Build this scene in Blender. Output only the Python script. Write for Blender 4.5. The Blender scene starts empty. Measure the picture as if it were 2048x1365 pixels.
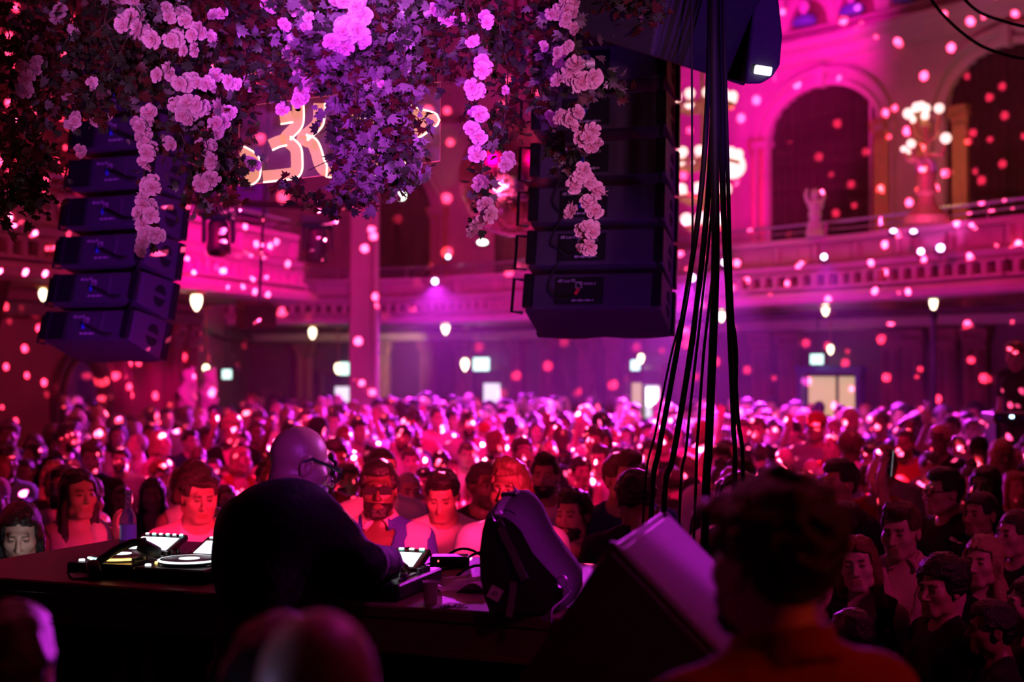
import bpy, math, random
import numpy as np
from mathutils import Vector, Matrix, Euler

C = bpy.context.scene.collection
SC = bpy.context.scene
PI = math.pi
FPX = 2048 * 50 / 36.0
CAM = Vector((0, 0, 2.32))
TH = math.atan((740 - 682.5) / FPX)
CT, ST = math.cos(TH), math.sin(TH)


def P(px, py, d):
    """A point of the place: where the sight line through a point of the photograph is at depth d metres."""
    u = (px - 1024) / FPX
    v = (682.5 - py) / FPX
    t = d / (CT - v * ST)
    return Vector((CAM.x + t * u, d, CAM.z + t * (ST + v * CT)))


# ---------------------------------------------------------------- materials
MATS = {}


def mat(name, col, rough=0.6, metal=0.0, emit=None, estr=0.0, var=0.15, scale=8.0, bump=0.0, bscale=60.0, spec=0.5, sub=0.0, trans=0.0, alpha=1.0, ior=1.45, sheen=0.0, use_obj=False, pig=False, coat=0.0):
    m = bpy.data.materials.new(name)
    MATS[name] = m
    m.use_nodes = True
    nt = m.node_tree
    n = nt.nodes
    L = nt.links.new
    b = n['Principled BSDF']
    b.inputs['Roughness'].default_value = rough
    b.inputs['Metallic'].default_value = metal
    b.inputs['Specular IOR Level'].default_value = spec
    b.inputs['IOR'].default_value = ior
    if sub:
        b.inputs['Subsurface Weight'].default_value = sub
        b.inputs['Subsurface Radius'].default_value = (0.012, 0.006, 0.004)
    if trans:
        b.inputs['Transmission Weight'].default_value = trans
    if alpha < 1:
        b.inputs['Alpha'].default_value = alpha
    if sheen:
        b.inputs['Sheen Weight'].default_value = sheen
    if coat:
        b.inputs['Coat Weight'].default_value = coat
    tc = n.new('ShaderNodeTexCoord')
    nz = n.new('ShaderNodeTexNoise')
    nz.inputs['Scale'].default_value = scale
    nz.inputs['Detail'].default_value = 4
    L(tc.outputs['Object'], nz.inputs['Vector'])
    mr = n.new('ShaderNodeMapRange')
    mr.inputs['To Min'].default_value = 1 - var
    mr.inputs['To Max'].default_value = 1 + var
    L(nz.outputs['Fac'], mr.inputs['Value'])
    mx = n.new('ShaderNodeMix')
    mx.data_type = 'RGBA'
    mx.blend_type = 'MULTIPLY'
    mx.inputs[0].default_value = 1
    L(mr.outputs[0], mx.inputs[7])
    if use_obj:
        oi = n.new('ShaderNodeObjectInfo')
        L(oi.outputs['Color'], mx.inputs[6])
    else:
        mx.inputs[6].default_value = (*col, 1)
    out = mx.outputs[2]
    if pig:
        at = n.new('ShaderNodeAttribute')
        at.attribute_name = 'pig'
        m2 = n.new('ShaderNodeMix')
        m2.data_type = 'RGBA'
        m2.blend_type = 'MULTIPLY'
        m2.inputs[0].default_value = 1
        L(out, m2.inputs[6])
        L(at.outputs['Color'], m2.inputs[7])
        out = m2.outputs[2]
    L(out, b.inputs['Base Color'])
    if emit:
        b.inputs['Emission Color'].default_value = (*emit, 1)
        b.inputs['Emission Strength'].default_value = estr
    if bump:
        n2 = n.new('ShaderNodeTexNoise')
        n2.inputs['Scale'].default_value = bscale
        n2.inputs['Detail'].default_value = 3
        L(tc.outputs['Object'], n2.inputs['Vector'])
        bp = n.new('ShaderNodeBump')
        bp.inputs['Strength'].default_value = bump
        bp.inputs['Distance'].default_value = 0.02
        L(n2.outputs['Fac'], bp.inputs['Height'])
        L(bp.outputs[0], b.inputs['Normal'])
    return m


def glow(name, col, s):
    return mat(name, (0.8, 0.8, 0.8), 0.4, emit=col, estr=s, var=0.02)


# ---------------------------------------------------------------- mesh building
class MB:
    def __init__(self):
        self.v = []
        self.f = []

    def add(self, vs, fs, M=None):
        o = len(self.v)
        for p in vs:
            p = Vector(p)
            if M is not None:
                p = M @ p
            self.v.append((p.x, p.y, p.z))
        for f in fs:
            self.f.append(tuple(i + o for i in f))
        return self

    def box(self, c, s, M=None, bev=0.0):
        x, y, z = s[0] / 2, s[1] / 2, s[2] / 2
        c = Vector(c)
        if bev <= 0:
            vs = [c + Vector((a * x, b * y, e * z)) for a in (-1, 1) for b in (-1, 1) for e in (-1, 1)]
            fs = [(0, 1, 3, 2), (4, 6, 7, 5), (0, 4, 5, 1), (2, 3, 7, 6), (0, 2, 6, 4), (1, 5, 7, 3)]
            return self.add(vs, fs, M)
        b = min(bev, x * .9, y * .9, z * .9)
        vs = []
        for a in (-1, 1):
            for bb in (-1, 1):
                for e in (-1, 1):
                    vs.append(c + Vector((a * x, bb * (y - b), e * (z - b))))
                    vs.append(c + Vector((a * (x - b), bb * y, e * (z - b))))
                    vs.append(c + Vector((a * (x - b), bb * (y - b), e * z)))
        I = lambda a, bb, e, k: ((a * 4 + bb * 2 + e) * 3 + k)
        fs = []
        for a in (0, 1):
            q = [I(a, 0, 0, 0), I(a, 1, 0, 0), I(a, 1, 1, 0), I(a, 0, 1, 0)]
            fs.append(tuple(q if a else q[::-1]))
            q = [I(0, a, 0, 1), I(1, a, 0, 1), I(1, a, 1, 1), I(0, a, 1, 1)]
            fs.append(tuple(q[::-1] if a else q))
            q = [I(0, 0, a, 2), I(1, 0, a, 2), I(1, 1, a, 2), I(0, 1, a, 2)]
            fs.append(tuple(q if a else q[::-1]))
        for s1 in (0, 1):
            for s2 in (0, 1):
                q = [I(0, s1, s2, 1), I(1, s1, s2, 1), I(1, s1, s2, 2), I(0, s1, s2, 2)]
                fs.append(tuple(q if (s1 != s2) else q[::-1]))
                q = [I(s1, 0, s2, 0), I(s1, 1, s2, 0), I(s1, 1, s2, 2), I(s1, 0, s2, 2)]
                fs.append(tuple(q[::-1] if (s1 != s2) else q))
                q = [I(s1, s2, 0, 0), I(s1, s2, 1, 0), I(s1, s2, 1, 1), I(s1, s2, 0, 1)]
                fs.append(tuple(q if (s1 != s2) else q[::-1]))
        for a in (0, 1):
            for bb in (0, 1):
                for e in (0, 1):
                    q = [I(a, bb, e, 0), I(a, bb, e, 1), I(a, bb, e, 2)]
                    fs.append(tuple(q if (a + bb + e) % 2 else q[::-1]))
        return self.add(vs, fs, M)

    def tube(self, pts, r, n=8, cap=True, M=None):
        pts = [Vector(p) for p in pts]
        rs = r if isinstance(r, (list, tuple)) else [r] * len(pts)
        vs, fs = [], []
        up = None
        for i, p in enumerate(pts):
            a = pts[max(i - 1, 0)]
            b = pts[min(i + 1, len(pts) - 1)]
            t = (b - a)
            t = t.normalized() if t.length > 1e-9 else Vector((0, 0, 1))
            if up is None:
                up = t.orthogonal().normalized()
            else:
                up = (up - t * up.dot(t))
                up = up.normalized() if up.length > 1e-6 else t.orthogonal().normalized()
            w = t.cross(up)
            for k in range(n):
                an = 2 * PI * k / n
                vs.append(p + (up * math.cos(an) + w * math.sin(an)) * rs[i])
        for i in range(len(pts) - 1):
            for k in range(n):
                k2 = (k + 1) % n
                fs.append((i * n + k, i * n + k2, (i + 1) * n + k2, (i + 1) * n + k))
        if cap:
            fs.append(tuple(range(n - 1, -1, -1)))
            fs.append(tuple((len(pts) - 1) * n + k for k in range(n)))
        return self.add(vs, fs, M)

    def lathe(self, prof, n=20, c=(0, 0, 0), M=None, ang=2 * PI):
        """prof: [(r, z)] bottom to top"""
        c = Vector(c)
        vs, fs = [], []
        full = abs(ang - 2 * PI) < 1e-6
        m = n if full else n + 1
        for (r, z) in prof:
            for k in range(m):
                a = ang * k / n
                vs.append(c + Vector((max(r, 1e-5) * math.cos(a), max(r, 1e-5) * math.sin(a), z)))
        for i in range(len(prof) - 1):
            for k in range(n):
                k2 = (k + 1) % m
                fs.append((i * m + k, i * m + k2, (i + 1) * m + k2, (i + 1) * m + k))
        if full and prof[0][0] > 1e-4:
            fs.append(tuple(range(m - 1, -1, -1)))
        if full and prof[-1][0] > 1e-4:
            fs.append(tuple((len(prof) - 1) * m + k for k in range(m)))
        return self.add(vs, fs, M)

    def ball(self, c, r, n=12, M=None):
        r = r if isinstance(r, (list, tuple)) else (r, r, r)
        h = max(n // 2, 4)
        pr = [(math.sin(PI * i / h), -math.cos(PI * i / h)) for i in range(h + 1)]
        S = Matrix.Diagonal((*r, 1))
        T = Matrix.Translation(Vector(c)) @ S
        if M is not None:
            T = M @ T
        return self.lathe(pr, n, M=T)

    def prism(self, poly, z0, z1, M=None):
        """poly: [(x, y)] counter-clockwise, from z0 to z1"""
        n = len(poly)
        vs = [(x, y, z0) for x, y in poly] + [(x, y, z1) for x, y in poly]
        fs = [tuple(range(n - 1, -1, -1)), tuple(range(n, 2 * n))]
        for i in range(n):
            j = (i + 1) % n
            fs.append((i, j, j + n, i + n))
        return self.add(vs, fs, M)

    def build(self, name, material, parent=None, smooth=False, bevel=0.0):
        me = bpy.data.meshes.new(name)
        me.from_pydata(self.v, [], self.f)
        me.update()
        if smooth:
            me.polygons.foreach_set('use_smooth', [True] * len(me.polygons))
        o = bpy.data.objects.new(name, me)
        if material is not None:
            me.materials.append(material)
        C.objects.link(o)
        if parent is not None:
            o.parent = parent
        if bevel:
            b = o.modifiers.new('bevel', 'BEVEL')
            b.width = bevel
            b.segments = 2
            b.limit_method = 'ANGLE'
        if smooth:
            try:
                me.set_sharp_from_angle(angle=math.radians(50))
            except Exception:
                pass
        return o


def np_mesh(name, V, F, material, smooth=True):
    """A mesh data block from arrays; F: (n, k) faces of one size."""
    me = bpy.data.meshes.new(name)
    me.vertices.add(len(V))
    me.vertices.foreach_set('co', np.asarray(V, np.float32).ravel())
    k = F.shape[1]
    me.loops.add(F.size)
    me.loops.foreach_set('vertex_index', F.astype(np.int32).ravel())
    me.polygons.add(len(F))
    me.polygons.foreach_set('loop_start', np.arange(0, F.size, k, dtype=np.int32))
    if smooth:
        me.polygons.foreach_set('use_smooth', np.ones(len(F), bool))
    me.update(calc_edges=True)
    me.validate()
    if material is not None:
        me.materials.append(material)
    return me


def link(name, me, parent=None, M=None, color=None):
    o = bpy.data.objects.new(name, me)
    C.objects.link(o)
    if parent is not None:
        o.parent = parent
    if M is not None:
        o.matrix_basis = M
    if color is not None:
        o.color = (*color, 1)
    return o


def tag(o, label=None, cat=None, group=None, kind=None):
    if label:
        o['label'] = label
    if cat:
        o['category'] = cat
    if group:
        o['group'] = group
    if kind:
        o['kind'] = kind
    return o


def thing(name, label, cat, loc=(0, 0, 0), rot=(0, 0, 0), group=None, M=None):
    o = bpy.data.objects.new(name, None)
    o.empty_display_size = 0.1
    C.objects.link(o)
    if M is not None:
        o.matrix_basis = M
    else:
        o.location = loc
        o.rotation_euler = rot
    return tag(o, label, cat, group)


def struct(name, mb, m, smooth=False):
    o = mb.build(name, m, smooth=smooth)
    o['kind'] = 'structure'
    return o


def RZ(a):
    return Matrix.Rotation(a, 4, 'Z')


def RX(a):
    return Matrix.Rotation(a, 4, 'X')


def T(*a):
    return Matrix.Translation(Vector(a if len(a) == 3 else a[0]))


def text_mesh(s, size, name, material, parent, M, depth=0.001):
    cu = bpy.data.curves.new(name, 'FONT')
    cu.body = s
    cu.size = size
    cu.extrude = depth
    cu.align_x = 'CENTER'
    cu.align_y = 'CENTER'
    cu.resolution_u = 3
    tmp = bpy.data.objects.new(name, cu)
    C.objects.link(tmp)
    dg = bpy.context.evaluated_depsgraph_get()
    me = bpy.data.meshes.new_from_object(tmp.evaluated_get(dg))
    bpy.data.objects.remove(tmp)
    bpy.data.curves.remove(cu)
    me.materials.clear()
    me.materials.append(material)
    o = bpy.data.objects.new(name, me)
    C.objects.link(o)
    o.parent = parent
    o.matrix_basis = M
    return o
# ---------------------------------------------------------------- implicit bodies: one continuous skin
def ell(p, c, r):
    q = p - np.float32(c)
    r = np.float32(r)
    a = q / r
    k0 = np.sqrt((a * a).sum(-1)) + 1e-9
    b = a / r
    k1 = np.sqrt((b * b).sum(-1)) + 1e-9
    return k0 * (k0 - 1) / k1


def cone(p, a, b, ra, rb):
    a = np.float32(a)
    b = np.float32(b)
    ba = b - a
    q = p - a
    h = np.clip((q @ ba) / max(float(ba @ ba), 1e-12), 0, 1)
    d = q - h[..., None] * ba
    return np.sqrt((d * d).sum(-1)) - (ra + (rb - ra) * h)


def smin(a, b, k):
    h = np.maximum(k - np.abs(a - b), 0) / k
    return np.minimum(a, b) - h * h * k * 0.25


def smax(a, b, k):
    return -smin(-a, -b, k)


def axis(lo, hi, coarse, fine=()):
    out = [lo]
    x = lo
    while x < hi:
        s = coarse
        for (a, b, f) in fine:
            if a - f <= x <= b:
                s = min(s, f)
            elif x < a and x + s > a:
                s = min(s, max(a - x, f))
        x += s
        out.append(x)
    return np.array(out, np.float32)


def nets(fn, xs, ys, zs):
    """Surface nets of fn(points) = 0 on a rectilinear grid."""
    X, Y, Z = np.meshgrid(xs, ys, zs, indexing='ij')
    pts = np.stack([X, Y, Z], -1).reshape(-1, 3)
    out = np.empty(len(pts), np.float32)
    st = 120000
    for i in range(0, len(pts), st):
        out[i:i + st] = fn(pts[i:i + st])
    F = out.reshape(X.shape)
    F[0] = F[-1] = 1
    F[:, 0] = F[:, -1] = 1
    F[:, :, 0] = F[:, :, -1] = 1
    ins = F < 0
    n = [s - 1 for s in F.shape]
    cnt = np.zeros(n, np.int8)
    for a in (0, 1):
        for b in (0, 1):
            for c in (0, 1):
                cnt += ins[a:a + n[0], b:b + n[1], c:c + n[2]]
    act = (cnt > 0) & (cnt < 8)
    I, J, K = np.nonzero(act)
    vid = np.full(n, -1, np.int64)
    vid[I, J, K] = np.arange(len(I))
    acc = np.zeros((len(I), 3), np.float32)
    num = np.zeros(len(I), np.float32)
    cor = [(a, b, c) for a in (0, 1) for b in (0, 1) for c in (0, 1)]
    for A in cor:
        for B in cor:
            if sum(B) - sum(A) == 1 and all(B[t] >= A[t] for t in range(3)):
                fa = F[I + A[0], J + A[1], K + A[2]]
                fb = F[I + B[0], J + B[1], K + B[2]]
                m = (fa < 0) != (fb < 0)
                t = np.where(m, fa / np.where(m, fa - fb, 1), 0)
                pa = np.stack([xs[I + A[0]], ys[J + A[1]], zs[K + A[2]]], -1)
                pb = np.stack([xs[I + B[0]], ys[J + B[1]], zs[K + B[2]]], -1)
                acc += np.where(m[:, None], pa + (pb - pa) * t[:, None], 0)
                num += m
    V = acc / num[:, None]
    quads = []
    for ax in range(3):
        s0 = [slice(1, -1)] * 3
        s0[ax] = slice(0, -1)
        s1 = list(s0)
        s1[ax] = slice(1, None)
        a = ins[tuple(s0)]
        b = ins[tuple(s1)]
        E = np.argwhere(a != b)
        if not len(E):
            continue
        flip = a[tuple(E.T)]
        full = E.copy()
        u, w = (ax + 1) % 3, (ax + 2) % 3
        full[:, u] += 1
        full[:, w] += 1
        def at(du, dw):
            q = full.copy()
            q[:, u] -= du
            q[:, w] -= dw
            return vid[q[:, 0], q[:, 1], q[:, 2]]
        Q = np.stack([at(1, 1), at(0, 1), at(0, 0), at(1, 0)], -1)
        Q[~flip] = Q[~flip][:, ::-1]
        quads.append(Q)
    return V, np.concatenate(quads)


def hnoise(p, s, seed=0.0):
    """cheap smooth pseudo noise in about -1..1"""
    x, y, z = p[..., 0] * s + seed, p[..., 1] * s + 1.7 * seed, p[..., 2] * s - seed
    return (np.sin(x + 1.3 * np.sin(y * 1.1 + z)) * np.cos(y - 0.7 * np.sin(z * 1.3)) + np.sin(z * 1.7 + np.sin(x * 0.9)) * 0.6) / 1.6


# head in its own frame: pivot at the chin-neck joint height, centre (0, 0, 0) = middle of the skull, facing -Y
def head_sdf(q, male=True, nose=1.0, jaw=1.0, ears=True):
    jw = (0.060 if male else 0.053) * jaw
    d = ell(q, (0, .018, .028), (.074, .094, .092))
    d = smin(d, ell(q, (0, -.030, -.042), (jw, .064, .078)), .035)
    d = smin(d, cone(q, (-.022 * jaw, -.072, -.098), (.022 * jaw, -.072, -.098), .016, .016), .03)
    for s in (-1, 1):
        d = smin(d, ell(q, (s * .043, -.056, -.022), (.022, .026, .022)), .03)
        d = smin(d, ell(q, (s * .05 * jaw, -.012, -.075), (.014, .03, .02)), .03)
    d = smin(d, cone(q, (-.034, -.082, .026), (.034, -.082, .026), .0125 if male else .009, .0125 if male else .009), .02)
    for s in (-1, 1):
        d = smax(d, -ell(q, (s * .031, -.102, .006), (.018, .020, .012)), .016)
        d = smin(d, ell(q, (s * .031, -.0795, .005), (.0135, .012, .0115)), .004)
    d = smin(d, cone(q, (0, -.088, .016), (0, -.114 - .004 * nose, -.030), .0075, .0115 * nose), .012)
    for s in (-1, 1):
        d = smin(d, ell(q, (s * .011 * nose, -.102, -.034), (.008, .010, .007)), .006)
    d = smin(d, cone(q, (-.019, -.088, -.060), (.019, -.088, -.060), .0065, .0065), .009)
    d = smin(d, cone(q, (-.017, -.087, -.0735), (.017, -.087, -.0735), .0075, .0075), .008)
    d = smax(d, -cone(q, (-.021, -.099, -.0668), (.021, -.099, -.0668), .0045, .0045), .005)
    if ears:
        for s in (-1, 1):
            e = ell(q, (s * .078, .012, -.006), (.009, .021, .033))
            e = smax(e, -ell(q, (s * .089, .008, -.003), (.009, .012, .020)), .006)
            d = smin(d, e, .008)
    return d


def head_pig(q):
    """pigment of a face: lips, eyes, brows (a factor on the skin colour)"""
    n = len(q)
    c = np.ones((n, 3), np.float32)
    def paint(dist, r, col, soft=.004):
        w = np.clip((r - dist) / soft + .5, 0, 1)[:, None]
        c[:] = c * (1 - w) + np.float32(col) * c * w
    paint(np.minimum(cone(q, (-.020, -.096, -.060), (.020, -.096, -.060), 0, 0), cone(q, (-.016, -.094, -.0735), (.016, -.094, -.0735), 0, 0)), .0062, (.82, .52, .52), .005)
    for s in (-1, 1):
        paint(ell(q, (s * .031, -.09, .005), (.014, .02, .0065)), 0, (.22, .2, .22), .006)
        paint(cone(q, (s * .016, -.094, .026), (s * .046, -.084, .028), .0, .0), .0062, (.2, .17, .16), .004)
        paint(cone(q, (s * .010, -.112, -.041), (s * .008, -.112, -.040), 0, 0), .0045, (.3, .2, .2), .003)
    return c


def hand_sdf(p, M, side=1, curl=0.5, spread=0.12):
    """wrist at the origin of M, fingers along +Z, palm facing -Y, thumb on the +X*side side"""
    Mi = np.array(M.inverted(), np.float32)
    q = p @ Mi[:3, :3].T + Mi[:3, 3]
    q = q * np.float32((side, 1, 1))
    d = ell(q, (0, 0, .045), (.041, .015, .052))
    d = smin(d, cone(q, (0, 0, -.01), (0, 0, .03), .025, .026), .02)
    xs = (.030, .010, -.010, -.028)
    ln = (.066, .074, .069, .054)
    for i in range(4):
        b = np.array((xs[i], 0, .084 - (.006 if i in (0, 3) else 0)))
        an = spread * (1.5 - i)
        a = b.copy()
        r = .0092
        ang = curl * .55
        for j, fr in enumerate((.46, .31, .23)):
            st = ln[i] * fr
            dv = np.array((math.sin(an) * math.cos(ang), -math.sin(ang), math.cos(an) * math.cos(ang)))
            e = a + dv * st
            d = smin(d, cone(q, a, e, r, r - .0008), .006 if j == 0 else .003)
            a = e
            r -= .0008
            ang += curl * .75
    a = (.030, -.004, .020)
    b = (.055, -.016, .050)
    c = (.060, -.026 - .02 * curl, .078)
    d = smin(d, cone(q, a, b, .0125, .0105), .012)
    d = smin(d, cone(q, b, c, .0105, .0085), .004)
    return d
# ---------------------------------------------------------------- people
mat('skin', (1, 1, 1), 0.42, use_obj=True, pig=True, var=.06, scale=14, sub=0.0, bump=.08, bscale=140, spec=.55)
mat('hair', (1, 1, 1), 0.38, use_obj=True, var=.35, scale=40, bump=.5, bscale=110, spec=.6)
mat('cloth', (1, 1, 1), 0.85, use_obj=True, var=.12, scale=9, bump=.25, bscale=45, spec=.2, sheen=.04)
mat('black_plastic', (.012, .012, .014), 0.35, var=.1, bump=.05, bscale=200)
mat('dark_trousers', (.03, .03, .04), 0.9, bump=.2, bscale=60)

NECK = Vector((0, .025, 1.50))
HC0 = Vector((0, -.005, 1.60))


def head_matrix(yaw=0, pitch=0, roll=0):
    """yaw > 0 turns the face towards +X, pitch > 0 nods down; maps head frame to body frame"""
    R = RZ(yaw) @ RX(pitch) @ Matrix.Rotation(roll, 4, 'Y')
    return T(NECK) @ R @ T(HC0 - NECK)


class Fig:
    def __init__(s, male=True, yaw=0, pitch=0, roll=0, right=None, left=None, width=1.0, belly=0.0, sleeve='short', neck='crew', nose=1.0, jaw=1.0):
        s.male, s.right, s.left, s.sleeve, s.neck = male, right, left, sleeve, neck
        s.w = width * (1.0 if male else .88)
        s.belly = belly
        s.nose, s.jaw = nose, jaw
        s.Mh = head_matrix(yaw, pitch, roll)
        s.Mi = np.array(s.Mh.inverted(), np.float32)
        s.sh = {}
        for k, sg in (('R', -1), ('L', 1)):
            S = np.array((sg * .185 * s.w, .025, 1.375), np.float32)
            a = right if k == 'R' else left
            if a is None:
                E = np.array((sg * .245 * s.w, .05, 1.10), np.float32)
                W = np.array((sg * .235 * s.w, -.06, .87), np.float32)
                HM = T(W) @ RX(PI) @ RZ(sg * PI / 2)
                a = dict(e=E, w=W, hm=HM, curl=.5)
            s.sh[k] = (S, np.float32(a['e']), np.float32(a['w']), a.get('hm'), a.get('curl', .5), sg)

    def head(s, p):
        q = p @ s.Mi[:3, :3].T + s.Mi[:3, 3]
        return head_sdf(q, s.male, s.nose, s.jaw)

    def torso(s, p, grow=0.0):
        w = s.w
        d = ell(p, (0, .015, 1.22), (.160 * w, .108, .21))
        d = smin(d, cone(p, (-.145 * w, .022, 1.37), (.145 * w, .022, 1.37), .062, .062), .06)
        for sg in (-1, 1):
            d = smin(d, cone(p, (sg * .03, .035, 1.455), (sg * .13 * w, .03, 1.395), .042, .045), .04)
            if not s.male:
                d = smin(d, ell(p, (sg * .07, -.075, 1.235), (.062, .055, .06)), .03)
            else:
                d = smin(d, ell(p, (sg * .075 * w, -.055, 1.275), (.08, .05, .07)), .04)
        d = smin(d, ell(p, (0, .0 - s.belly * .3, 1.04), (.140 * w + s.belly * .3, .100 + s.belly, .17)), .08)
        d = smin(d, ell(p, (0, .02, .90), (.158 * (1 if s.male else 1.1), .112, .13)), .07)
        return d - grow

    def arms(s, p, d, g=0.0, upto=2.0):
        """upto: 1 = elbow, 2 = wrist"""
        for k in ('R', 'L'):
            S, E, W, HM, cu, sg = s.sh[k]
            th = 1.0 if s.male else .82
            e = S + (E - S) * min(upto, 1.0)
            d = smin(d, cone(p, S, e, .055 * th + g, .055 * th + (.042 - .055) * th * min(upto, 1) + g), .03)
            if upto > 1:
                w = E + (W - E) * (upto - 1)
                d = smin(d, cone(p, E, w, .042 * th + g, (.042 - .014 * (upto - 1)) * th + g), .02)
        return d

    def body(s, p):
        d = s.torso(p)
        d = smin(d, cone(p, (0, .035, 1.40), np.array(s.Mh @ Vector((0, .022, -.055)))[:3], .058 if s.male else .048, .053 if s.male else .045), .035)
        d = s.arms(p, d)
        for sg in (-1, 1):
            d = smin(d, cone(p, (sg * .088, .02, .86), (sg * .10, .0, .48), .088, .055), .03)
            d = smin(d, cone(p, (sg * .10, .0, .48), (sg * .105, .03, .09), .055, .038), .02)
            d = smin(d, ell(p, (sg * .11, -.05, .045), (.045, .125, .042)), .03)
        m = ((p - np.float32(s.Mh @ Vector((0, 0, 0)))) ** 2).sum(-1) < .19 ** 2
        if m.any():
            d[m] = smin(d[m], s.head(p[m]), .022)
        for k in ('R', 'L'):
            S, E, W, HM, cu, sg = s.sh[k]
            if HM is not None:
                c = np.float32(HM @ Vector((0, 0, .07)))
                m = ((p - c) ** 2).sum(-1) < .17 ** 2
                if m.any():
                    d[m] = smin(d[m], hand_sdf(p[m], HM, -sg if k == 'R' else -sg, cu), .012)
        return d

    def grid(s, fine, mid=.018, hands=('R', 'L')):
        lo = np.array((-.36, -.22, -.01))
        hi = np.array((.36, .22, 1.80))
        h = s.Mh @ Vector((0, 0, 0))
        fz = [(h[0] - .098, h[0] + .098, fine)], [(h[1] - .14, h[1] + .12, fine)], [(h[2] - .135, h[2] + .135, fine)]
        for k in ('R', 'L'):
            S, E, W, HM, cu, sg = s.sh[k]
            a = s.right if k == 'R' else s.left
            pts = [E, W]
            if HM is not None:
                pts.append(np.array(HM @ Vector((0, 0, .2))))
            for q in pts:
                lo = np.minimum(lo, np.array(q)[:3] - .10)
                hi = np.maximum(hi, np.array(q)[:3] + .10)
            if a is not None and HM is not None:
                cs = [HM @ Vector(v) for v in ((-.06, -.06, 0), (.07, .03, .17), (-.06, .03, .17), (.07, -.06, 0), (0, 0, .18))]
                hf = max(fine, .0065)
                for i in range(3):
                    fz[i].append((min(c[i] for c in cs), max(c[i] for c in cs), hf))
        return [axis(lo[i], hi[i], mid if i < 2 else mid * 1.15, fz[i]) for i in range(3)]

    def body_mesh(s, name, fine=.006, mid=.018):
        V, Q = nets(s.body, *s.grid(fine, mid))
        me = np_mesh(name, V, Q, MATS['skin'])
        q = V @ s.Mi[:3, :3].T + s.Mi[:3, 3]
        col = np.ones((len(V), 4), np.float32)
        m = (q[:, 2] > -.13) & (q[:, 1] < 0)
        col[m, :3] = head_pig(q[m])
        at = me.color_attributes.new('pig', 'FLOAT_COLOR', 'POINT')
        at.data.foreach_set('color', col.ravel())
        return me

    def shirt(s, p, g=.013):
        d = s.torso(p, g)
        up = {'tank': .0, 'short': .72, 'half': 1.0, 'long': 1.93}[s.sleeve]
        if up > 0:
            d = s.arms(p, d, g + .004, up)
        d = d + .0045 * hnoise(p, 21, 3.0) * (p[:, 2] < 1.38)
        if up > 0:
            for k in ('R', 'L'):
                S, E, W, HM, cu, sg = s.sh[k]
                a, b = (S, E) if up <= 1 else (E, W)
                f = up if up <= 1 else up - 1
                n = (b - a) / (np.linalg.norm(b - a) + 1e-9)
                o = a + (b - a) * f
                near = ((p - o) ** 2).sum(-1) < .13 ** 2
                cut = (p - o) @ n
                d = np.where(near, np.maximum(d, cut), d)
        else:
            for sg in (-1, 1):
                d = smax(d, -ell(p, (sg * .235 * s.w, .02, 1.36), (.075, .14, .10)), .01)
            d = smax(d, -ell(p, (0, -.12, 1.42), (.085, .12, .11)), .01)
        d = np.maximum(d, .80 - p[:, 2])
        if s.neck == 'crew':
            d = smax(d, -ell(p, (0, -.005, 1.475), (.072, .085, .062)), .006)
        elif s.neck == 'v':
            d = smax(d, -ell(p, (0, -.005, 1.475), (.074, .085, .062)), .006)
            d = np.maximum(d, -np.maximum(np.maximum(np.abs(p[:, 0]) - (p[:, 2] - 1.27) * .42, p[:, 1] + .0), 1.27 - p[:, 2]))
        elif s.neck == 'open':
            d = smax(d, -ell(p, (0, -.005, 1.478), (.072, .085, .062)), .006)
            d = np.maximum(d, -np.maximum(np.maximum(np.abs(p[:, 0]) - (p[:, 2] - 1.17) * .30, p[:, 1] + .0), 1.17 - p[:, 2]))
        elif s.neck == 'jacket':
            d = smax(d, -ell(p, (0, -.005, 1.478), (.080, .090, .068)), .006)
            d = np.maximum(d, -np.maximum(np.abs(p[:, 0]) - .055 - np.maximum(p[:, 2] - 1.30, 0) * .25, p[:, 1] + .01))
        elif s.neck == 'high':
            c = cone(p, (0, .035, 1.43), (0, .028, 1.495), .074, .068)
            d = smin(d, np.maximum(c, p[:, 2] - 1.50 + .12 * (p[:, 1])), .02)
        return d

    def collar(s, p):
        """a turned-down shirt collar round the neck"""
        r = np.sqrt((p[:, 0] / .080) ** 2 + ((p[:, 1] - .02) / .078) ** 2)
        zc = p[:, 2] - 1.470 - .28 * (p[:, 1] - .02)
        rr = 1.0 - zc * 4.5
        d = smax(np.abs(r - rr) * .075 - .009, np.abs(zc) - .030, .006)
        return np.maximum(d, -np.maximum(np.abs(p[:, 0]) - .012 - np.clip(1.475 - p[:, 2], 0, 1) * .7, p[:, 1]))

    def shirt_mesh(s, name, step=.017, g=.013, collar=False):
        f = (lambda p: np.minimum(s.shirt(p, g), s.collar(p))) if collar else (lambda p: s.shirt(p, g))
        lo = np.array((-.38, -.25, .75))
        hi = np.array((.38, .25, 1.56))
        for k in ('R', 'L'):
            for q in s.sh[k][1:3]:
                lo = np.minimum(lo, q - .09)
                hi = np.maximum(hi, q + .09)
        fz = [(-.12, .12, step * .5)] if collar or s.neck in ('v', 'open', 'jacket') else []
        V, Q = nets(f, axis(lo[0], hi[0], step, fz), axis(lo[1], hi[1], step), axis(lo[2], hi[2], step, [(1.38, 1.52, step * .6)]))
        return np_mesh(name, V, Q, MATS['cloth'])

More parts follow.
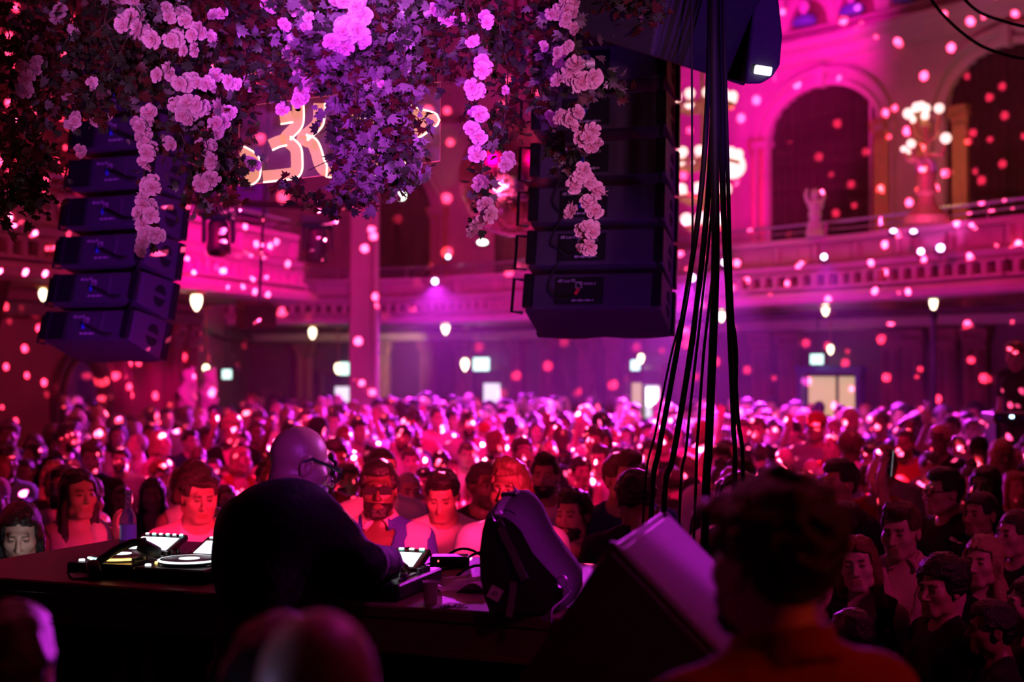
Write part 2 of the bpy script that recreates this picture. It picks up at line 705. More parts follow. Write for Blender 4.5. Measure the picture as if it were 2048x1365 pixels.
    def trousers_mesh(s, name, step=.028):
        def f(p):
            d = ell(p, (0, .02, .90), (.175, .128, .14))
            for sg in (-1, 1):
                d = smin(d, cone(p, (sg * .088, .02, .86), (sg * .10, .0, .48), .105, .075), .03)
                d = smin(d, cone(p, (sg * .10, .0, .48), (sg * .105, .03, .06), .075, .066), .03)
            return np.maximum(d, p[:, 2] - .97)
        V, Q = nets(f, axis(-.24, .24, step), axis(-.2, .2, step), axis(-.05, 1.05, step * 1.3))
        return np_mesh(name, V, Q, MATS['dark_trousers'])


# ---- hair, in the head frame
def hair_mesh(name, kind, step=.0075, seed=0.0):
    def cran(p, g):
        return ell(p, (0, .018, .028), (.074 + g, .094 + g, .092 + g))

    def f(p):
        x, y, z = p[:, 0], p[:, 1], p[:, 2]
        nz = hnoise(p, 95, seed) * .0035 + hnoise(p, 40, seed + 2) * .004
        if kind in ('short', 'quiff', 'fringe', 'swept'):
            d = cran(p, .013) + nz
            if kind == 'short':
                d = smin(d, ell(p, (0, -.02, .085), (.068, .075, .05)), .03) + nz * .5
            if kind == 'quiff':
                d = smin(d, ell(p, (.01, -.052, .105), (.062, .055, .038)) + nz * 2, .03)
            if kind == 'swept':
                d = smin(d, ell(p, (.0, .03, .07), (.087, .10, .085)) + nz * 2.2, .03)
                d = smin(d, ell(p, (0.03, -.062, .085), (.05, .04, .03)) + nz * 2.0, .02)
            if kind == 'fringe':
                d = smin(d, ell(p, (0, -.058, .072), (.066, .04, .04)) + nz * 2, .03)
            hl = .062 if kind != 'fringe' else .042
            face = np.maximum(y + .030 + np.abs(x) * .25, z - hl - np.abs(x) * .15)       # forehead line
            d = smax(d, -face, .006)
            side = np.maximum(y - .045, z - .008 - np.clip(-y * .15, 0, .02))
            d = smax(d, -side, .008)
            d = smax(d, -(z + .062 - np.clip(y, 0, .1) * .0), .01)
        elif kind == 'buzz':
            d = cran(p, .0045) + nz * .3
            face = np.maximum(y + .030 + np.abs(x) * .25, z - .066)
            d = smax(d, -face, .004)
            d = smax(d, -np.maximum(y - .045, z - .004), .006)
            d = smax(d, -(z + .06), .01)
        elif kind == 'afro':
            d = ell(p, (0, .03, .055), (.115, .118, .108)) + hnoise(p, 150, seed) * .006 + hnoise(p, 70, seed) * .005
            face = np.maximum(y + .042, z - .066)
            d = smax(d, -face, .008)
            d = smax(d, -(z + .05), .015)
        elif kind == 'curly':
            d = ell(p, (0, .022, .048), (.095, .108, .096)) + hnoise(p, 130, seed) * .007 + hnoise(p, 60, seed) * .006
            face = np.maximum(y + .038, z - .060)
            d = smax(d, -face, .008)
            d = smax(d, -np.maximum(y - .03, z + .0), .012)
            d = smax(d, -(z + .055), .015)
        elif kind in ('long', 'bob', 'wavy', 'braids'):
            low = {'long': -.36, 'bob': -.13, 'wavy': -.30, 'braids': -.33}[kind]
            d = cran(p, .016) + nz
            wv = hnoise(p * np.float32((1, 1, .45)), 62, seed) * (.008 if kind != 'wavy' else .014)
            fall = ell(p, (0, .035, (.02 + low) / 2 - .02), (.098, .075, (.05 - low) / 2 + .03)) + wv
            d = smin(d, fall, .03)
            for s in (-1, 1):
                top = (s * .074, .0, .03)
                d = smin(d, cone(p, top, (s * .088, -.005, low * .6), .022, .026) + wv, .025)
                if kind != 'bob':
                    d = smin(d, cone(p, (s * .088, -.005, low * .6), (s * .092, -.045, low), .028, .018) + wv, .02)
            face = np.maximum(y + .015 + np.clip(np.abs(x) - .052, 0, 1) * 2.4, z - .072 + np.abs(x) * .30)
            d = smax(d, -face, .010)
            d = smax(d, -np.maximum(np.abs(x) - .056, np.maximum(y - .02, z + .045)), .01)
            d = smax(d, -(z - low), .02)
            if kind == 'braids':
                d = d + np.sin(x * 260) * .002 + np.sin(z * 190) * .002
            # a parting
            d = d + .006 * np.exp(-(x / .006) ** 2) * (z > .06) * (y < .06)
        elif kind in ('tied', 'bun', 'slick'):
            d = cran(p, .0085) + nz * .5
            face = np.maximum(y + .032 + np.abs(x) * .3, z - .066 + np.abs(x) * .2)
            d = smax(d, -face, .005)
            d = smax(d, -np.maximum(y - .03, z - .004), .008)
            d = smax(d, -(z + .055), .012)
            if kind == 'bun':
                d = smin(d, ell(p, (0, .055, .135), (.042, .042, .038)) + nz * 2, .012)
            if kind == 'tied':
                d = smin(d, ell(p, (0, .122, .02), (.03, .028, .032)) + nz, .012)
                d = smin(d, cone(p, (0, .13, .0), (0, .12, -.20), .024, .012) + nz * 2, .02)
        elif kind == 'receding':
            d = cran(p, .007) + nz * .5
            face = np.maximum(y + .0, z - .120)
            d = smax(d, -face, .006)
            d = smax(d, -np.maximum(y - .045, z - .004), .008)
            d = smax(d, -(z + .06), .01)
        elif kind == 'beard':
            d = ell(p, (0, -.034, -.060), (.066, .068, .066)) + nz * 1.2
            d = smin(d, cone(p, (-.02, -.078, -.105), (.02, -.078, -.105), .021, .021) + nz, .02)
            d = smin(d, cone(p, (-.022, -.096, -.052), (.022, -.096, -.052), .007, .007), .01)
            d = smax(d, -np.maximum(np.abs(x) - .046, -(z + .044)), .008)       # cheeks and above
            d = smax(d, z + .006 - np.clip(np.abs(x) - .05, 0, .02) * .8, .008)
            d = smax(d, -ell(p, (0, -.10, -.0665), (.021, .022, .010)), .004)   # the mouth
            d = smax(d, -ell(p, (0, -.055, -.03), (.056, .06, .026)), .008)
            d = smax(d, y - .005, .01)
        elif kind == 'fullbeard':
            d = ell(p, (0, -.036, -.072), (.069, .074, .074)) + hnoise(p, 170, seed) * .004 + hnoise(p, 80, seed) * .004
            d = smin(d, ell(p, (0, -.075, -.125), (.042, .036, .036)) + hnoise(p, 150, seed) * .004, .03)
            d = smin(d, cone(p, (-.024, -.096, -.052), (.024, -.096, -.052), .009, .009), .01)
            d = smax(d, z + .012 - np.clip(np.abs(x) - .05, 0, .03) * 1.2, .008)
            d = smax(d, -ell(p, (0, -.105, -.0665), (.018, .02, .007)), .004)
            d = smax(d, -ell(p, (0, -.06, -.02), (.058, .07, .026)), .008)
            d = smax(d, y - .012, .01)
        return d
    lo, hi = {'long': (-.38, .17), 'wavy': (-.33, .17), 'braids': (-.36, .17), 'bob': (-.17, .17), 'beard': (-.15, .02), 'fullbeard': (-.19, .02), 'tied': (-.24, .15), 'bun': (-.09, .20)}.get(kind, (-.09, .19))
    w = .145 if kind in ('afro', 'wavy', 'long', 'braids', 'bob') else .115
    V, Q = nets(f, axis(-w, w, step), axis(-.155, .175, step), axis(lo, hi, step if hi - lo < .3 else step * 1.25))
    return np_mesh(name, V, Q, MATS['hair'])


def cap_mesh(name):
    m = MB()
    pr = [(.098, -.0), (.101, .02), (.098, .05), (.085, .085), (.055, .108), (.02, .117), (0, .118)]
    S = T(0, .018, .035) @ Matrix.Diagonal((.86, 1.06, 1, 1))
    m.lathe(pr, 20, M=S)
    top, bot = [], []
    for i in range(9):
        a = -PI / 2 + (i - 4) * .24
        top.append(((.080) * math.cos(a), .0 + .085 * math.sin(a), .040))
    out = [(x * 1.0, y - .065 * math.cos((i - 4) * .3), z - .012) for i, (x, y, z) in enumerate(top)]
    vs = top + out + [(x, y, z - .006) for x, y, z in top] + [(x, y, z - .006) for x, y, z in out]
    fs = []
    for i in range(8):
        fs += [(i, i + 9, i + 10, i + 1), (i + 18, i + 19, i + 28, i + 27), (i + 9, i + 27, i + 28, i + 10)]
    m.add(vs, fs)
    me = bpy.data.meshes.new(name)
    me.from_pydata(m.v, [], m.f)
    me.polygons.foreach_set('use_smooth', [True] * len(me.polygons))
    me.materials.append(MATS['cloth'])
    return me


def glasses_mesh(name, dark=False):
    m = MB()
    for s in (-1, 1):
        c = Vector((s * .032, -.106, .004))
        if dark:
            m.box(c, (.056, .006, .036), RZ(0), .003)
            m.box(c + Vector((0, -.004, .012)), (.058, .006, .012))
        else:
            n = 16
            ring = []
            for i in range(n + 1):
                a = 2 * PI * i / n
                ring.append(c + Vector((.026 * math.copysign(abs(math.cos(a)) ** .7, math.cos(a)), 0, .020 * math.copysign(abs(math.sin(a)) ** .7, math.sin(a)))))
            m.tube(ring, .0028, 6, cap=False)
        m.tube([(s * .058, -.104, .010), (s * .072, -.085, .010), (s * .080, .005, .012), (s * .081, .03, -.008)], .0035, 6)
    m.tube([(-.008, -.109, .008), (0, -.112, .011), (.008, -.109, .008)], .0028, 6)
    me = bpy.data.meshes.new(name)
    me.from_pydata(m.v, [], m.f)
    me.materials.append(MATS['black_plastic'])
    return me


HAIR = {}


def hair_of(kind):
    if kind not in HAIR:
        HAIR[kind] = cap_mesh('cap') if kind == 'cap' else glasses_mesh('glasses') if kind == 'glasses' else glasses_mesh('sunglasses', True) if kind == 'sunglasses' else hair_mesh(kind + '_hair', kind, seed=len(HAIR) * 1.37)
    return HAIR[kind]


# ---- phone
mat('phone_back', (.02, .02, .025), .25, var=.05)
glow('phone_screen', (.75, .85, 1.0), .7)


def add_phone(label, M, group=None, lit=True):
    o = thing('phone', label, 'phone', M=M, group=group)
    MB().box((0, 0, 0), (.074, .008, .15), bev=.004).build('phone_body', MATS['phone_back'], o)
    MB().box((0, -.0045, 0), (.068, .001, .142)).build('phone_screen', MATS['phone_screen' if lit else 'phone_back'], o)
    MB().box((.02, .005, .05), (.024, .003, .03), bev=.0012).build('camera_lens', MATS['black_plastic'], o)
    return o


BODY = {}


def variant(key, fine=.006, mid=.019, **k):
    """body, top and trousers of a pose, made once"""
    if key not in BODY:
        f = Fig(**k)
        BODY[key] = dict(fig=f, body=f.body_mesh('body_' + key, fine, mid), shirt=f.shirt_mesh('top_' + key, mid * .95, collar=k.get('neck') == 'open'), trousers=TROUSERS[k.get('male', True)])
        if k.get('neck') == 'jacket':
            g = Fig(**dict(k, neck='crew', sleeve='short'))
            BODY[key]['under'] = g.shirt_mesh('under_' + key, mid, g=.006)
    return BODY[key]


TROUSERS = {True: Fig().trousers_mesh('trousers'), False: Fig(male=False).trousers_mesh('trousers')}

SKIN = dict(pale=(.72, .50, .42), fair=(.62, .41, .32), tan=(.48, .29, .20), brown=(.27, .145, .09), dark=(.12, .065, .042))
HCOL = dict(black=(.012, .010, .010), dark=(.03, .02, .014), brown=(.09, .05, .028), ginger=(.30, .12, .05), blonde=(.50, .36, .19), grey=(.32, .31, .30), red=(.20, .06, .035))
CCOL = dict(black=(.012, .012, .014), white=(.80, .78, .76), grey=(.25, .25, .26), navy=(.02, .03, .09), blue=(.04, .09, .42), pink=(.72, .36, .42), red=(.45, .03, .04), denim=(.22, .28, .40), beige=(.55, .46, .34), green=(.06, .12, .07), purple=(.18, .06, .28), lightblue=(.45, .58, .75))
WORD = dict(black='black', dark='dark', brown='brown', ginger='ginger', blonde='blonde', grey='grey', red='red')


def person(label, var, loc, yaw, scale=1.0, skin='fair', hair='short', hcol='dark', top='black', extra=(), group=None, tilt=0.0, bcol=None, under=None):
    """yaw: turned about Z from facing -Y (towards the camera)"""
    b = BODY[var]
    M = T(loc) @ RZ(yaw) @ RX(tilt) @ Matrix.Scale(scale, 4)
    o = link('person', b['body'], None, M, SKIN[skin])
    tag(o, label, 'person', group)
    if 'near the stage' not in label:
        o['pose'] = var
    s = link('jacket' if 'under' in b else 'shirt', b['shirt'], o, None, CCOL[top] if isinstance(top, str) else top)
    if 'under' in b:
        link('t_shirt', b['under'], o, None, CCOL[under or 'white'])
    link('trousers', b['trousers'], o)
    Mh = b['fig'].Mh
    if hair and hair != 'bald':
        link('cap' if hair == 'cap' else 'hair', hair_of(hair), o, Mh, CCOL.get(hcol) if hair == 'cap' else HCOL[hcol])
        if hair == 'cap':
            link('hair', hair_of('buzz'), o, Mh, HCOL['dark'])
    for e in extra:
        link('beard' if 'beard' in e else e, hair_of(e), o, Mh, bcol or HCOL[hcol if hcol in HCOL else 'dark'])
    return o
# ---------------------------------------------------------------- the hall
mat('plaster', (.60, .44, .40), .75, var=.18, scale=3, bump=.25, bscale=18)
mat('wall_red', (.22, .08, .08), .7, var=.25, scale=2.5, bump=.2, bscale=25)
mat('gilt', (.62, .42, .16), .45, metal=.35, var=.25, scale=6, bump=.4, bscale=30)
mat('wood_dark', (.10, .045, .03), .45, var=.35, scale=5, bump=.15, bscale=40)
mat('velvet', (.036, .007, .010), .95, var=.25, scale=6)
mat('brown_drape', (.16, .075, .035), .9, var=.3, scale=5, sheen=.3)
mat('floor_wood', (.09, .05, .035), .45, var=.3, scale=4)
mat('iron', (.02, .02, .025), .4, metal=.6)
mat('rail_metal', (.45, .42, .5), .35, metal=.6)
mat('mirror', (.85, .8, .8), .03, metal=1, var=.02)
mat('door_dark', (.05, .03, .04), .5, var=.2)
mat('blue_frame', (.10, .14, .45), .5)
mat('marble', (.70, .62, .60), .55, var=.15, scale=12, bump=.2, bscale=40)
glow('bulb_warm', (1.0, .78, .5), 5)
glow('globe_glow', (1.0, .66, .58), 1.6)
glow('exit_glow', (.55, 1.0, .86), 1.8)
glow('door_light', (.80, .82, 1.0), 1.0)
glow('door_yellow', (.9, .68, .30), .55)
glow('white_light', (1, .96, .88), 5)

FAR = [(-7.4, 31.5), (-3.5, 31), (-1.85, 30.3), (-.25, 29), (1.25, 27), (2.4, 24.6), (3.6, 22.3), (5.0, 20.6), (6.45, 18.1), (8.6, 15.2)]
BACK = [(-8.0, 35.5), (-3.8, 35), (-.28, 33.2), (2.78, 28.8), (4.25, 26.4), (5.85, 24.6), (8.13, 21.5), (10.6, 18.5)]
LEFT = [(-9.0, 11.5), (-5.95, 18.2), (-4.9, 22), (-6.2, 30), (-6.6, 36)]
SIDE = [(-6.6, 12.6), (-5.5, 15.3), (-4.25, 17.6), (-3.25, 20.7), (-3.6, 21.6), (-5.0, 22.2)]


def on(poly, px):
    """where the sight line at px crosses a wall line in plan: point, tangent"""
    k = (px - 1024) / FPX
    for (a, b) in zip(poly, poly[1:]):
        fa, fb = a[0] - k * a[1], b[0] - k * b[1]
        if fa * fb <= 0 and fa != fb:
            t = fa / (fa - fb)
            p = Vector((a[0] + (b[0] - a[0]) * t, a[1] + (b[1] - a[1]) * t, 0))
            return p, Vector((b[0] - a[0], b[1] - a[1], 0)).normalized()
    raise ValueError(px)


def frame(poly, px, out=0.0):
    """local frame: X along the wall (to the photo's right), Y into the wall, Z up; out metres in front of the wall"""
    p, t = on(poly, px)
    if t.x < 0:
        t = -t
    n = Vector((-t.y, t.x, 0))
    M = Matrix.Identity(4)
    M.col[0][:3] = t
    M.col[1][:3] = n
    M.col[3][:3] = p - n * out
    return M


def zat(py, d):
    return P(1024, py, d).z


def sweep(mb, poly, prof, flip=False):
    """profile [(out, z)] swept along a plan polyline with mitres; out is towards the hall"""
    n = len(poly)
    nor = []
    for i in range(n):
        a = Vector(poly[max(i - 1, 0)])
        b = Vector(poly[min(i + 1, n - 1)])
        t = (b - a).normalized()
        nn = Vector((t.y, -t.x))
        if flip:
            nn = -nn
        nor.append(nn)
    vs, fs = [], []
    m = len(prof)
    for i in range(n):
        for (o, z) in prof:
            q = Vector(poly[i]) + nor[i] * o
            vs.append((q.x, q.y, z))
    for i in range(n - 1):
        for j in range(m):
            k = (j + 1) % m
            fs.append((i * m + j, i * m + k, (i + 1) * m + k, (i + 1) * m + j))
    fs.append(tuple(range(m - 1, -1, -1)))
    fs.append(tuple((n - 1) * m + j for j in range(m)))
    return mb.add(vs, fs)


def resample(poly, step):
    out = []
    for a, b in zip(poly, poly[1:]):
        a, b = Vector(a), Vector(b)
        k = max(1, round((b - a).length / step))
        for i in range(k):
            out.append((a + (b - a) * (i + .5) / k, (b - a).normalized()))
    return out


# floor and walls
struct('floor', MB().box((0, 20, -.05), (26, 40, .1)), MATS['floor_wood'])
struct('ceiling', MB().box((0, 18, 11.05), (26, 44, .1)), MATS['plaster'])
for nm, pl in (('wall_back', BACK), ('wall_left', LEFT)):
    fl = nm == 'wall_left'
    b = MB()
    pp = pl
    sweep(b, pp, [(0, 0), (0, 11), (-.25, 11), (-.25, 0)])
    struct(nm, b, MATS['wall_red'] if nm == 'wall_left' else MATS['plaster'])

# panelled dado and cornices of the back wall
tr = 1
for pl, profs in ((BACK, ([(.0, 7.75), (.10, 7.80), (.16, 7.95), (.30, 8.02), (.34, 8.14), (.20, 8.2), (.0, 8.22)], [(.0, 8.32), (.08, 8.34), (.08, 8.40), (0, 8.42)], [(.0, 3.0), (.14, 3.04), (.14, 3.2), (0, 3.24)])),
                  (LEFT, ([(.0, 7.0), (.2, 7.06), (.3, 7.3), (0, 7.34)], [(0, 2.95), (.12, 3.0), (.12, 3.16), (0, 3.2)], [(0, 1.0), (.05, 1.02), (.05, 1.1), (0, 1.12)]))):
    for pr in profs:
        b = MB()
        sweep(b, pl, pr)
        struct('trim_%d' % tr, b, MATS['plaster'] if pl is BACK else MATS['wood_dark'])
        tr += 1


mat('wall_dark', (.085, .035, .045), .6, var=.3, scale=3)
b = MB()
sweep(b, BACK, [(0, 0), (.03, 0), (.03, 3.32), (0, 3.32)])  # dark facing added to dim the lower wall under the balcony
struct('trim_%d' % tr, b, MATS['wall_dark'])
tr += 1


# balconies
def balcony(poly, wall, name, lab):
    root = bpy.data.objects.new(name, None)
    C.objects.link(root)
    root['kind'] = 'structure'
    b = MB()
    sweep(b, poly, [(0, 3.30), (.30, 3.32), (.34, 3.40), (.30, 3.47), (.10, 3.50), (.10, 3.76), (.20, 3.79), (.24, 3.87), (.06, 3.91), (.06, 4.18), (.16, 4.20), (.16, 4.28), (-.12, 4.28), (-.12, 3.30)])
    b.build('parapet', MATS['plaster'], root)
    f = MB()
    pnl = MB()
    for q, t in resample(poly, .235):
        n = Vector((t.y, -t.x))
        M = Matrix.Identity(4)
        M.col[0][:3] = (t.x, t.y, 0)
        M.col[1][:3] = (-n.x, -n.y, 0)
        M.col[3][:3] = (q.x, q.y, 0)
        f.box((0, -.165, 3.635), (.10, .13, .25), M, .012)
        f.box((0, -.20, 3.53), (.235, .18, .05), M, .01)
        f.box((0, -.17, 3.74), (.235, .12, .05), M, .01)
    for q, t in resample(poly, .85):
        n = Vector((t.y, -t.x))
        M = Matrix.Identity(4)
        M.col[0][:3] = (t.x, t.y, 0)
        M.col[1][:3] = (-n.x, -n.y, 0)
        M.col[3][:3] = (q.x, q.y, 0)
        for (c, s) in (((0, -.075, 4.15), (.66, .04, .03)), ((0, -.075, 3.95), (.66, .04, .03)), ((-.32, -.075, 4.05), (.03, .04, .22)), ((.32, -.075, 4.05), (.03, .04, .22))):
            pnl.box(c, s, M)
        pnl.lathe([(.0, -.03), (.07, -.025), (.1, 0), (.1, .01)], 12, M=M @ T(0, -.06, 4.05) @ RX(PI / 2) @ Matrix.Scale(.8, 4))
        pnl.box((.425, -.09, 4.05), (.10, .06, .26), M, .015)
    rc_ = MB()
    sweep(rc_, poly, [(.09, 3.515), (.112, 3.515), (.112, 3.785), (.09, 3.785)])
    rc_.build('frieze_dark_strip', MATS['wood_dark'], root)  # dark strip added so the gaps between the dentils read dark
    f.build('dentil_frieze', MATS['plaster'], root)
    pnl.build('panel_moulding', MATS['plaster'], root)
    r = MB()
    pts = [(x, y, 4.50) for x, y in poly]
    r.tube(pts, .022, 8)
    r.tube([(x, y, 4.39) for x, y in poly], .012, 6)
    for q, t in resample(poly, 1.1):
        r.tube([(q.x, q.y, 4.26), (q.x, q.y, 4.50)], .014, 6)
    r.build('handrail', MATS['rail_metal'], root)
    s = MB()
    m = len(poly)
    vs = [(x, y, 3.32) for x, y in poly] + [(x, y, 3.32) for x, y in wall] + [(x, y, 3.5) for x, y in poly] + [(x, y, 3.5) for x, y in wall]
    k = len(wall)
    import bmesh
    assert m == k
    fs = []
    for i in range(m - 1):
        fs.append((i, m + i, m + i + 1, i + 1))
        fs.append((2 * m + i, 2 * m + i + 1, 3 * m + i + 1, 3 * m + i))
    s.add(vs, fs)
    s.build('floor_slab', MATS['wood_dark'], root)
    return root


FW = [(-8.0, 35.5), (-3.8, 35), (-2.2, 34.2), (-.28, 33.2), (1.25, 31), (2.78, 28.8), (4.25, 26.4), (5.85, 24.6), (8.13, 21.5), (10.6, 18.5)]
balcony(FAR, FW, 'balcony', 'far')
balcony(SIDE, [(-8.6, 12.2), (-7.5, 15.2), (-6.1, 18.1), (-5.1, 21.2), (-5.0, 22.0), (-5.05, 22.3)], 'balcony', 'side')


def pilaster(poly, px, w, z0, z1, m, out=.12, cap=True, fl=3):
    M = frame(poly, px)
    b = MB()
    b.box((0, -out / 2, (z0 + z1) / 2), (w, out, z1 - z0), M)
    b.box((0, -out / 2 - .02, z0 + .12), (w * 1.15, out + .06, .24), M, .02)
    if cap:
        b.box((0, -out / 2 - .03, z1 - .05), (w * 1.3, out + .1, .10), M, .02)
        b.box((0, -out / 2 - .02, z1 - .22), (w * 1.15, out + .06, .16), M, .05)
        for s in (-1, 1):
            b.tube([M @ Vector((s * w * .5, -out - .05, z1 - .14)), M @ Vector((s * w * .5, .0, z1 - .14))], .055, 8)
    for i in range(fl):
        x = (i - (fl - 1) / 2) * w / fl
        b.tube([M @ Vector((x, -out, z0 + .3)), M @ Vector((x, -out, z1 - .36))], w / fl * .36, 6)
    return struct('trim_%d' % globals()['tr'], b, m)


def nexttr():
    globals()['tr'] += 1


def arch(poly, px, hw, spring, z0, kind, mring, ringw=.30, out=.16, keystone=True, rise=1.0):
    """an arched bay: moulded ring on jambs; a curtain, a mirror or a panel inside"""
    M = frame(poly, px)
    b = MB()
    n = 24
    for (r0, r1, o) in ((hw, hw + ringw * .35, out), (hw + ringw * .35, hw + ringw * .75, out * .6), (hw + ringw * .75, hw + ringw, out * 1.15)):
        vs, fs = [], []
        for i in range(n + 1):
            a = PI * i / n
            for (r, y) in ((r0, 0), (r0, -o), (r1, -o), (r1, 0)):
                vs.append((r * math.cos(a), y, spring + (hw * rise + r - hw) * math.sin(a)))
        for i in range(n):
            for j in range(4):
                k = (j + 1) % 4
                fs.append((i * 4 + j, i * 4 + k, i * 4 + 4 + k, i * 4 + 4 + j))
        b.add(vs, fs, M)
        for s in (-1, 1):
            b.box((s * (r0 + r1) / 2, -o / 2, (z0 + spring) / 2), (r1 - r0, o, spring - z0), M)
    for s in (-1, 1):
        b.box((s * (hw + ringw / 2), -out * .7, spring), (ringw * 1.25, out * 1.6, .14), M, .02)
    if keystone:
        b.box((0, -out * .8, spring + hw * rise + ringw / 2), (.2, out * 1.6, ringw * 1.2), M, .03)
    struct('trim_%d' % globals()['tr'], b, mring)
    nexttr()
    # infill following the arch
    vs, fs = [], []
    cols = 60
    for i in range(cols + 1):
        x = -hw + 2 * hw * i / cols
        top = spring + rise * math.sqrt(max(hw * hw - x * x, 0))
        y = -.05 + (.028 * math.sin(i * 1.55) + .012 * math.sin(i * .7) if kind == 'curtain' else 0)
        vs += [(x, y, z0), (x, y, top)]
    for i in range(cols):
        fs.append((2 * i, 2 * i + 2, 2 * i + 3, 2 * i + 1))
    c = MB().add(vs, fs, M)
    return c, M


def arch_curtain(px, hw, spring, lab, poly=BACK, z0=3.5, rise=1.0):
    c, M = arch(poly, px, hw, spring, z0, 'curtain', MATS['plaster'], rise=rise)
    o = c.build('curtain', MATS['velvet'], smooth=True)
    tag(o, lab, 'curtain', None)


arch_curtain(1655, 1.17, 6.42, 'dark red curtain filling the wide lit arch beside the lamp standard', rise=.76)
arch_curtain(2030, 1.17, 6.42, 'dark curtain in the unlit arch past the lamp standard', rise=.80)
arch_curtain(1008, 1.25, 6.1, 'dark curtain in the arch behind the mirror ball')
arch_curtain(1255, .95, 6.5, 'curtain in the arch hidden behind the large speaker hang')
arch_curtain(790, 1.1, 6.1, 'dark curtain in the arch behind the neon sign')
for px, w, m in ((1525, .30, 'gilt'), (1772, .30, 'gilt'), (1858, .30, 'gilt'), (1930, .28, 'gilt'), (880, .42, 'gilt'), (1140, .4, 'plaster'), (1395, .34, 'plaster'), (1455, .34, 'plaster'), (660, .4, 'plaster')):
    pilaster(BACK, px, w, 3.5, 6.55 if px > 1000 else 6.2, MATS[m])
    nexttr()
# lunettes with painted busts above the cornice
for px, hw in ((1625, .42), (1722, .42), (1830, .42), (1940, .45)):
    M = frame(BACK, px)
    b = MB()
    n = 16
    vs, fs = [], []
    for i in range(n + 1):
        a = PI * i / n
        for (r, y) in ((hw, 0), (hw, -.10), (hw + .12, -.12), (hw + .14, 0)):
            vs.append((r * math.cos(a), y, 8.42 + 1.15 * r * math.sin(a)))
    for i in range(n):
        for j in range(4):
            k = (j + 1) % 4
            fs.append((i * 4 + j, i * 4 + k, i * 4 + 4 + k, i * 4 + 4 + j))
    b.add(vs, fs, M)
    struct('trim_%d' % tr, b, MATS['plaster'])
    nexttr()
    t = thing('bust', 'plaster bust in a small niche over the cornice, ' + {1625: 'nearest the hanging speaker box', 1722: 'second from the hanging speaker box', 1830: 'third from the hanging speaker box', 1940: 'fourth from the hanging speaker box'}[px], 'bust', M=M @ T(0, 0, 8.42))
    g = MB()
    g.ball((0, -.20, .33), (.105, .10, .13), 14)
    g.tube([(0, -.20, .1), (0, -.20, .25)], [.07, .055], 10)
    g.build('bust_head', MATS['marble'], t, smooth=True)
    g = MB()
    g.lathe([(.20, 0), (.27, .06), (.22, .15), (.07, .2), (0, .21)], 16, M=T(0, -.20, 0) @ Matrix.Diagonal((1, .5, 1, 1)))
    g.build('bust_shoulders', MATS['blue_frame'], t, smooth=True)
    bk = MB()
    vs = [(hw * math.cos(PI * i / 12), -.02, 8.42 + 1.15 * hw * math.sin(PI * i / 12)) for i in range(13)]
    bk.add(vs, [tuple(range(12, -1, -1))], M)
    struct('trim_%d' % tr, bk, MATS['wall_red'])
    nexttr()
# ribs of the vault springing between the lunettes
for px in (1575, 1673, 1775, 1885):
    M = frame(BACK, px)
    b = MB()
    b.tube([M @ Vector((0, -.05, 8.4)), M @ Vector((0, -.15, 8.9)), M @ Vector((0, -.6, 9.7)), M @ Vector((0, -1.5, 10.5))], [.05, .09, .16, .2], 8)
    struct('trim_%d' % tr, b, MATS['plaster'])
    nexttr()

# lower storey of the back wall: pilasters between the doors
for px in (610, 770, 860, 930, 1040, 1100, 1180, 1235, 1375, 1425, 1530, 1585, 1790, 1835, 1900, 1960):
    pilaster(BACK, px, .42 if px not in (770,) else .36, 0, 3.0, MATS['gilt'] if px in (770,) else MATS['wall_red'], out=.14, fl=2)
    nexttr()
for px in (345, 375, 240, 300):
    pilaster(LEFT, px, .26, 0, 3.0, MATS['wall_red'], out=.1, fl=2)
    nexttr()

# the big column in front of the far balcony
cx, cy = (722 - 1024) * 24 / FPX, 24
col = thing('column', 'tall square column lit pink, standing in the crowd under the neon sign', 'column', (cx, cy, 0))
MB().box((0, 0, 5.25), (.36, .36, 10.5), bev=.03).build('shaft', MATS['plaster'], col)
for i, (x, y) in enumerate(((.235, -.14), (.235, .0), (.235, .14))):
    MB().tube([(x, y, .5), (x, y, 10.4)], .055, 10).build('colonnette', MATS['plaster'], col, smooth=True)
MB().box((.05, 0, .3), (.62, .55, .6), bev=.04).build('plinth', MATS['plaster'], col)
col['kind'] = 'structure'


# doors with exit signs over them
def doorway(n, poly, px, w, h, lit, fm, sign=None, leaf=True):
    M = frame(poly, px)
    b = bpy.data.objects.new('door_%d' % n, None)
    C.objects.link(b)
    b['kind'] = 'structure'
    g = MB()
    for s in (-1, 1):
        g.box((s * (w / 2 + .06), -.10, h / 2), (.12, .2, h), M, .015)
    g.box((0, -.10, h + .06), (w + .3, .2, .12), M, .015)
    g.build('door_frame', MATS[fm], b)
    MB().box((0, -.03, h / 2), (w, .05, h), M).build('door_leaf', MATS['door_dark'], b)
    for (x0, x1, z0, z1, m) in lit:
        MB().box(((x0 + x1) / 2, -.075, (z0 + z1) / 2), (x1 - x0, .02, z1 - z0), M).build('glass_panel', MATS[m], b)
    return M


EX = 'green-white illuminated exit sign over '


def exit_sign(px, py, poly, wpx, hpx, lab, off=.35):
    M = frame(poly, px, off)
    d = M.translation.y
    z = zat(py, d)
    o = thing('exit_sign', lab, 'exit sign', M=M @ T(0, 0, z))
    w, h = wpx * d / FPX, hpx * d / FPX
    MB().box((0, 0, 0), (w, .06, h), bev=.01).build('sign_box', MATS['exit_glow'], o)
    f = MB()
    for s in (-1, 1):
        f.box((s * w / 2, 0, 0), (.015, .075, h + .02))
        f.box((0, 0, s * h / 2), (w, .075, .015))
    f.build('sign_frame', MATS['iron'], o)
    MB().tube([(0, 0, h / 2), (0, 0, 3.3 - z)], .01, 6).build('hanger', MATS['iron'], o)
    return o


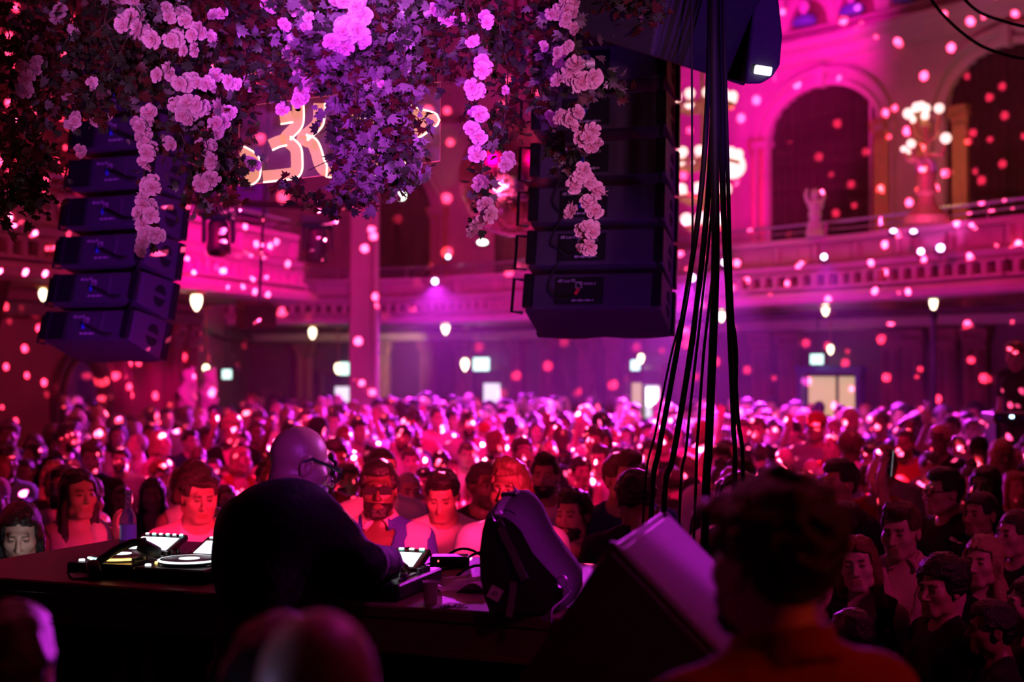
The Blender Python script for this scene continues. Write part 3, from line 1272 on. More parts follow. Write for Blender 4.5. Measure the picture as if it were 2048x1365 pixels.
doorway(1, BACK, 680, .75, 2.2, [(-.1, .25, .9, 1.9, 'door_light')], 'wood_dark')
exit_sign(696, 738, BACK, 20, 26, EX + 'the dark doorway beside the tall column')
doorway(2, BACK, 980, 1.0, 2.3, [(-.12, .3, 1.1, 2.0, 'door_light')], 'wood_dark')
exit_sign(978, 729, BACK, 38, 27, EX + 'the doorway under the mirror ball')
doorway(3, BACK, 1300, 1.1, 2.3, [(-.5, -.2, 1.0, 2.05, 'door_yellow'), (-.05, .5, 1.0, 2.0, 'door_light'), (.0, .35, 1.6, 1.95, 'white_light')], 'wood_dark')
exit_sign(1301, 731, BACK, 33, 22, EX + 'the bright doorway under the large speaker hang')
doorway(4, BACK, 1668, 1.10, 2.26, [(-.48, .08, .6, 2.2, 'door_yellow'), (.16, .50, .6, 2.2, 'door_yellow')], 'blue_frame')
exit_sign(1660, 719, BACK, 34, 22, EX + 'the yellow glass door with a blue frame')
doorway(5, LEFT, 470, 1.0, 2.3, [(.1, .2, 1.0, 2.0, 'door_light')], 'blue_frame')
exit_sign(452, 749, [(-6, 27), (-3, 30)], 24, 20, EX + 'the dark passage past the paired herm statues', 0)

# the arched mirror by the drape
c, MMIR = arch(LEFT, 158, .50, 1.95, .2, 'mirror', MATS['wood_dark'], ringw=.16, out=.10)
m_ = c.build('mirror_glass', MATS['mirror'])
fr = thing('mirror', 'arched wall mirror in a dark rounded frame beside the brown drape', 'mirror', M=MMIR)
m_.data.transform(MMIR.inverted())
m_.parent = fr
hoop = MB()
hoop.tube([(-.53, -.12, .2)] + [(.53 * -math.cos(PI * i / 20), -.12, 1.95 + .53 * math.sin(PI * i / 20)) for i in range(21)] + [(.53, -.12, .2)], .035, 10)
hoop.build('mirror_frame', MATS['wood_dark'], fr, smooth=True)
# the brown drape
vs, fs = [], []
N = 70
for i in range(N + 1):
    t = i / N
    for j in range(13):
        s = j / 12
        z = 3.28 * (1 - s) + .02
        xw = 1.65 - .75 * s
        x = -7.15 + t * xw
        y = 15.3 + .35 * t + .055 * math.sin(t * 60 + 2 * s) + .03 * math.sin(t * 23)
        vs.append((x, y, z))
for i in range(N):
    for j in range(12):
        fs.append((i * 13 + j, i * 13 + j + 1, i * 13 + 14 + j, i * 13 + 13 + j))
dr = MB().add(vs, fs).build('drape', MATS['brown_drape'], smooth=True)
tag(dr, 'long brown drape hanging beneath the side balcony, gathered towards its foot', 'curtain')


# paired herms
def herm(px, lab):
    M = frame(LEFT, px, .28)
    t = thing('statue', lab, 'statue', M=M)
    b = MB()
    b.lathe([(.10, .0), (.12, .1), (.13, .6), (.16, 1.5)], 4, M=RZ(PI / 4))
    b.build('tapered_shaft', MATS['wall_red'], t)
    f = Fig(male=px < 360)
    def fn(p):
        q = p + np.float32((0, 0, 0))
        d = f.torso(q)
        d = smin(d, cone(q, (0, .035, 1.40), (0, .022, 1.53), .055, .05), .03)
        d = smin(d, f.head(q), .02)
        d = smin(d, cone(q, (-.19, .0, 1.36), (-.10, -.10, 1.16), .05, .04), .03)
        d = smin(d, cone(q, (.19, .0, 1.36), (.12, -.02, 1.72), .05, .035), .03)
        return np.maximum(d, .92 - q[:, 2])
    V, Q = nets(fn, axis(-.3, .3, .022), axis(-.2, .2, .02), axis(.8, 1.8, .02))
    V[:, 2] += .62
    link('torso', np_mesh('herm', V, Q, MATS['marble']), t)
    return t


herm(342, 'carved herm figure on a tapered shaft, first of the pair from the arched mirror')
herm(385, 'carved herm figure on a tapered shaft, second of the pair from the arched mirror')


# hanging acorn lamps beneath the balconies
def acorn(px, py, d, hpx, lab, hang=3.3):
    c = P(px, py, d)
    h = hpx * d / FPX
    o = thing('pendant_lamp', lab, 'lamp', c)
    r = h * .30
    MB().lathe([(0, -h / 2), (r * .35, -h * .42), (r * .8, -h * .18), (r, h * .1), (r * .9, h * .3), (r * .5, h * .45), (0, h * .5)], 16).build('lamp_globe', MATS['bulb_warm'], o, smooth=True)
    MB().lathe([(r * .5, h * .45), (r * .62, h * .5), (r * .3, h * .62), (.012, h * .7), (.012, hang - c.z)], 12).build('lamp_stem', MATS['gilt'], o, smooth=True)
    MB().lathe([(.12, 0), (.10, -.03), (.02, -.05)][::-1], 14, c=(0, 0, hang - c.z)).build('ceiling_rose', MATS['gilt'], o, smooth=True)
    return o


AC = 'acorn lamp hanging under the balcony '
acorn(393, 604, 17.9, 38, AC + 'by the slim speaker hang, largest of them')
acorn(625, 667, 31, 24, AC + 'just before the tall column')
acorn(891, 657, 30.4, 26, AC + 'beneath the blue-white spotlight')
acorn(1443, 632, 23.6, 26, AC + 'seen between the hanging cables')
acorn(1651, 620, 21.8, 26, AC + 'over the yellow glass door')
acorn(86, 590, 16.4, 26, AC + 'showing through the handle of the slim speaker hang')
acorn(412, 740, 22, 22, AC + 'beside the paired statues', 3.3)
acorn(676, 738, 33, 22, AC + 'next to the exit sign by the column', 3.3)
acorn(930, 730, 32.5, 26, AC + 'next to the exit sign under the mirror ball', 3.3)
acorn(1282, 718, 28, 20, AC + 'over the bright doorway', 3.3)
acorn(1661, 700, 24.2, 20, AC + 'in front of the exit sign over the glass door', 3.3)

# a lamp on a black post by the far side wall
c = P(1867, 607, 20.2)
o = thing('lamp_post', 'black standing lamp post with a glowing acorn head against the gold-lit pier', 'lamp', (c.x, c.y, 0))
h = .19
MB().lathe([(0, c.z - h / 2), (.03, c.z - h * .42), (.055, c.z), (.05, c.z + .06), (0, c.z + .1)], 14).build('lamp_globe', MATS['bulb_warm'], o, smooth=True)
MB().lathe([(.2, 0), (.18, .1), (.06, .18), (.04, .5), (.035, c.z - .25), (.06, c.z - .2), (.03, c.z - h / 2)], 12).build('post', MATS['iron'], o, smooth=True)
MB().lathe([(.06, c.z + .05), (.02, c.z + .12), (0, c.z + .15)], 12).build('lamp_cap', MATS['iron'], o, smooth=True)


# the lamp standard on the balcony corner, many globes
def standard(px, d, lab):
    zb = 4.28
    x = (px - 1024) * d / FPX
    o = thing('candelabrum', lab, 'lamp', (x, d, zb))
    S = d / FPX
    Z = lambda py: zat(py, d) - zb
    X = lambda q: (q - px) * S
    MB().lathe([(.30, -.02), (.30, .08), (.22, .14), (.12, .25), (.09, .5), (.13, .6), (.08, .7), (.07, Z(400)), (.15, Z(385)), (.11, Z(365)), (.13, Z(350)), (.05, Z(330)), (.045, Z(270)), (.09, Z(255)), (.03, Z(240))], 16).build('standard', MATS['gilt'], o, smooth=True)
    gl = [(1812, 232, 12), (1834, 216, 11), (1848, 210, 10), (1862, 212, 11), (1876, 220, 11), (1853, 232, 9), (1833, 236, 8), (1886, 281, 12), (1822, 289, 10), (1812, 297, 7), (1828, 299, 6)]
    for i, (gx, gy, gr) in enumerate(gl):
        yy = ((i * 37) % 7 - 3) * .06
        c = Vector((X(gx), yy, Z(gy)))
        g = MB().ball(c, gr * S * .92, 14).build('globe', MATS['globe_glow'], o, smooth=True)
        base = Vector((0, 0, Z(290 if gy < 250 else 310)))
        mid = (base + c) / 2 + Vector((c.x * .3, yy * .3, -.12))
        MB().tube([base, mid, c - Vector((0, 0, gr * S))], [.03, .024, .02], 8).build('arm', MATS['gilt'], o, smooth=True)
    for i in range(5):
        a = i * 2 * PI / 5
        MB().tube([(0, 0, Z(318)), (.10 * math.cos(a), .10 * math.sin(a), Z(325)), (.13 * math.cos(a), .13 * math.sin(a), Z(345))], [.03, .035, .02], 8).build('leaf_scroll', MATS['plaster'], o, smooth=True)
    return o


standard(1855, 18.9, 'tall gilded lamp standard crowned by a cluster of white globes on the balcony')

# tiered chandelier with rings of globes
chd = 20.5
cc = P(1405, 300, chd)
ch = thing('chandelier', 'large tiered chandelier with rings of glowing globes behind the hanging cables', 'chandelier', (cc.x, cc.y, cc.z))
S = chd / FPX
MB().tube([(0, 0, -190 * S), (0, 0, 11 - cc.z)], .03, 8).build('stem', MATS['gilt'], ch, smooth=True)
for (py, rp, n, gr) in ((196, 62, 11, 13), (312, 72, 13, 13), (380, 52, 9, 11), (440, 36, 6, 15)):
    z = (300 - py) * S
    r = rp * S
    ring = [(r * math.cos(2 * PI * i / 28), r * math.sin(2 * PI * i / 28), z - .12) for i in range(29)]
    MB().tube(ring, .03, 8, cap=False).build('ring', MATS['gilt'], ch, smooth=True)
    MB().lathe([(.06, z - .2), (.14, z - .12), (.05, z)], 12).build('boss', MATS['gilt'], ch, smooth=True)
    for i in range(n):
        a = 2 * PI * (i + .3) / n
        MB().ball((r * math.cos(a), r * math.sin(a), z), gr * S * .8, 12).build('globe', MATS['globe_glow'], ch, smooth=True)
        if i % 2 == 0:
            MB().tube([(0, 0, z - .15), (r * .5 * math.cos(a), r * .5 * math.sin(a), z - .22), (r * math.cos(a), r * math.sin(a), z - .1)], .018, 6).build('arm', MATS['gilt'], ch, smooth=True)
MB().ball(P(1466, 332, chd) - cc, 26 * S, 16).build('globe', MATS['globe_glow'], ch, smooth=True)

# a statuette on the balcony edge
c = P(1630, 440, 20.9)
t = thing('statue', 'small pale statue on the balcony rail in front of the lit arch', 'statue', (c.x, c.y, 4.28))
b = MB()
b.lathe([(.14, 0), (.12, .06), (.06, .1), (.05, .25)], 10)
for s in (-1, 1):
    b.tube([(s * .10, 0, .02), (s * .05, 0, .22)], [.04, .05], 8)
b.build('base', MATS['marble'], t, smooth=True)
b = MB()
b.ball((0, 0, .32), (.10, .08, .12), 12)
b.ball((.01, 0, .46), (.12, .09, .10), 12)
b.ball((0, 0, .62), (.07, .07, .085), 12)
b.tube([(-.09, 0, .5), (-.14, -.02, .62), (-.11, 0, .7)], [.04, .03, .02], 8)
b.tube([(.09, 0, .5), (.13, -.02, .6), (.10, 0, .68)], [.04, .03, .02], 8)
b.build('figure', MATS['marble'], t, smooth=True)

# clutter on the side balcony: columns, dark cases
for px in (372, 405, 455, 505, 545):
    p, tn = on(SIDE, px)
    b = MB().lathe([(.13, 3.5), (.13, 3.7), (.09, 3.75), (.085, 6.6), (.13, 6.7), (.14, 6.9)], 14, c=(p.x - 1.0, p.y + .5, 0))
    struct('trim_%d' % tr, b, MATS['plaster'], smooth=True)
    nexttr()
mat('navy_case', (.02, .03, .12), .6)
for px, py, d, w, h, lab in ((505, 400, 20.5, .42, .45, 'dark blue equipment case on the side balcony edge'), (420, 372, 18.9, .35, .3, 'small dark case behind the side balcony rail')):
    c = P(px, py, d)
    t = thing('equipment_case', lab, 'case', c)
    MB().box((0, 0, 0), (w, .35, h), bev=.02).build('case_body', MATS['navy_case'], t)
    MB().box((0, -.18, h * .3), (w * .4, .03, .04), bev=.01).build('case_handle', MATS['iron'], t)
    MB().box((0, 0, -(c.z - 4.43) / 2 - h / 4), (w * .6, .2, max(c.z - 4.43 - h / 2, .02))).build('case_stand', MATS['iron'], t)
# ---------------------------------------------------------------- stage, booth table and what stands on it
mat('stage_black', (.018, .016, .018), .7, var=.3, scale=20)
mat('table_wood', (.13, .05, .045), .42, var=.4, scale=7, bump=.12, bscale=80)
mat('gear_black', (.016, .016, .02), .35, var=.15, bump=.06, bscale=180)
mat('gear_grey', (.30, .30, .34), .35, metal=.6)
mat('speaker_black', (.035, .03, .045), .55, var=.2, scale=30, bump=.25, bscale=160)
mat('grille', (.13, .11, .15), .6, var=.25, scale=60, bump=.35, bscale=220)
mat('canvas', (.026, .022, .028), .85, var=.2, scale=30, bump=.4, bscale=150)
mat('webbing', (.20, .17, .20), .8, var=.2, scale=60, bump=.4, bscale=200)
mat('steel', (.6, .6, .65), .25, metal=1)
mat('paper', (.75, .70, .74), .7, var=.05)
mat('ink', (.06, .03, .12), .6)
mat('cup_paper', (.70, .48, .48), .6, var=.06)
mat('bottle_glass', (.85, .75, .92), .05, trans=.85, ior=1.4, var=.02)
mat('bottle_label', (.65, .55, .80), .5)
mat('rubber', (.015, .015, .018), .6, var=.1)
glow('deck_screen', (.86, .93, 1.0), 1.7)
glow('jog_ring', (.88, .94, 1.0), 1.8)
glow('led_cyan', (.35, .95, .85), 4)
glow('led_amber', (1, .55, .12), 4)
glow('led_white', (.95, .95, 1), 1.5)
glow('led_red', (1, .08, .1), 3)
ZS = .5
ZT = 1.61
A0 = Vector((-2.07, 5.0, 0))
U = Vector((.923, -.385, 0))
W_ = Vector((.385, .923, 0))


def tab(u, v, z=0.0):
    return A0 + U * u + W_ * v + Vector((0, 0, ZT + z))


TF = Matrix.Identity(4)
TF.col[0][:3] = U
TF.col[1][:3] = W_

# stage deck
edge = [(-9, 9.4), (-1.72, 6.35), (1.0, 5.2), (1.5, 3.4), (3.2, 2.0), (3.2, -4), (-9, -4)]
struct('floor_stage', MB().prism(edge[::-1], 0.0, ZS), MATS['stage_black'])

tb = thing('booth_table', 'long dark wooden booth table carrying the players, bag and cup', 'table', M=T(A0.x, A0.y, 0) @ TF)
L_, D_ = 2.62, 1.12
top = MB().box((L_ / 2, D_ / 2, ZT - .02), (L_, D_, .04), bev=.006)
top.build('table_top', MATS['table_wood'], tb)
MB().box((L_ / 2, .02, ZT - .085), (L_ - .04, .03, .085), bev=.004).build('front_rail', MATS['table_wood'], tb)
MB().box((L_ / 2, .012, ZT - .135), (L_ - .04, .02, .02), bev=.004).build('rail_moulding', MATS['table_wood'], tb)
MB().box((L_ / 2, D_ - .03, (ZT - .1 + ZS) / 2), (L_ - .06, .03, ZT - .12 - ZS)).build('back_panel', MATS['stage_black'], tb)
MB().box((.03, D_ / 2, (ZT - .1 + ZS) / 2), (.03, D_ - .16, ZT - .12 - ZS)).build('end_panel', MATS['stage_black'], tb)
for u in (.06, .82, .94, 1.75, L_ - .06):
    MB().box((u, .06, (ZT - .12 + ZS) / 2), (.06, .06, ZT - .14 - ZS), bev=.006).build('leg', MATS['table_wood'], tb)
for u in (.06, L_ - .06):
    MB().box((u, D_ - .09, (ZT - .12 + ZS) / 2), (.06, .06, ZT - .14 - ZS), bev=.006).build('leg', MATS['table_wood'], tb)


# players
def player(u, v, lab, yaw, w=.30, dep=.40, ring='jog_ring', partial=False, M=None, bright=True):
    M = M or T(tab(u, v)) @ TF @ RZ(yaw)
    o = thing('media_player', lab, 'media player', M=M)
    h = .048
    MB().box((0, dep / 2, h / 2), (w, dep, h), bev=.006).build('player_body', MATS['gear_black'], o)
    jc = (0, .135, h)
    MB().lathe([(.105, 0), (.105, .012), (.098, .018), (.03, .018), (.0, .018)], 36, c=jc).build('jog_wheel', MATS['gear_black'], o, smooth=True)
    MB().lathe([(.1062, .0125), (.1062, .0155), (.0995, .0185), (.0975, .0165)], 36, c=jc).build('jog_ring', MATS[ring], o, smooth=True)
    MB().lathe([(.035, .0181), (.035, .0195), (0, .0195)], 24, c=jc).build('jog_display', MATS['jog_ring'], o)
    RS = T(0, .345, h + .026) @ RX(math.radians(20))
    MB().box((0, .006, -.006), (w * .72, .145, .022), RS, .004).build('screen_housing', MATS['gear_black'], o)
    MB().box((0, -.004, .0062), (w * .60, .095, .002), RS).build('screen', MATS['deck_screen'], o)
    for i in range(6):
        MB().box(((i - 2.5) * w * .11, .068, .0075), (w * .055, .009, .006), RS, .002).build('hot_button', MATS['led_cyan' if i % 2 else 'led_white'], o)
    for i in range(4):
        MB().lathe([(.011, 0), (.010, .006), (0, .006)], 12, c=(-w / 2 + .028, .05 + i * .06, h)).build('pad', MATS['led_amber' if i % 2 else 'led_white' if i == 0 else 'gear_grey'], o, smooth=True)
    MB().box((w / 2 - .03, .15, h + .003), (.008, .15, .004)).build('tempo_slot', MATS['gear_grey'], o)
    MB().box((w / 2 - .03, .12, h + .010), (.026, .018, .016), bev=.003).build('tempo_fader', MATS['gear_grey'], o)
    for i in range(3):
        MB().lathe([(.009, 0), (.008, .014), (0, .014)], 12, c=(w / 2 - .03, .26 + i * .04, h)).build('knob', MATS['gear_grey'], o, smooth=True)
    return o


player(.66, .13, 'media player at the table end, half covered by the headphones', math.radians(4), w=.26, ring='gear_grey')
pl_ = [q for q in C.objects if q.name.startswith('media_player')][0]
for a0, a1, m_n in ((3.9, 4.7, 'led_cyan'), (4.75, 5.6, 'led_amber')):
    MB().tube([(.112 * math.cos(a0 + (a1 - a0) * i / 8), .135 + .112 * math.sin(a0 + (a1 - a0) * i / 8), .058) for i in range(9)], .004, 6).build('ring_light', MATS[m_n], pl_)
player(.955, .115, 'media player with white glowing jog wheel just beside the DJ', math.radians(4), w=.27)
vr = Vector((.279, .96, 0))
ur = Vector((.96, -.279, 0))
MR = Matrix.Identity(4)
MR.col[0][:3] = ur
MR.col[1][:3] = vr
F0 = Vector((-.343, 4.35, ZT)) - ur * .165 + Vector((0, 0, .006))
player(0, 0, "media player with glaring screen under the DJ's hand", 0, w=.33, M=T(F0) @ MR)
# mixer between, mostly behind the DJ
o = thing('mixer', 'black mixing desk between the players, mostly hidden behind the DJ', 'mixer', M=T(tab(1.28, .13)) @ TF)
MB().box((0, .2, .03), (.30, .40, .06), bev=.006).build('mixer_body', MATS['gear_black'], o)
for i in range(4):
    for j in range(5):
        MB().lathe([(.010, 0), (.008, .016), (0, .016)], 10, c=(-.1 + i * .066, .16 + j * .045, .06)).build('knob', MATS['gear_grey'], o, smooth=True)
    MB().box((-.1 + i * .066, .08, .068), (.018, .024, .016), bev=.003).build('fader', MATS['gear_grey'], o)
MB().box((.02, .01, .055), (.03, .004, .01)).build('indicator_light', MATS['led_white'], o)

# headphones lying on the first player
hp = thing('headphones', 'black headphones lying on the first media player', 'headphones', M=T(P(292, 1112, 4.93)) @ RZ(.3))
pts = [(-.17 + .02, -.05, -.045), (-.16, -.02, -.0), (-.11, .0, .03), (-.05, .01, .05), (-.01, .01, .045)]
MB().tube([(-.19, -.06, -.04), (-.15, -.03, -.005), (-.10, -.01, .025), (-.05, .0, .045), (0, .01, .05)], [.012, .014, .015, .014, .012], 10).build('headband', MATS['rubber'], hp, smooth=True)
for c, a in (((.012, .0, .022), .5), ((-.17, -.05, -.042), 1.3)):
    MB().lathe([(0, -.022), (.036, -.022), (.042, -.012), (.042, .008), (.034, .02), (0, .022)], 22, M=T(c) @ Matrix.Rotation(a, 4, 'Y')).build('ear_cup', MATS['rubber'], hp, smooth=True)
    MB().lathe([(.037, -.024), (.043, -.02), (.037, -.015)], 22, M=T(c) @ Matrix.Rotation(a, 4, 'Y')).build('ear_cushion', MATS['gear_grey'], hp, smooth=True)

# bottle
bt = P(256, 1092, 5.72)
bt.z = ZT
o = thing('bottle', 'clear glass bottle with pale label standing at the table end', 'bottle', bt)
MB().lathe([(.030, 0), (.033, .006), (.033, .105), (.030, .125), (.016, .15), (.0135, .165), (.0135, .215), (.016, .218), (.016, .226), (.012, .226), (.012, .165), (.014, .15), (.028, .124), (.030, .105), (.030, .01), (0, .008)], 24).build('bottle_glass', MATS['bottle_glass'], o, smooth=True)
MB().lathe([(.0336, .03), (.0336, .09)], 24).build('bottle_label', MATS['bottle_label'], o, smooth=True)
MB().lathe([(.026, .012), (.029, .02), (.029, .075), (0, .076)], 20).build('drink', MATS['bottle_label'], o, smooth=True)

# paper slip at the near edge
o = tag(MB().box((0, 0, 0), (.10, .07, .003), T(P(172, 1151, 4.86)) @ RZ(.5) @ RX(.12)).build('paper_slip', MATS['paper']), 'pale slip of paper by the first media player', 'paper')

# paper cup
cp = P(861, 1207, 4.33)
cp.z = ZT
o = thing('paper_cup', 'pink-lit paper cup standing in front of the bag', 'cup', cp)
MB().lathe([(.019, 0), (.0195, .003), (.0235, .066), (.0225, .066), (.0187, .006), (0, .005)], 28).build('cup_body', MATS['cup_paper'], o, smooth=True)
MB().tube([(.0238 * math.cos(2 * PI * i / 28), .0238 * math.sin(2 * PI * i / 28), .066) for i in range(29)], .0016, 6, cap=False).build('cup_rim', MATS['paper'], o, smooth=True)

# crumpled napkin
nk = P(925, 1172, 4.62)
V = []
n = 22
for i in range(n):
    for j in range(n):
        x, y = (i / (n - 1) - .5), (j / (n - 1) - .5)
        V.append((x * .22, y * .16, .012 + .014 * math.sin(9 * x + 2) * math.cos(8 * y) + .012 * math.sin(17 * x * y + 5 * y) + .05 * max(0, y) * (.6 + x)))
Fq = [(i * n + j, i * n + n + j, i * n + n + j + 1, i * n + j + 1) for i in range(n - 1) for j in range(n - 1)]
ob = MB().add(V, Fq, T(nk.x, nk.y, ZT) @ RZ(-.3)).build('napkin', MATS['cup_paper'], smooth=True)
tag(ob, 'crumpled napkin between the cup and the bag', 'napkin')

# note with handwriting under the bag's edge
o = thing('note_paper', 'white note sheet with scrawled writing under the bag', 'paper', M=T(P(930, 1212, 4.26).x, P(930, 1212, 4.26).y, ZT + .002) @ TF)
MB().box((.02, .0, 0), (.20, .10, .0015)).build('sheet', MATS['paper'], o)
sc = MB()
for k in range(4):
    pts = []
    for i in range(15):
        t = i / 14
        pts.append((-.075 + k * .012 + .045 * t + .008 * math.sin(t * 11 + k), -.035 + .028 * math.sin(t * 9 + k) + .03 * t + .012 * (k % 2), .0016))
    sc.tube(pts, .0016, 5)
sc.build('handwriting', MATS['ink'], o)

# cables on the table
for k, (a, lab) in enumerate((((870, 1118, 5.2, .9), 'thin black cable looped on the table behind the bright player'), ((930, 1122, 5.1, 2.1), 'black cable curled beside the black bag'), ((905, 1150, 4.75, 1.4), 'short black cable bent over the napkin'))):
    px, py, d, ph = a
    c = P(px, py, d)
    pts = []
    for i in range(26):
        t = i / 25
        pts.append((c.x - .16 + .32 * t + .035 * math.sin(6 * t + ph), c.y + .07 * math.sin(9 * t + ph), ZT + .006 + .045 * max(0, math.sin(8 * t + ph))))
    tag(MB().tube(pts, .005, 7).build('cable', MATS['rubber'], smooth=True), lab, 'cable')
o = thing('cable_box', 'small black connector box with a red light on the table', 'box', P(900, 1118, 5.15).xy.to_3d() + Vector((0, 0, ZT)))
MB().box((0, 0, .02), (.14, .09, .04), bev=.006).build('box_body', MATS['gear_black'], o)
MB().ball((-.04, -.046, .025), .004, 8).build('indicator_light', MATS['led_red'], o)

# the bag
bg = thing('bag', 'black canvas shoulder bag with webbing straps standing on the table', 'bag', (0, 4.08, ZT))
fp = [(975, 1232), (962, 1196), (953, 1158), (951, 1103), (957, 1062), (965, 1036), (975, 1029), (990, 1027), (1008, 1026), (1026, 1036), (1043, 1052), (1058, 1076), (1074, 1103), (1100, 1137), (1122, 1162), (1133, 1180), (1133, 1205), (1120, 1224), (1089, 1234)]
f3 = []
for (x, y) in fp:
    q = P(x, y, 4.10)
    f3.append(Vector((q.x, 4.10, q.z + (ZT - P(1000, 1233, 4.10).z))) - Vector((0, 4.08, ZT)))


def bagring(t):
    """rounded box: ring at depth t 0..1"""
    cen = sum(f3, Vector()) / len(f3)
    ins = .012 * (2 * abs(t - .5)) ** 4 + .0
    out = []
    for q in f3:
        dv = (q - cen)
        w = q - dv.normalized() * ins
        k = max(q.z, 0) / .3
        out.append(Vector((w.x + .07 * t, w.y + .30 * t, max(w.z, .002) + .055 * t * k)))
    return out


vs, fs = [], []
K = 13
ts = [0, .03, .07, .13, .2, .35, .5, .65, .8, .87, .93, .97, 1]
for t in ts:
    vs += bagring(t)
n = len(f3)
for i in range(K - 1):
    for j in range(n):
        k = (j + 1) % n
        fs.append((i * n + j, i * n + k, i * n + n + k, i * n + n + j))
fs.append(tuple(range(n - 1, -1, -1)))
fs.append(tuple((K - 1) * n + j for j in range(n)))
MB().add(vs, fs).build('bag_body', MATS['canvas'], bg, smooth=True)


def ribbon(pts, w, th, name, m, par, side):
    mb = MB()
    side = Vector(side)
    vs, fs = [], []
    for i, p in enumerate(pts):
        p = Vector(p)
        a = Vector(pts[max(i - 1, 0)])
        b = Vector(pts[min(i + 1, len(pts) - 1)])
        t = (b - a).normalized()
        s = (side - t * side.dot(t)).normalized() * w / 2
        nn = t.cross(s).normalized() * th / 2
        vs += [p - s - nn, p + s - nn, p + s + nn, p - s + nn]
    for i in range(len(pts) - 1):
        for j in range(4):
            k = (j + 1) % 4
            fs.append((i * 4 + j, i * 4 + k, i * 4 + 4 + k, i * 4 + 4 + j))
    fs += [(3, 2, 1, 0), tuple(len(pts) * 4 - 4 + j for j in range(4))]
    return mb.add(vs, fs).build(name, m, par)


def smooth_pts(pts, n=6):
    pts = [Vector(p) for p in pts]
    out = []
    for i in range(len(pts) - 1):
        p0, p1, p2, p3 = pts[max(i - 1, 0)], pts[i], pts[i + 1], pts[min(i + 2, len(pts) - 1)]
        for k in range(n):
            t = k / n
            out.append(.5 * ((2 * p1) + (p2 - p0) * t + (2 * p0 - 5 * p1 + 4 * p2 - p3) * t * t + (3 * p1 - p0 - 3 * p2 + p3) * t ** 3))
    out.append(pts[-1])
    return out


def bp(x, y, t, lift=0.0):
    q = P(x, y, 4.10 + .30 * t)
    return Vector((q.x, q.y - 4.08, q.z - ZT + lift))


ribbon(smooth_pts([bp(996, 1030, .0) - Vector((0, .01, 0)), bp(1005, 1012, .35, .004), bp(1016, 998, .62, .008)]), .022, .003, 'top_strap', MATS['webbing'], bg, (1, 0, 0))
MB().box(bp(1018, 993, .65, .004), (.05, .03, .016), bev=.005).build('buckle', MATS['gear_black'], bg)
ribbon(smooth_pts([bp(1028, 985, .75, .01), bp(1050, 1005, .8, .012), bp(1085, 1050, .85, .012), bp(1120, 1100, .9, .012), bp(1138, 1140, .9, .01), bp(1141, 1175, .8, .01)]), .03, .004, 'shoulder_strap', MATS['webbing'], bg, (0, 1, .2))
ribbon(smooth_pts([bp(1001, 1055, -.06), bp(1012, 1080, -.07), bp(1026, 1106, -.07), bp(1040, 1140, -.08), bp(1050, 1160, -.06)]), .022, .003, 'hanging_strap', MATS['webbing'], bg, (1, 0, 0))
ribbon(smooth_pts([bp(1027, 1165, -.05), bp(1024, 1195, -.07), bp(1018, 1235, -.08)]), .02, .003, 'tail_strap', MATS['webbing'], bg, (1, 0, 0))
ribbon(smooth_pts([bp(1135, 1190, .2), bp(1118, 1208, -.25), bp(1098, 1226, -.45), bp(1093, 1245, -.5)]), .03, .003, 'loose_strap', MATS['webbing'], bg, (.6, 0, .6))
for (x, y) in ((994, 1032), (1124, 1165)):
    c = bp(x, y, -.06)
    MB().tube([c + Vector((.014 * math.cos(a * PI / 8), 0, .017 * math.sin(a * PI / 8))) for a in range(17)], .0025, 6, cap=False).build('snap_hook', MATS['steel'], bg, smooth=True)
    MB().tube([c + Vector((.0, 0, -.016)), c + Vector((.010, -.004, -.03)), c + Vector((.022, -.004, -.03)), c + Vector((.012, 0, -.014))], .0022, 6).build('wire_ring', MATS['steel'], bg, smooth=True)
for dx in (0, 24):
    ribbon(smooth_pts([bp(1008 + dx * .75, 1024 - dx * 1.3, .15 + dx * .02, .006), bp(1026 + dx, 1033 - dx, .15 + dx * .02, .008), bp(1042 + dx, 1050 - dx, .15 + dx * .02, .004)]), .008, .006, 'zip_edge', MATS['rubber'], bg, (0, 1, 0))
cb = P(990, 1187, 4.10)
LB = T(cb.x, cb.y - 4.08 - .006, cb.z - ZT + .0) @ Matrix.Rotation(math.radians(28), 4, 'Y')
MB().box((0, 0, 0), (.037, .003, .037), LB).build('bag_label', MATS['paper'], bg)
MB().tube([LB @ Vector(p) for p in ((-.008, -.002, -.006), (-.002, -.002, .006), (.008, -.002, .004), (.006, -.002, -.004), (0, -.002, -.002), (-.004, -.002, -.010))], .0014, 5).build('label_mark', MATS['ink'], bg)

# the stage monitor on its case
MA = Vector((.195, 2.9, 1.958))
rd = Vector((.2421, .9703, 0))
pd = Vector((.9703, -.2421, 0))
MM = Matrix.Identity(4)
MM.col[0][:3] = pd
MM.col[1][:3] = rd
MM.col[3][:3] = MA
mo = thing('stage_monitor', 'black wedge monitor speaker with purple-lit grille beside the bag', 'speaker', M=MM)
prof = [(0, 0), (-.245, -.358), (-.245, -.52), (.20, -.56), (.36, -.56), (.42, -.42)]


def side_prism(prof, y0, y1, mb):
    n = len(prof)
    vs = [(x, y0, z) for x, z in prof] + [(x, y1, z) for x, z in prof]
    fs = [tuple(range(n)), tuple(range(2 * n - 1, n - 1, -1))]
    for i in range(n):
        j = (i + 1) % n
        fs.append((i, i + n, j + n, j))
    return mb.add(vs, fs)


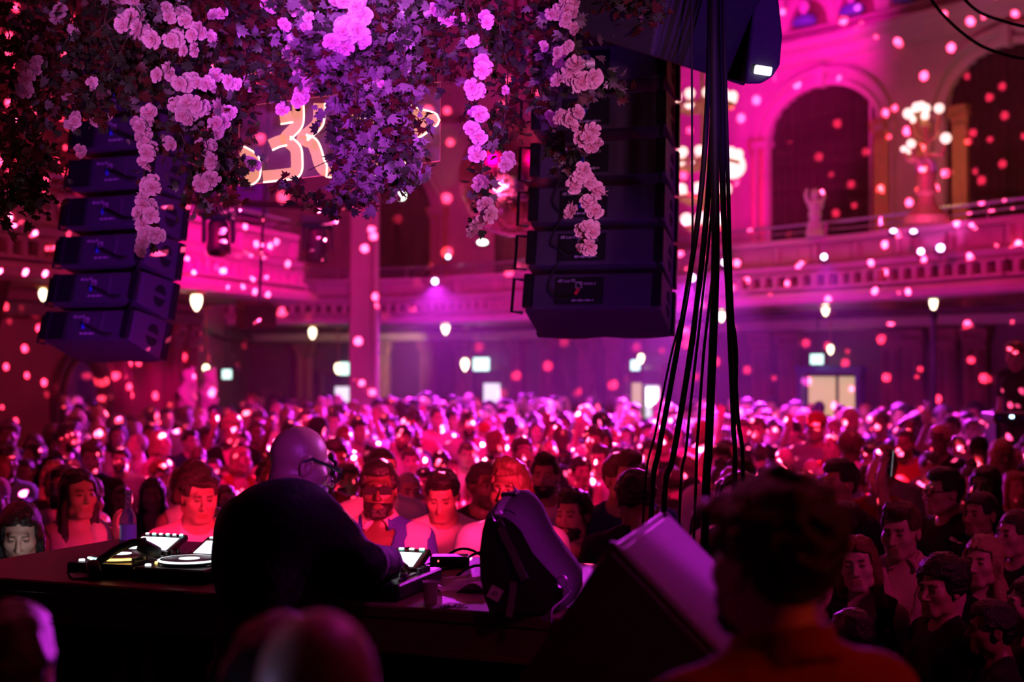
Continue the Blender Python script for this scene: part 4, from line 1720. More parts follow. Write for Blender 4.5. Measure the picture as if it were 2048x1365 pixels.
side_prism(prof, 0, .77, MB()).build('cabinet', MATS['speaker_black'], mo, bevel=.006)
GR = Matrix.Rotation(PI / 4, 4, 'Y')
MB().box((.285, .385, .008), (.53, .69, .012), GR, .004).build('grille', MATS['grille'], mo)
for y in (.022, .748):
    MB().box((.29, y, .005), (.56, .018, .016), GR, .004).build('grille_frame', MATS['speaker_black'], mo)
for (x, z, a) in ((-.02, -.03, 0),):
    MB().box((.004, .02, .004), (.02, .03, .02), GR, .004).build('corner_guard', MATS['rubber'], mo)
MB().tube([(-.25, .05, -.36), (-.275, .08, -.38), (-.275, .2, -.38), (-.25, .24, -.36)], .012, 8).build('cabinet_handle', MATS['rubber'], mo, smooth=True)
ss = thing('speaker_stand', 'black stand under the wedge monitor speaker', 'stand', M=T(MA.x, MA.y, ZS) @ TF.normalized())
hh = MA.z - .56 - ZS
MB().box((.06, .38, hh - .015), (.60, .70, .03), bev=.008).build('stand_top', MATS['stage_black'], ss)
for x in (-.18, .3):
    for y in (.1, .66):
        MB().box((x, y, (hh - .03) / 2), (.06, .06, hh - .03)).build('leg', MATS['stage_black'], ss)
# ---------------------------------------------------------------- flown loudspeakers, lights, sign, mirror ball
mat('hang_purple', (.062, .05, .078), .5, var=.15, scale=40, bump=.2, bscale=200)
mat('rig_black', (.02, .02, .024), .4, metal=.5, var=.1)
mat('panel_black', (.012, .012, .015), .4, var=.1)
mat('hole_black', (.004, .004, .004), .9, var=.05)
mat('print_white', (.62, .6, .66), .6, var=.05)
mat('red_plug', (.75, .05, .05), .4)
mat('blue_plug', (.03, .08, .65), .4)
mat('facet_mirror', (.85, .85, .88), .20, metal=1, var=.02)
mat('acrylic', (.95, .85, .88), .08, trans=.0, alpha=.05, var=.02)
mat('light_body', (.03, .03, .06), .45, var=.1)
mat('neon_fill', (.22, .07, .06), .5, emit=(1.0, .33, .24), estr=.80, var=.05)
mat('neon_line', (.4, .2, .2), .4, emit=(1.0, .66, .52), estr=2.2, var=.02)
glow('spot_lens', (.86, .60, 1.0), 8)
glow('spot_lens_pink', (1.0, .45, .95), 8)
glow('spot_lens_green', (.82, 1.0, .78), 6)
glow('spot_lens_blue', (.45, .75, 1.0), 10)


def hang(name, lab, front, yaw, n, tilts, W, D, hf=.25, hb=.18, text=True, kind=0, top=11):
    """front: middle of the lowest cabinet's front bottom edge; local Y runs from back to front"""
    o = thing(name, lab, 'speaker', M=T(front) @ RZ(-yaw))
    y, z = 0.0, 0.0
    mats = []
    for i in range(n):
        th = math.radians(tilts[i])
        R = RX(-th)
        M = T(0, y, z) @ R
        mats.append(M)
        u = R @ Vector((0, 0, 1))
        y += u.y * (hf + .006)
        z += u.z * (hf + .006)
    c0 = (hf - hb) / 2
    for i, M in enumerate(mats):
        b = MB()
        w = W / 2
        vs = []
        for (yy, za, zb, ww) in ((-D, c0, hf - c0, w * .97), (-D + .03, c0 * .8, hf - c0 * .8, w), (-.04, .004, hf - .004, w), (0, .008, hf - .008, w * .985)):
            for zz in (za, zb):
                for k in range(7):
                    xx = (k / 3 - 1) * ww
                    bow = .022 * math.cos(xx / ww * PI * 2) * -1 if (yy == 0) else 0
                    vs.append((xx, yy + bow, zz))
        fs = []
        for r in range(3):
            for k in range(6):
                a = r * 14 + k
                fs.append((a, a + 1, a + 15, a + 14)[::1])
                a += 7
                fs.append((a, a + 14, a + 15, a + 1))
            a = r * 14
            fs.append((a, a + 14, a + 21, a + 7))
            a = r * 14 + 6
            fs.append((a, a + 7, a + 21, a + 14))
        for k in range(6):
            fs.append((k, k + 7, k + 8, k + 1))
            a = 42 + k
            fs.append((a, a + 1, a + 8, a + 7))
        b.add(vs, fs)
        cab = b.build('cabinet', MATS['hang_purple'], o, bevel=.004)
        cab.matrix_basis = M
        pn = MB()
        pz = hf / 2
        px0, px1 = (-.36 * W, .02 * W) if kind == 0 else (-.26 * W, .14 * W)
        pc, pw, ph = ((-.10 * W, .36 * W, hb * .80) if kind == 0 else (-.02 * W, .38 * W, hb * .82))
        pn.box((pc, -D - .001, pz), (pw, .008, ph), bev=.003)
        pn.build('rear_panel', MATS['panel_black' if kind == 0 else 'hang_purple'], cab)
        if text:
            RT = T(0, -D - .0058, 0) @ RX(PI / 2)
            if i < 4 or kind:
                text_mesh('dB Lux PS', .022, 'printed_mark', MATS['print_white'], cab, T(pc - pw * .26, 0, pz + ph * .36) @ RT)
                if kind == 0:
                    text_mesh('KARA II', .018, 'printed_mark', MATS['print_white'], cab, T(pc + pw * .22, 0, pz + ph * .24) @ RT)
            fr = MB()
            cx, cz, s = pc + pw * .0, pz + ph * .20, .030
            for (ax, az, bx, bz) in ((-s / 2, 0, .003, s), (s / 2, 0, .003, s), (0, -s / 2, s, .003), (0, s / 2, s, .003), (.008, .004, .003, .014), (.002, .010, .014, .003)):
                fr.box((cx + ax, -D - .0055, cz + az), (bx, .002, bz))
            for k in range(9):
                fr.box((pc + pw * (-.10 + k * .05), -D - .0055, pz - ph * .36), (.008 if k % 3 else .012, .002, .006 if k % 3 else .011))
            fr.build('printed_mark', MATS['print_white'], cab)
        pl = MB()
        pl.tube([(pc + pw * (-.05), -D - .012, pz - .02), (pc + pw * .02, -D - .03, pz + .0)], .009, 8)
        pl.build('cable_plug', MATS['red_plug' if (kind == 0 and i < 2) else 'blue_plug'], cab)
        cb = MB()
        q = [(pc + pw * .0 - .03, -D - .02, pz - .03), (pc - pw * .25, -D - .045, pz - .06), (pc - pw * .45, -D - .05, pz - .05 + .03 * (i % 2)), (pc - pw * .62, -D - .03, pz + .02), (pc - pw * .42, -D - .03, pz + hf * .6)]
        if kind:
            q = [(pc, -D - .02, pz), (pc + pw * .35, -D - .045, pz - .035), (pc + pw * .75, -D - .03, pz - .075), (pc + pw * .9, -D - .01, pz - .06)]
        cb.tube(smooth_pts(q), .006 if kind == 0 else .009, 7)
        cb.build('link_cable', MATS['rubber'], cab, smooth=True)
        # half-round grips in the side wall
        g = MB()
        for sx in (1,):
            for up in (1, -1):
                cy, cz, r = -D * .46, pz + up * .014, .052
                vs = []
                nn = 14
                for a in range(nn + 1):
                    an = PI * a / nn
                    vs.append((sx * (w + .0015), cy + r * math.cos(an), cz + up * r * 1.05 * math.sin(an)))
                vs2 = [(sx * (w - .02), p[1], p[2]) for p in vs]
                k = len(vs)
                g.add(vs + vs2, [tuple(range(k)) if up * sx > 0 else tuple(range(k - 1, -1, -1))] + [(j, (j + 1) % k, k + (j + 1) % k, k + j) for j in range(k)])
        g.build('side_grip', MATS['hole_black'], cab)
        # rigging at the corners
        for sx in (-1, 1):
            MB().box((sx * (w + .006), -.035, hf / 2), (.02, .05, hf * .92), bev=.004).build('front_rail', MATS['rig_black'], cab)
            MB().box((sx * (w - .02), -D - .012, hf / 2), (.05, .03, hb * .98), bev=.004).build('rear_rail', MATS['rig_black'], cab)
        if kind == 1:
            MB().box((-w + .09, -D - .006, hf / 2), (.16, .02, hb * .98), bev=.004).build('flank_plate', MATS['panel_black'], cab)
        lp = MB()
        x0 = -w - .015
        lp.tube([(x0, -D + .05, .03), (x0 - .055, -D + .03, .03), (x0 - .055, -D + .03, hf - .045), (x0, -D + .05, hf - .045)], .009, 6)
        lp.build('side_handle', MATS['rig_black'], cab)
        ln = MB()
        ln.tube([(w - .02, -D - .02, hf * .5), (w - .02, -D - .012, hf * 1.3)], .008, 6)
        ln.build('rear_link', MATS['rig_black'], cab)
    # bumper frame on top and its chain
    Mt = T(0, y, z)
    bf = MB()
    for zz, hh in ((.05, .07), (.30, .06)):
        for sx in (-1, 1):
            bf.box((sx * W * .47, -D * .5, zz), (.05, D * 1.5, hh), Mt, .006)
        for yy in (-D * 1.15, -D * .62, .06):
            bf.box((0, yy, zz), (W, .07, hh), Mt, .006)
    for sx in (-1, 1):
        bf.box((sx * W * .2, -D * .5, .18), (.06, .16, .26), Mt, .006)
    bf.build('bumper_frame', MATS['rig_black'], o)
    bo = MB()
    zt = top - front[2]
    for sx in (-1, 1):
        bo.tube([(sx * W * .2, y - D * .5, z + .3), (sx * W * .2, y - D * .5, zt)], .016, 8)
    bo.build('hoist_chain', MATS['rig_black'], o)
    return o, mats


fR = P(1212, 680, 7.38)
hang('line_array', 'large speaker hang of stacked black cabinets with blossom strand hanging before it', fR, math.radians(15), 7, [17, 13.5, 9.5, 6.5, 5, 4, 3.5], .69, .40)
fL = P(246, 727, 8.75)
hang('line_array', 'slim speaker hang over the brown drape, cabinets turned to show half-round grips', fL, math.radians(26), 8, [17, 14, 11.5, 9.5, 8, 7, 6, 5], .66, .36, kind=1)

# hanging cables
CB = [
    ([(1382, -420), (1383, 0), (1384, 300), (1381, 540), (1340, 720), (1312, 860), (1288, 1000)], 5.15, 2.2, 'thin cable hanging straight and apart, nearest the large speaker hang'),
    ([(1426, -420), (1427, 0), (1429, 300), (1431, 500), (1427, 660), (1421, 800), (1417, 900), (1411, 1010)], 5.10, 8.5, 'thickest black cable hanging straight through the middle of the bundle'),
    ([(1420, -420), (1420, 0), (1413, 240), (1397, 430), (1368, 620), (1340, 780), (1318, 900), (1303, 1010)], 5.18, 5.5, 'heavy cable swinging out towards the wedge monitor'),
    ([(1432, -420), (1431, 0), (1424, 260), (1412, 440), (1390, 640), (1366, 800), (1345, 920), (1328, 1010)], 5.2, 6.0, 'black cable slanting from the bundle over the crowd'),
    ([(1436, -420), (1434, 0), (1430, 300), (1418, 480), (1398, 660), (1382, 800), (1372, 900), (1360, 1000)], 5.24, 2.8, 'thin slack cable within the slanting bundle'),
    ([(1440, -420), (1441, 0), (1444, 200), (1448, 420), (1456, 600), (1463, 760), (1467, 860), (1470, 960)], 5.22, 5.0, 'cable hanging at the outer side of the bundle'),
    ([(1445, -420), (1447, 0), (1452, 220), (1457, 400), (1461, 560), (1469, 720), (1476, 840), (1486, 960)], 5.16, 4.2, 'outermost cable of the bundle, farthest from the large speaker hang'),
    ([(1438, -420), (1438, 0), (1437, 180), (1442, 380), (1452, 560), (1472, 680), (1473, 780), (1466, 960)], 5.26, 2.6, 'thin cable twisted between the two outer cables'),
    ([(1429, -420), (1430, 0), (1436, 200), (1432, 420), (1424, 560), (1408, 700), (1398, 840), (1392, 960)], 5.28, 3.0, 'thin cable crossing behind the thickest cable'),
]
for i, (pts, d, r, lab) in enumerate(CB):
    pp = [P(x, y, d) for x, y in pts]
    e = pp[-1]
    pp += [Vector((e.x - .02, d - .02, 1.0)), Vector((e.x - .03 + .02 * i, d - .06, ZS + .012)), Vector((e.x + .25, d - .25 + .02 * i, ZS + .012))]
    pp = [Vector((pp[0].x, d, 6.4))] + pp
    o = MB().tube(smooth_pts(pp, 6), r * d / FPX, 8).build('hanging_cable', MATS['rubber'], smooth=True)
    tag(o, lab, 'cable', 'cables hanging over the stage edge')
# wires sweeping over the corner of the frame
for pts, d, r, lab in (([(1700, -420), (1790, -150), (1835, -60), (1870, 10), (1930, 70), (1990, 103), (2080, 118), (2250, 90), (2500, -60), (2700, -300)], 7.2, 3.2, 'black wire sagging across the dim vault, lower of two'), ([(1740, -440), (1820, -180), (1880, -70), (1940, 10), (2000, 40), (2090, 55), (2260, 30), (2480, -120), (2650, -320)], 7.2, 3.2, 'black wire sagging across the dim vault, upper of two')):
    o = MB().tube(smooth_pts([P(x, y, d) for x, y in pts]), r * d / FPX, 7).build('hanging_wire', MATS['rubber'], smooth=True)
    tag(o, lab, 'cable')

# box loudspeaker over the stage
A_, B_, C_, D_2 = P(1303, 112, 5.30), P(1491, 173, 5.85), P(1556, -70, 5.55), P(1350, -150, 5.10)
nrm = (B_ - A_).cross(D_2 - A_).normalized()
if nrm.dot(CAM - A_) < 0:
    nrm = -nrm
o = thing('hanging_speaker', 'large dark speaker box hanging overhead beside the cable bundle', 'speaker', A_)
b = MB()
q = [v - A_ for v in (A_, B_, C_, D_2)]
back = [v - nrm * .42 for v in q]
vs = q + back
b.add(vs, [(0, 1, 2, 3), (7, 6, 5, 4), (0, 4, 5, 1), (1, 5, 6, 2), (2, 6, 7, 3), (3, 7, 4, 0)])
b.build('cabinet', MATS['speaker_black'], o, bevel=.01)
gp = [(1488, 168), (1522, 168), (1546, 153), (1560, 130), (1565, 72), (1560, 20), (1552, -40), (1520, -110)]
vs = [P(x, y, 5.6) - A_ for x, y in gp] + [P(x, y, 5.6) - A_ + Vector((.02, .40, .10)) for x, y in gp]
n = len(gp)
MB().add(vs, [tuple(range(n - 1, -1, -1)), tuple(range(n, 2 * n))] + [(i, (i + 1) % n, n + (i + 1) % n, n + i) for i in range(n)]).build('curved_grille', MATS['hang_purple'], o, bevel=.012)
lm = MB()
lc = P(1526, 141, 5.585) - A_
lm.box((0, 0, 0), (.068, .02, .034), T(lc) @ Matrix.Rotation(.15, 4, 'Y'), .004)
lm.build('bright_slot', MATS['led_white'], o)  # bright slot made as a small emissive panel on the grille
MB().tube([q[0] * .5 + q[2] * .5 - nrm * .3, q[0] * .5 + q[2] * .5 - nrm * .3 + Vector((0, 0, 11 - C_.z))], .012, 6).build('hanging_rod', MATS['rig_black'], o)

# small speaker hung by the side balcony
c = P(513, 632, 13.0)
o = thing('hanging_speaker', 'small black box speaker hanging below the side balcony lamp', 'speaker', M=T(c) @ RZ(.55) @ RX(.12))
w = .15
b = MB()
vs = [(-w, -.12, -.10), (w, -.12, -.10), (w, .13, -.13), (-w, .13, -.13), (-w, -.12, .10), (w, -.12, .10), (w, .13, .13), (-w, .13, .13)]
b.add(vs, [(3, 2, 1, 0), (4, 5, 6, 7), (0, 1, 5, 4), (1, 2, 6, 5), (2, 3, 7, 6), (3, 0, 4, 7)])
b.build('cabinet', MATS['speaker_black'], o, bevel=.01)
MB().box((0, .133, 0), (.27, .012, .23), bev=.004).build('grille', MATS['panel_black'], o)
MB().tube([(.02, 0, .12), (.02, 0, .5), (.02, 0, 7.5)], .012, 6).build('hanging_pole', MATS['rubber'], o)

# moving heads
def moving_head(px, py, d, lab, lean, k=1.0):
    c = P(px, py, d)
    o = thing('moving_light', lab, 'stage light', M=T(c) @ RZ(.3) @ Matrix.Scale(k, 4))
    MB().box((0, 0, .06), (.34, .24, .09), bev=.02).build('light_base', MATS['light_body'], o)
    y = MB()
    for s in (-1, 1):
        y.box((s * .12, 0, -.09), (.035, .10, .24), bev=.012)
    y.box((0, 0, .005), (.27, .10, .04), bev=.01)
    y.build('yoke', MATS['light_body'], o)
    MB().lathe([(.05, .14), (.085, .10), (.09, -.06), (.105, -.12), (.10, -.16), (.0, -.162)][::-1], 18, M=T(0, 0, -.14) @ RX(lean) ).build('light_head', MATS['light_body'], o, smooth=True)
    MB().lathe([(0, -.164), (.085, -.1635)], 18, M=T(0, 0, -.14) @ RX(lean)).build('front_lens', MATS['mirror'], o)
    MB().tube([(0, 0, .1), (0, 0, .22)], .03, 8).build('clamp', MATS['rig_black'], o)
    return o


moving_head(437, 437, 12, 'dark moving head light hanging before the side balcony, in front of the railing', -.25)
moving_head(634, 455, 12.5, 'dark moving head light hanging next to the tall column', .2)
o = MB().tube([P(380, 402, 12.2), P(700, 417, 12.7)], .03, 8)
for px, py in ((400, 403), (690, 417)):
    p = P(px, py, 12.4)
    o.tube([p, Vector((p.x, p.y, 11))], .014, 6)
tag(o.build('lighting_bar', MATS['rig_black']), 'black lighting bar hidden in the foliage, carrying two moving lights', 'bar')

# mirror ball
mc = P(1032, 358, 12.0)
mr = .485
o = thing('mirror_ball', 'big mirror ball half hidden behind the large speaker hang', 'mirror ball', mc)
vs, fs = [], []
R_ = 44
rows = []
for i in range(R_ + 1):
    la = -PI / 2 + PI * i / R_
    rows.append((la, max(3, int(2 * R_ * math.cos(la)))))
for i in range(R_):
    la = -PI / 2 + PI * (i + .5) / R_
    n = max(4, int(2 * R_ * math.cos(la)))
    g = .94
    for k in range(n):
        lo = 2 * PI * (k + .5) / n
        nn = Vector((math.cos(la) * math.cos(lo), math.cos(la) * math.sin(lo), math.sin(la)))
        e = Vector((-math.sin(lo), math.cos(lo), 0))
        u = nn.cross(e)
        hw = PI / n * math.cos(la) * mr * g
        hh = PI / R_ / 2 * mr * g
        b0 = len(vs)
        for (s, t) in ((-1, -1), (1, -1), (1, 1), (-1, 1)):
            vs.append(nn * (mr + .004) + e * hw * s + u * hh * t)
        fs.append((b0, b0 + 1, b0 + 2, b0 + 3))
MB().add(vs, fs).build('mirror_tiles', MATS['facet_mirror'], o)
MB().ball((0, 0, 0), mr - .004, 40).build('ball_core', MATS['panel_black'], o, smooth=True)
MB().tube([(0, 0, mr - .02), (0, 0, mr + .06), (0, 0, 11 - mc.z)], [.05, .02, .012], 8).build('ball_hanger', MATS['rig_black'], o)

# the sign on clear acrylic
sd = 5.9
sg = thing('neon_sign', 'glowing salmon neon lettering on a clear acrylic sheet behind the ivy', 'sign', P(690, 260, sd))
O = P(690, 260, sd)


def sp(x, y, off=0.0):
    return P(x, y, sd + off) - O


pc = [(478, 372), (880, 322), (881, 164), (478, 214)]
vs = [sp(x, y, .010) for x, y in pc] + [sp(x, y, .018) for x, y in pc]
MB().add(vs, [(0, 1, 2, 3), (7, 6, 5, 4), (0, 4, 5, 1), (1, 5, 6, 2), (2, 6, 7, 3), (3, 7, 4, 0)]).build('acrylic_sheet', MATS['acrylic'], sg)
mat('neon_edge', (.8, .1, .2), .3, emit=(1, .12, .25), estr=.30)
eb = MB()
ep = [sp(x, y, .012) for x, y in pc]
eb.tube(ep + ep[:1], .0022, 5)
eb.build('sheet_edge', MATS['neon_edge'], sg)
STR = [
    [(595, 206), (596, 235), (592, 252), (573, 272), (572, 281), (590, 298), (593, 318), (592, 341), (580, 347), (526, 353)],
    [(572, 279), (556, 283), (540, 290)],
    [(560, 237), (585, 233)],
    [(638, 207), (637, 238), (631, 252), (606, 274), (608, 281), (624, 288), (632, 305), (638, 326), (648, 341), (664, 343)],
    [(482, 304), (504, 317), (509, 330), (508, 352), (494, 362)],
    [(700, 232), (735, 238), (758, 246), (766, 258), (757, 270), (742, 284), (728, 300)],
    [(735, 340), (780, 334), (800, 322), (806, 300)],
    [(815, 222), (840, 231), (866, 239), (858, 248), (838, 262), (826, 268)],
]
k = sd / FPX
for s in STR:
    pts = smooth_pts([sp(x, y, -.006) for x, y in s], 5)
    w = 22 * k
    ribbon(pts, w, .008, 'neon_letter', MATS['neon_fill'], sg, (1, 0, -.35))
    # the bright tube runs along one side of each stroke
    side = []
    for i, p in enumerate(pts):
        a, b2 = pts[max(i - 1, 0)], pts[min(i + 1, len(pts) - 1)]
        t = (b2 - a).normalized()
        sv = Vector((-t.z, 0, t.x))
        if sv.x < -.2 or (abs(sv.x) <= .2 and sv.z > 0):
            sv = -sv
        side.append(p + sv * w * .56 + Vector((0, -.008, 0)))
    MB().tube(side, .0042, 6).build('neon_tube', MATS['neon_line'], sg, smooth=True)
for x in (500, 872):
    MB().tube([sp(x, 172 if x > 600 else 214, .014), sp(x, 172, .014) + Vector((0, 0, 3))], .003, 6).build('hanging_wire', MATS['rig_black'], sg)

# spotlights along the balcony fronts
SPOTS = [
    (870, 563, 29.3, 10, 'spot_lens', 'blue-white spotlight on the far balcony front, throwing a hazy beam downwards'),
    (583, 585, 20.9, 9, 'spot_lens', 'blue-white spotlight at the corner of the side balcony'),
    (1648, 514, 20.3, 10, 'spot_lens', 'blue-white spotlight on the balcony front beneath the lit arch'),
    (1449, 525, 22.0, 10, 'spot_lens', 'bright spotlight behind the hanging cables'),
    (1384, 556, 22.6, 12, 'spot_lens_pink', 'dazzling pink-white spotlight next to the large speaker hang'),
    (896, 514, 29.7, 6, 'spot_lens_blue', 'small pale blue light on the far balcony rail'),
    (803, 392, 33.0, 14, 'spot_lens_green', 'greenish white floodlight high on the back wall under the ivy'),
    (1842, 503, 18.5, 10, 'spot_lens_pink', 'pink-white lamp at the foot of the lamp standard, lower of two'),
    (1881, 496, 18.4, 13, 'spot_lens_pink', 'pink-white lamp at the foot of the lamp standard, larger of two'),
    (1787, 462, 18.9, 7, 'spot_lens_pink', 'small angled lamp on the balcony rail before the lamp standard'),
    (1827, 463, 18.7, 7, 'spot_lens_pink', 'small angled lamp right beside the lamp standard'),
    (965, 485, 28.6, 8, 'spot_lens_green', 'white light bar on the far balcony below the mirror ball'),
]
for px, py, d, r, m, lab in SPOTS:
    c = P(px, py, d)
    R = r * d / FPX * .62
    o = thing('spotlight', lab, 'stage light', M=T(c) @ RZ(math.atan2(c.x, c.y) * -1))
    b = MB()
    sx = 2.2 if 'bar' in lab else 1.6 if 'angled' in lab else 1.0
    S = Matrix.Diagonal((sx, 1, 1, 1))
    b.lathe([(R * .7, -.22), (R * 1.15, -.16), (R * 1.2, 0), (R * 1.05, .0)], 16, M=S @ RX(PI / 2))
    b.build('lamp_housing', MATS['light_body'], o, smooth=True)
    MB().lathe([(0, .03), (R * .6, .02), (R, -.005)][::-1], 18, M=S @ RX(PI / 2)).build('lens', MATS[m], o, smooth=True)
    y = MB()
    y.tube([(-R * 1.3 * sx, .1, 0), (-R * 1.3 * sx, .1, -R * 1.6), (R * 1.3 * sx, .1, -R * 1.6), (R * 1.3 * sx, .1, 0)], .012, 6)
    y.tube([(0, .1, -R * 1.6), (0, .3, -R * 2.0)], .015, 6)
    y.build('bracket', MATS['rig_black'], o)
# ---------------------------------------------------------------- the flower canopy: ivy garlands with blossoms
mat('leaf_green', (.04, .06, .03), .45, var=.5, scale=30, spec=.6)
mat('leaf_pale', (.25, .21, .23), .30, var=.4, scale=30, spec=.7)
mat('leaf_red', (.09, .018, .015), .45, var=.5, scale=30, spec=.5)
mat('vine_stem', (.10, .06, .04), .7)
mat('petal', (.92, .66, .76), .55, var=.10, scale=60, pig=True)
mat('petal_heart', (.75, .30, .36), .6, var=.2, scale=60)
rng = np.random.default_rng(7)
LV = np.array([(0, 0, 0), (.30, .02, .05), (.52, .30, .10), (.28, .36, .03), (.34, .68, .06), (.12, .58, .02), (0, 1.0, -.05), (-.12, .58, .02), (-.34, .68, .06), (-.28, .36, .03), (-.52, .30, .10), (-.30, .02, .05)], np.float32)
LF = np.array([(0, 1, 3), (1, 2, 3), (0, 3, 5), (3, 4, 5), (0, 5, 7), (5, 6, 7), (0, 7, 9), (7, 8, 9), (0, 9, 11), (9, 10, 11)], np.int32)


def leaf_cloud(pts, size, rng):
    """leaves with their stalk end at pts"""
    n = len(pts)
    a = rng.uniform(0, 2 * PI, n)
    dn = rng.normal(-.35, .65, n)
    tip = np.stack([np.cos(a), np.sin(a), dn], -1)
    tip /= np.linalg.norm(tip, axis=1)[:, None]
    r = rng.normal(size=(n, 3))
    sd_ = np.cross(tip, r)
    sd_ /= np.linalg.norm(sd_, axis=1)[:, None]
    nn = np.cross(sd_, tip)
    s = size * rng.uniform(.6, 1.25, n)
    V = pts[:, None, :] + s[:, None, None] * (LV[None, :, 0:1] * sd_[:, None, :] + LV[None, :, 1:2] * tip[:, None, :] + LV[None, :, 2:3] * nn[:, None, :])
    F = (LF[None] + (np.arange(n) * 12)[:, None, None]).reshape(-1, 3)
    return V.reshape(-1, 3), F


def blossom_mesh(seed):
    r = np.random.default_rng(seed)
    m = MB()
    hearts = MB()
    for k in range(2 + seed % 2):
        c = Vector(r.normal(0, .021, 3)) + Vector((0, -.014, 0))
        ax = (c * 14 + Vector((0, -.7, .1)) + Vector(r.normal(0, .25, 3))).normalized()
        u = ax.orthogonal().normalized()
        w = ax.cross(u)
        for ring, (np_, rr, lift, ph) in enumerate(((6, .038, .004, 0), (5, .028, .014, .5), (4, .016, .020, .2))):
            for i in range(np_):
                a = 2 * PI * (i + ph) / np_ + r.normal(0, .12)
                d = u * math.cos(a) + w * math.sin(a)
                e = u * -math.sin(a) + w * math.cos(a)
                R = rr * r.uniform(.85, 1.15)
                cup = lift + r.normal(0, .003)
                b0 = [c, c + d * R * .45 - e * R * .34 + ax * cup * .3, c + d * R * .45 + e * R * .34 + ax * cup * .3, c + d * R * .88 - e * R * .40 + ax * (cup + r.normal(0, .003)), c + d * R * .80 + ax * cup * .7, c + d * R * .88 + e * R * .40 + ax * (cup + r.normal(0, .003)), c + d * R * 1.0 - e * R * .14 + ax * (cup * 1.3), c + d * R * 1.0 + e * R * .14 + ax * (cup * 1.2)]
                m.add(b0, [(0, 1, 4, 2), (1, 3, 6, 4), (4, 6, 7), (4, 7, 5, 2)])
        hearts.ball(c + ax * .006, .004, 6)
    me = bpy.data.meshes.new('blossom')
    me.from_pydata(m.v + hearts.v, [], m.f + [tuple(i + len(m.v) for i in f) for f in hearts.f])
    me.materials.append(MATS['petal'])
    me.materials.append(MATS['petal_heart'])
    pg = []
    for i in range(len(m.v)):
        k = i % 8
        pg += [(.62, .22, .32, 1), (.85, .58, .68, 1), (.85, .58, .68, 1), (1, 1, 1, 1), (.92, .74, .82, 1), (1, 1, 1, 1), (1, 1, 1, 1), (1, 1, 1, 1)][k]
    pg += [1.0] * (4 * len(hearts.v))
    me.color_attributes.new('pig', 'FLOAT_COLOR', 'POINT').data.foreach_set('color', pg)
    mi = [0] * len(m.f) + [1] * len(hearts.f)
    me.polygons.foreach_set('material_index', mi)
    me.update()
    return me


BLM = [blossom_mesh(i) for i in range(5)]
GAR = []


def garland(pxs, d, nleaf, spread, mix, size=.040, lab=None, blossoms=(), dvar=.10):
    """pxs: points of the vine in the photograph, at depth about d"""
    d = d + .4
    size = size * 1.08
    pts = smooth_pts([P(x, y, d + dvar * math.sin(i * 2.1 + x * .01)) for i, (x, y) in enumerate(pxs)], 7)
    o = thing('ivy_garland', lab, 'garland', pts[0])
    O = pts[0].copy()
    pts = [p - O for p in pts]
    st = MB()
    st.tube(pts, .003, 5)
    for k in range(max(2, nleaf // 40)):
        i = int(rng.integers(1, len(pts) - 1))
        q = pts[i]
        dv = Vector((rng.normal(0, spread), rng.normal(0, spread), rng.normal(-.5, .5) * spread))
        st.tube([q, q + dv * .5 + Vector((0, 0, .02)), q + dv], .0016, 4)
    st.build('vine_stem', MATS['vine_stem'], o)
    A = np.array([tuple(p) for p in pts], np.float32)
    for (m, fr) in mix:
        n = int(nleaf * fr * .80)
        if n < 1:
            continue
        t = rng.uniform(0, len(A) - 1.001, n)
        i = t.astype(int)
        f = (t - i)[:, None]
        c = A[i] * (1 - f) + A[i + 1] * f
        off = rng.normal(size=(n, 3)) * spread * np.array((1, .8, .9)) * (1.05 - .6 * t / len(A))[:, None]
        V, F = leaf_cloud((c + off).astype(np.float32), size, rng)
        link('foliage', np_mesh('foliage', V, F, MATS[m], smooth=False), o)
    for (x, y, s) in blossoms:
        q = P(x, y, d - .10) - O
        M = T(q) @ Euler((rng.uniform(-.4, .4), rng.uniform(-3, 3), rng.uniform(-.4, .4))).to_matrix().to_4x4() @ Matrix.Scale(s * .78, 4)
        link('blossom', BLM[int(rng.integers(0, 5))], o, M)
    GAR.append((pxs[0][0], o))
    return o


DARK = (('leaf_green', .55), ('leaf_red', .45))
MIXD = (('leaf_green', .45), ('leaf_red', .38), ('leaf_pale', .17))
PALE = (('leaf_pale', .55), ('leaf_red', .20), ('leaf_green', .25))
B = lambda *a: [(x, y, s) for x, y, s in a]
garland([(60, -60), (50, 60), (20, 150), (30, 250), (20, 340), (10, 430)], 4.6, 420, .085, MIXD, blossoms=B((12, 190, .9), (58, 182, 1.0), (38, 140, .7), (76, 136, .8)))
garland([(150, -60), (140, 60), (90, 170), (70, 290), (60, 400)], 4.8, 420, .085, MIXD, blossoms=B((85, 85, .8), (70, 95, .7), (118, 30, .9), (150, 62, .7)))
garland([(90, 80), (100, 170), (70, 260), (80, 350), (60, 420)], 5.0, 300, .075, DARK, blossoms=B((142, 195, .7), (188, 185, .6), (150, 250, .9), (161, 308, .8)))
garland([(250, -60), (210, 40), (230, 120), (190, 180), (180, 215)], 4.7, 380, .085, DARK, blossoms=B((150, 240, .8), (172, 160, .7)))
garland([(330, -60), (300, 20), (270, 100), (265, 150), (250, 190)], 4.9, 380, .085, DARK, blossoms=B((210, 235, .6), (190, 245, .6)))
garland([(250, -50), (270, 20), (310, 60), (360, 60), (420, 110)], 4.4, 330, .07, PALE, blossoms=B((262, 38, 1.1), (285, 50, 1.15), (300, 72, 1.1), (350, 72, .95), (336, 30, .8), (372, 40, .9), (240, 2, .8), (270, 0, .8), (395, 60, .8), (388, 95, .7), (410, 80, .7)))
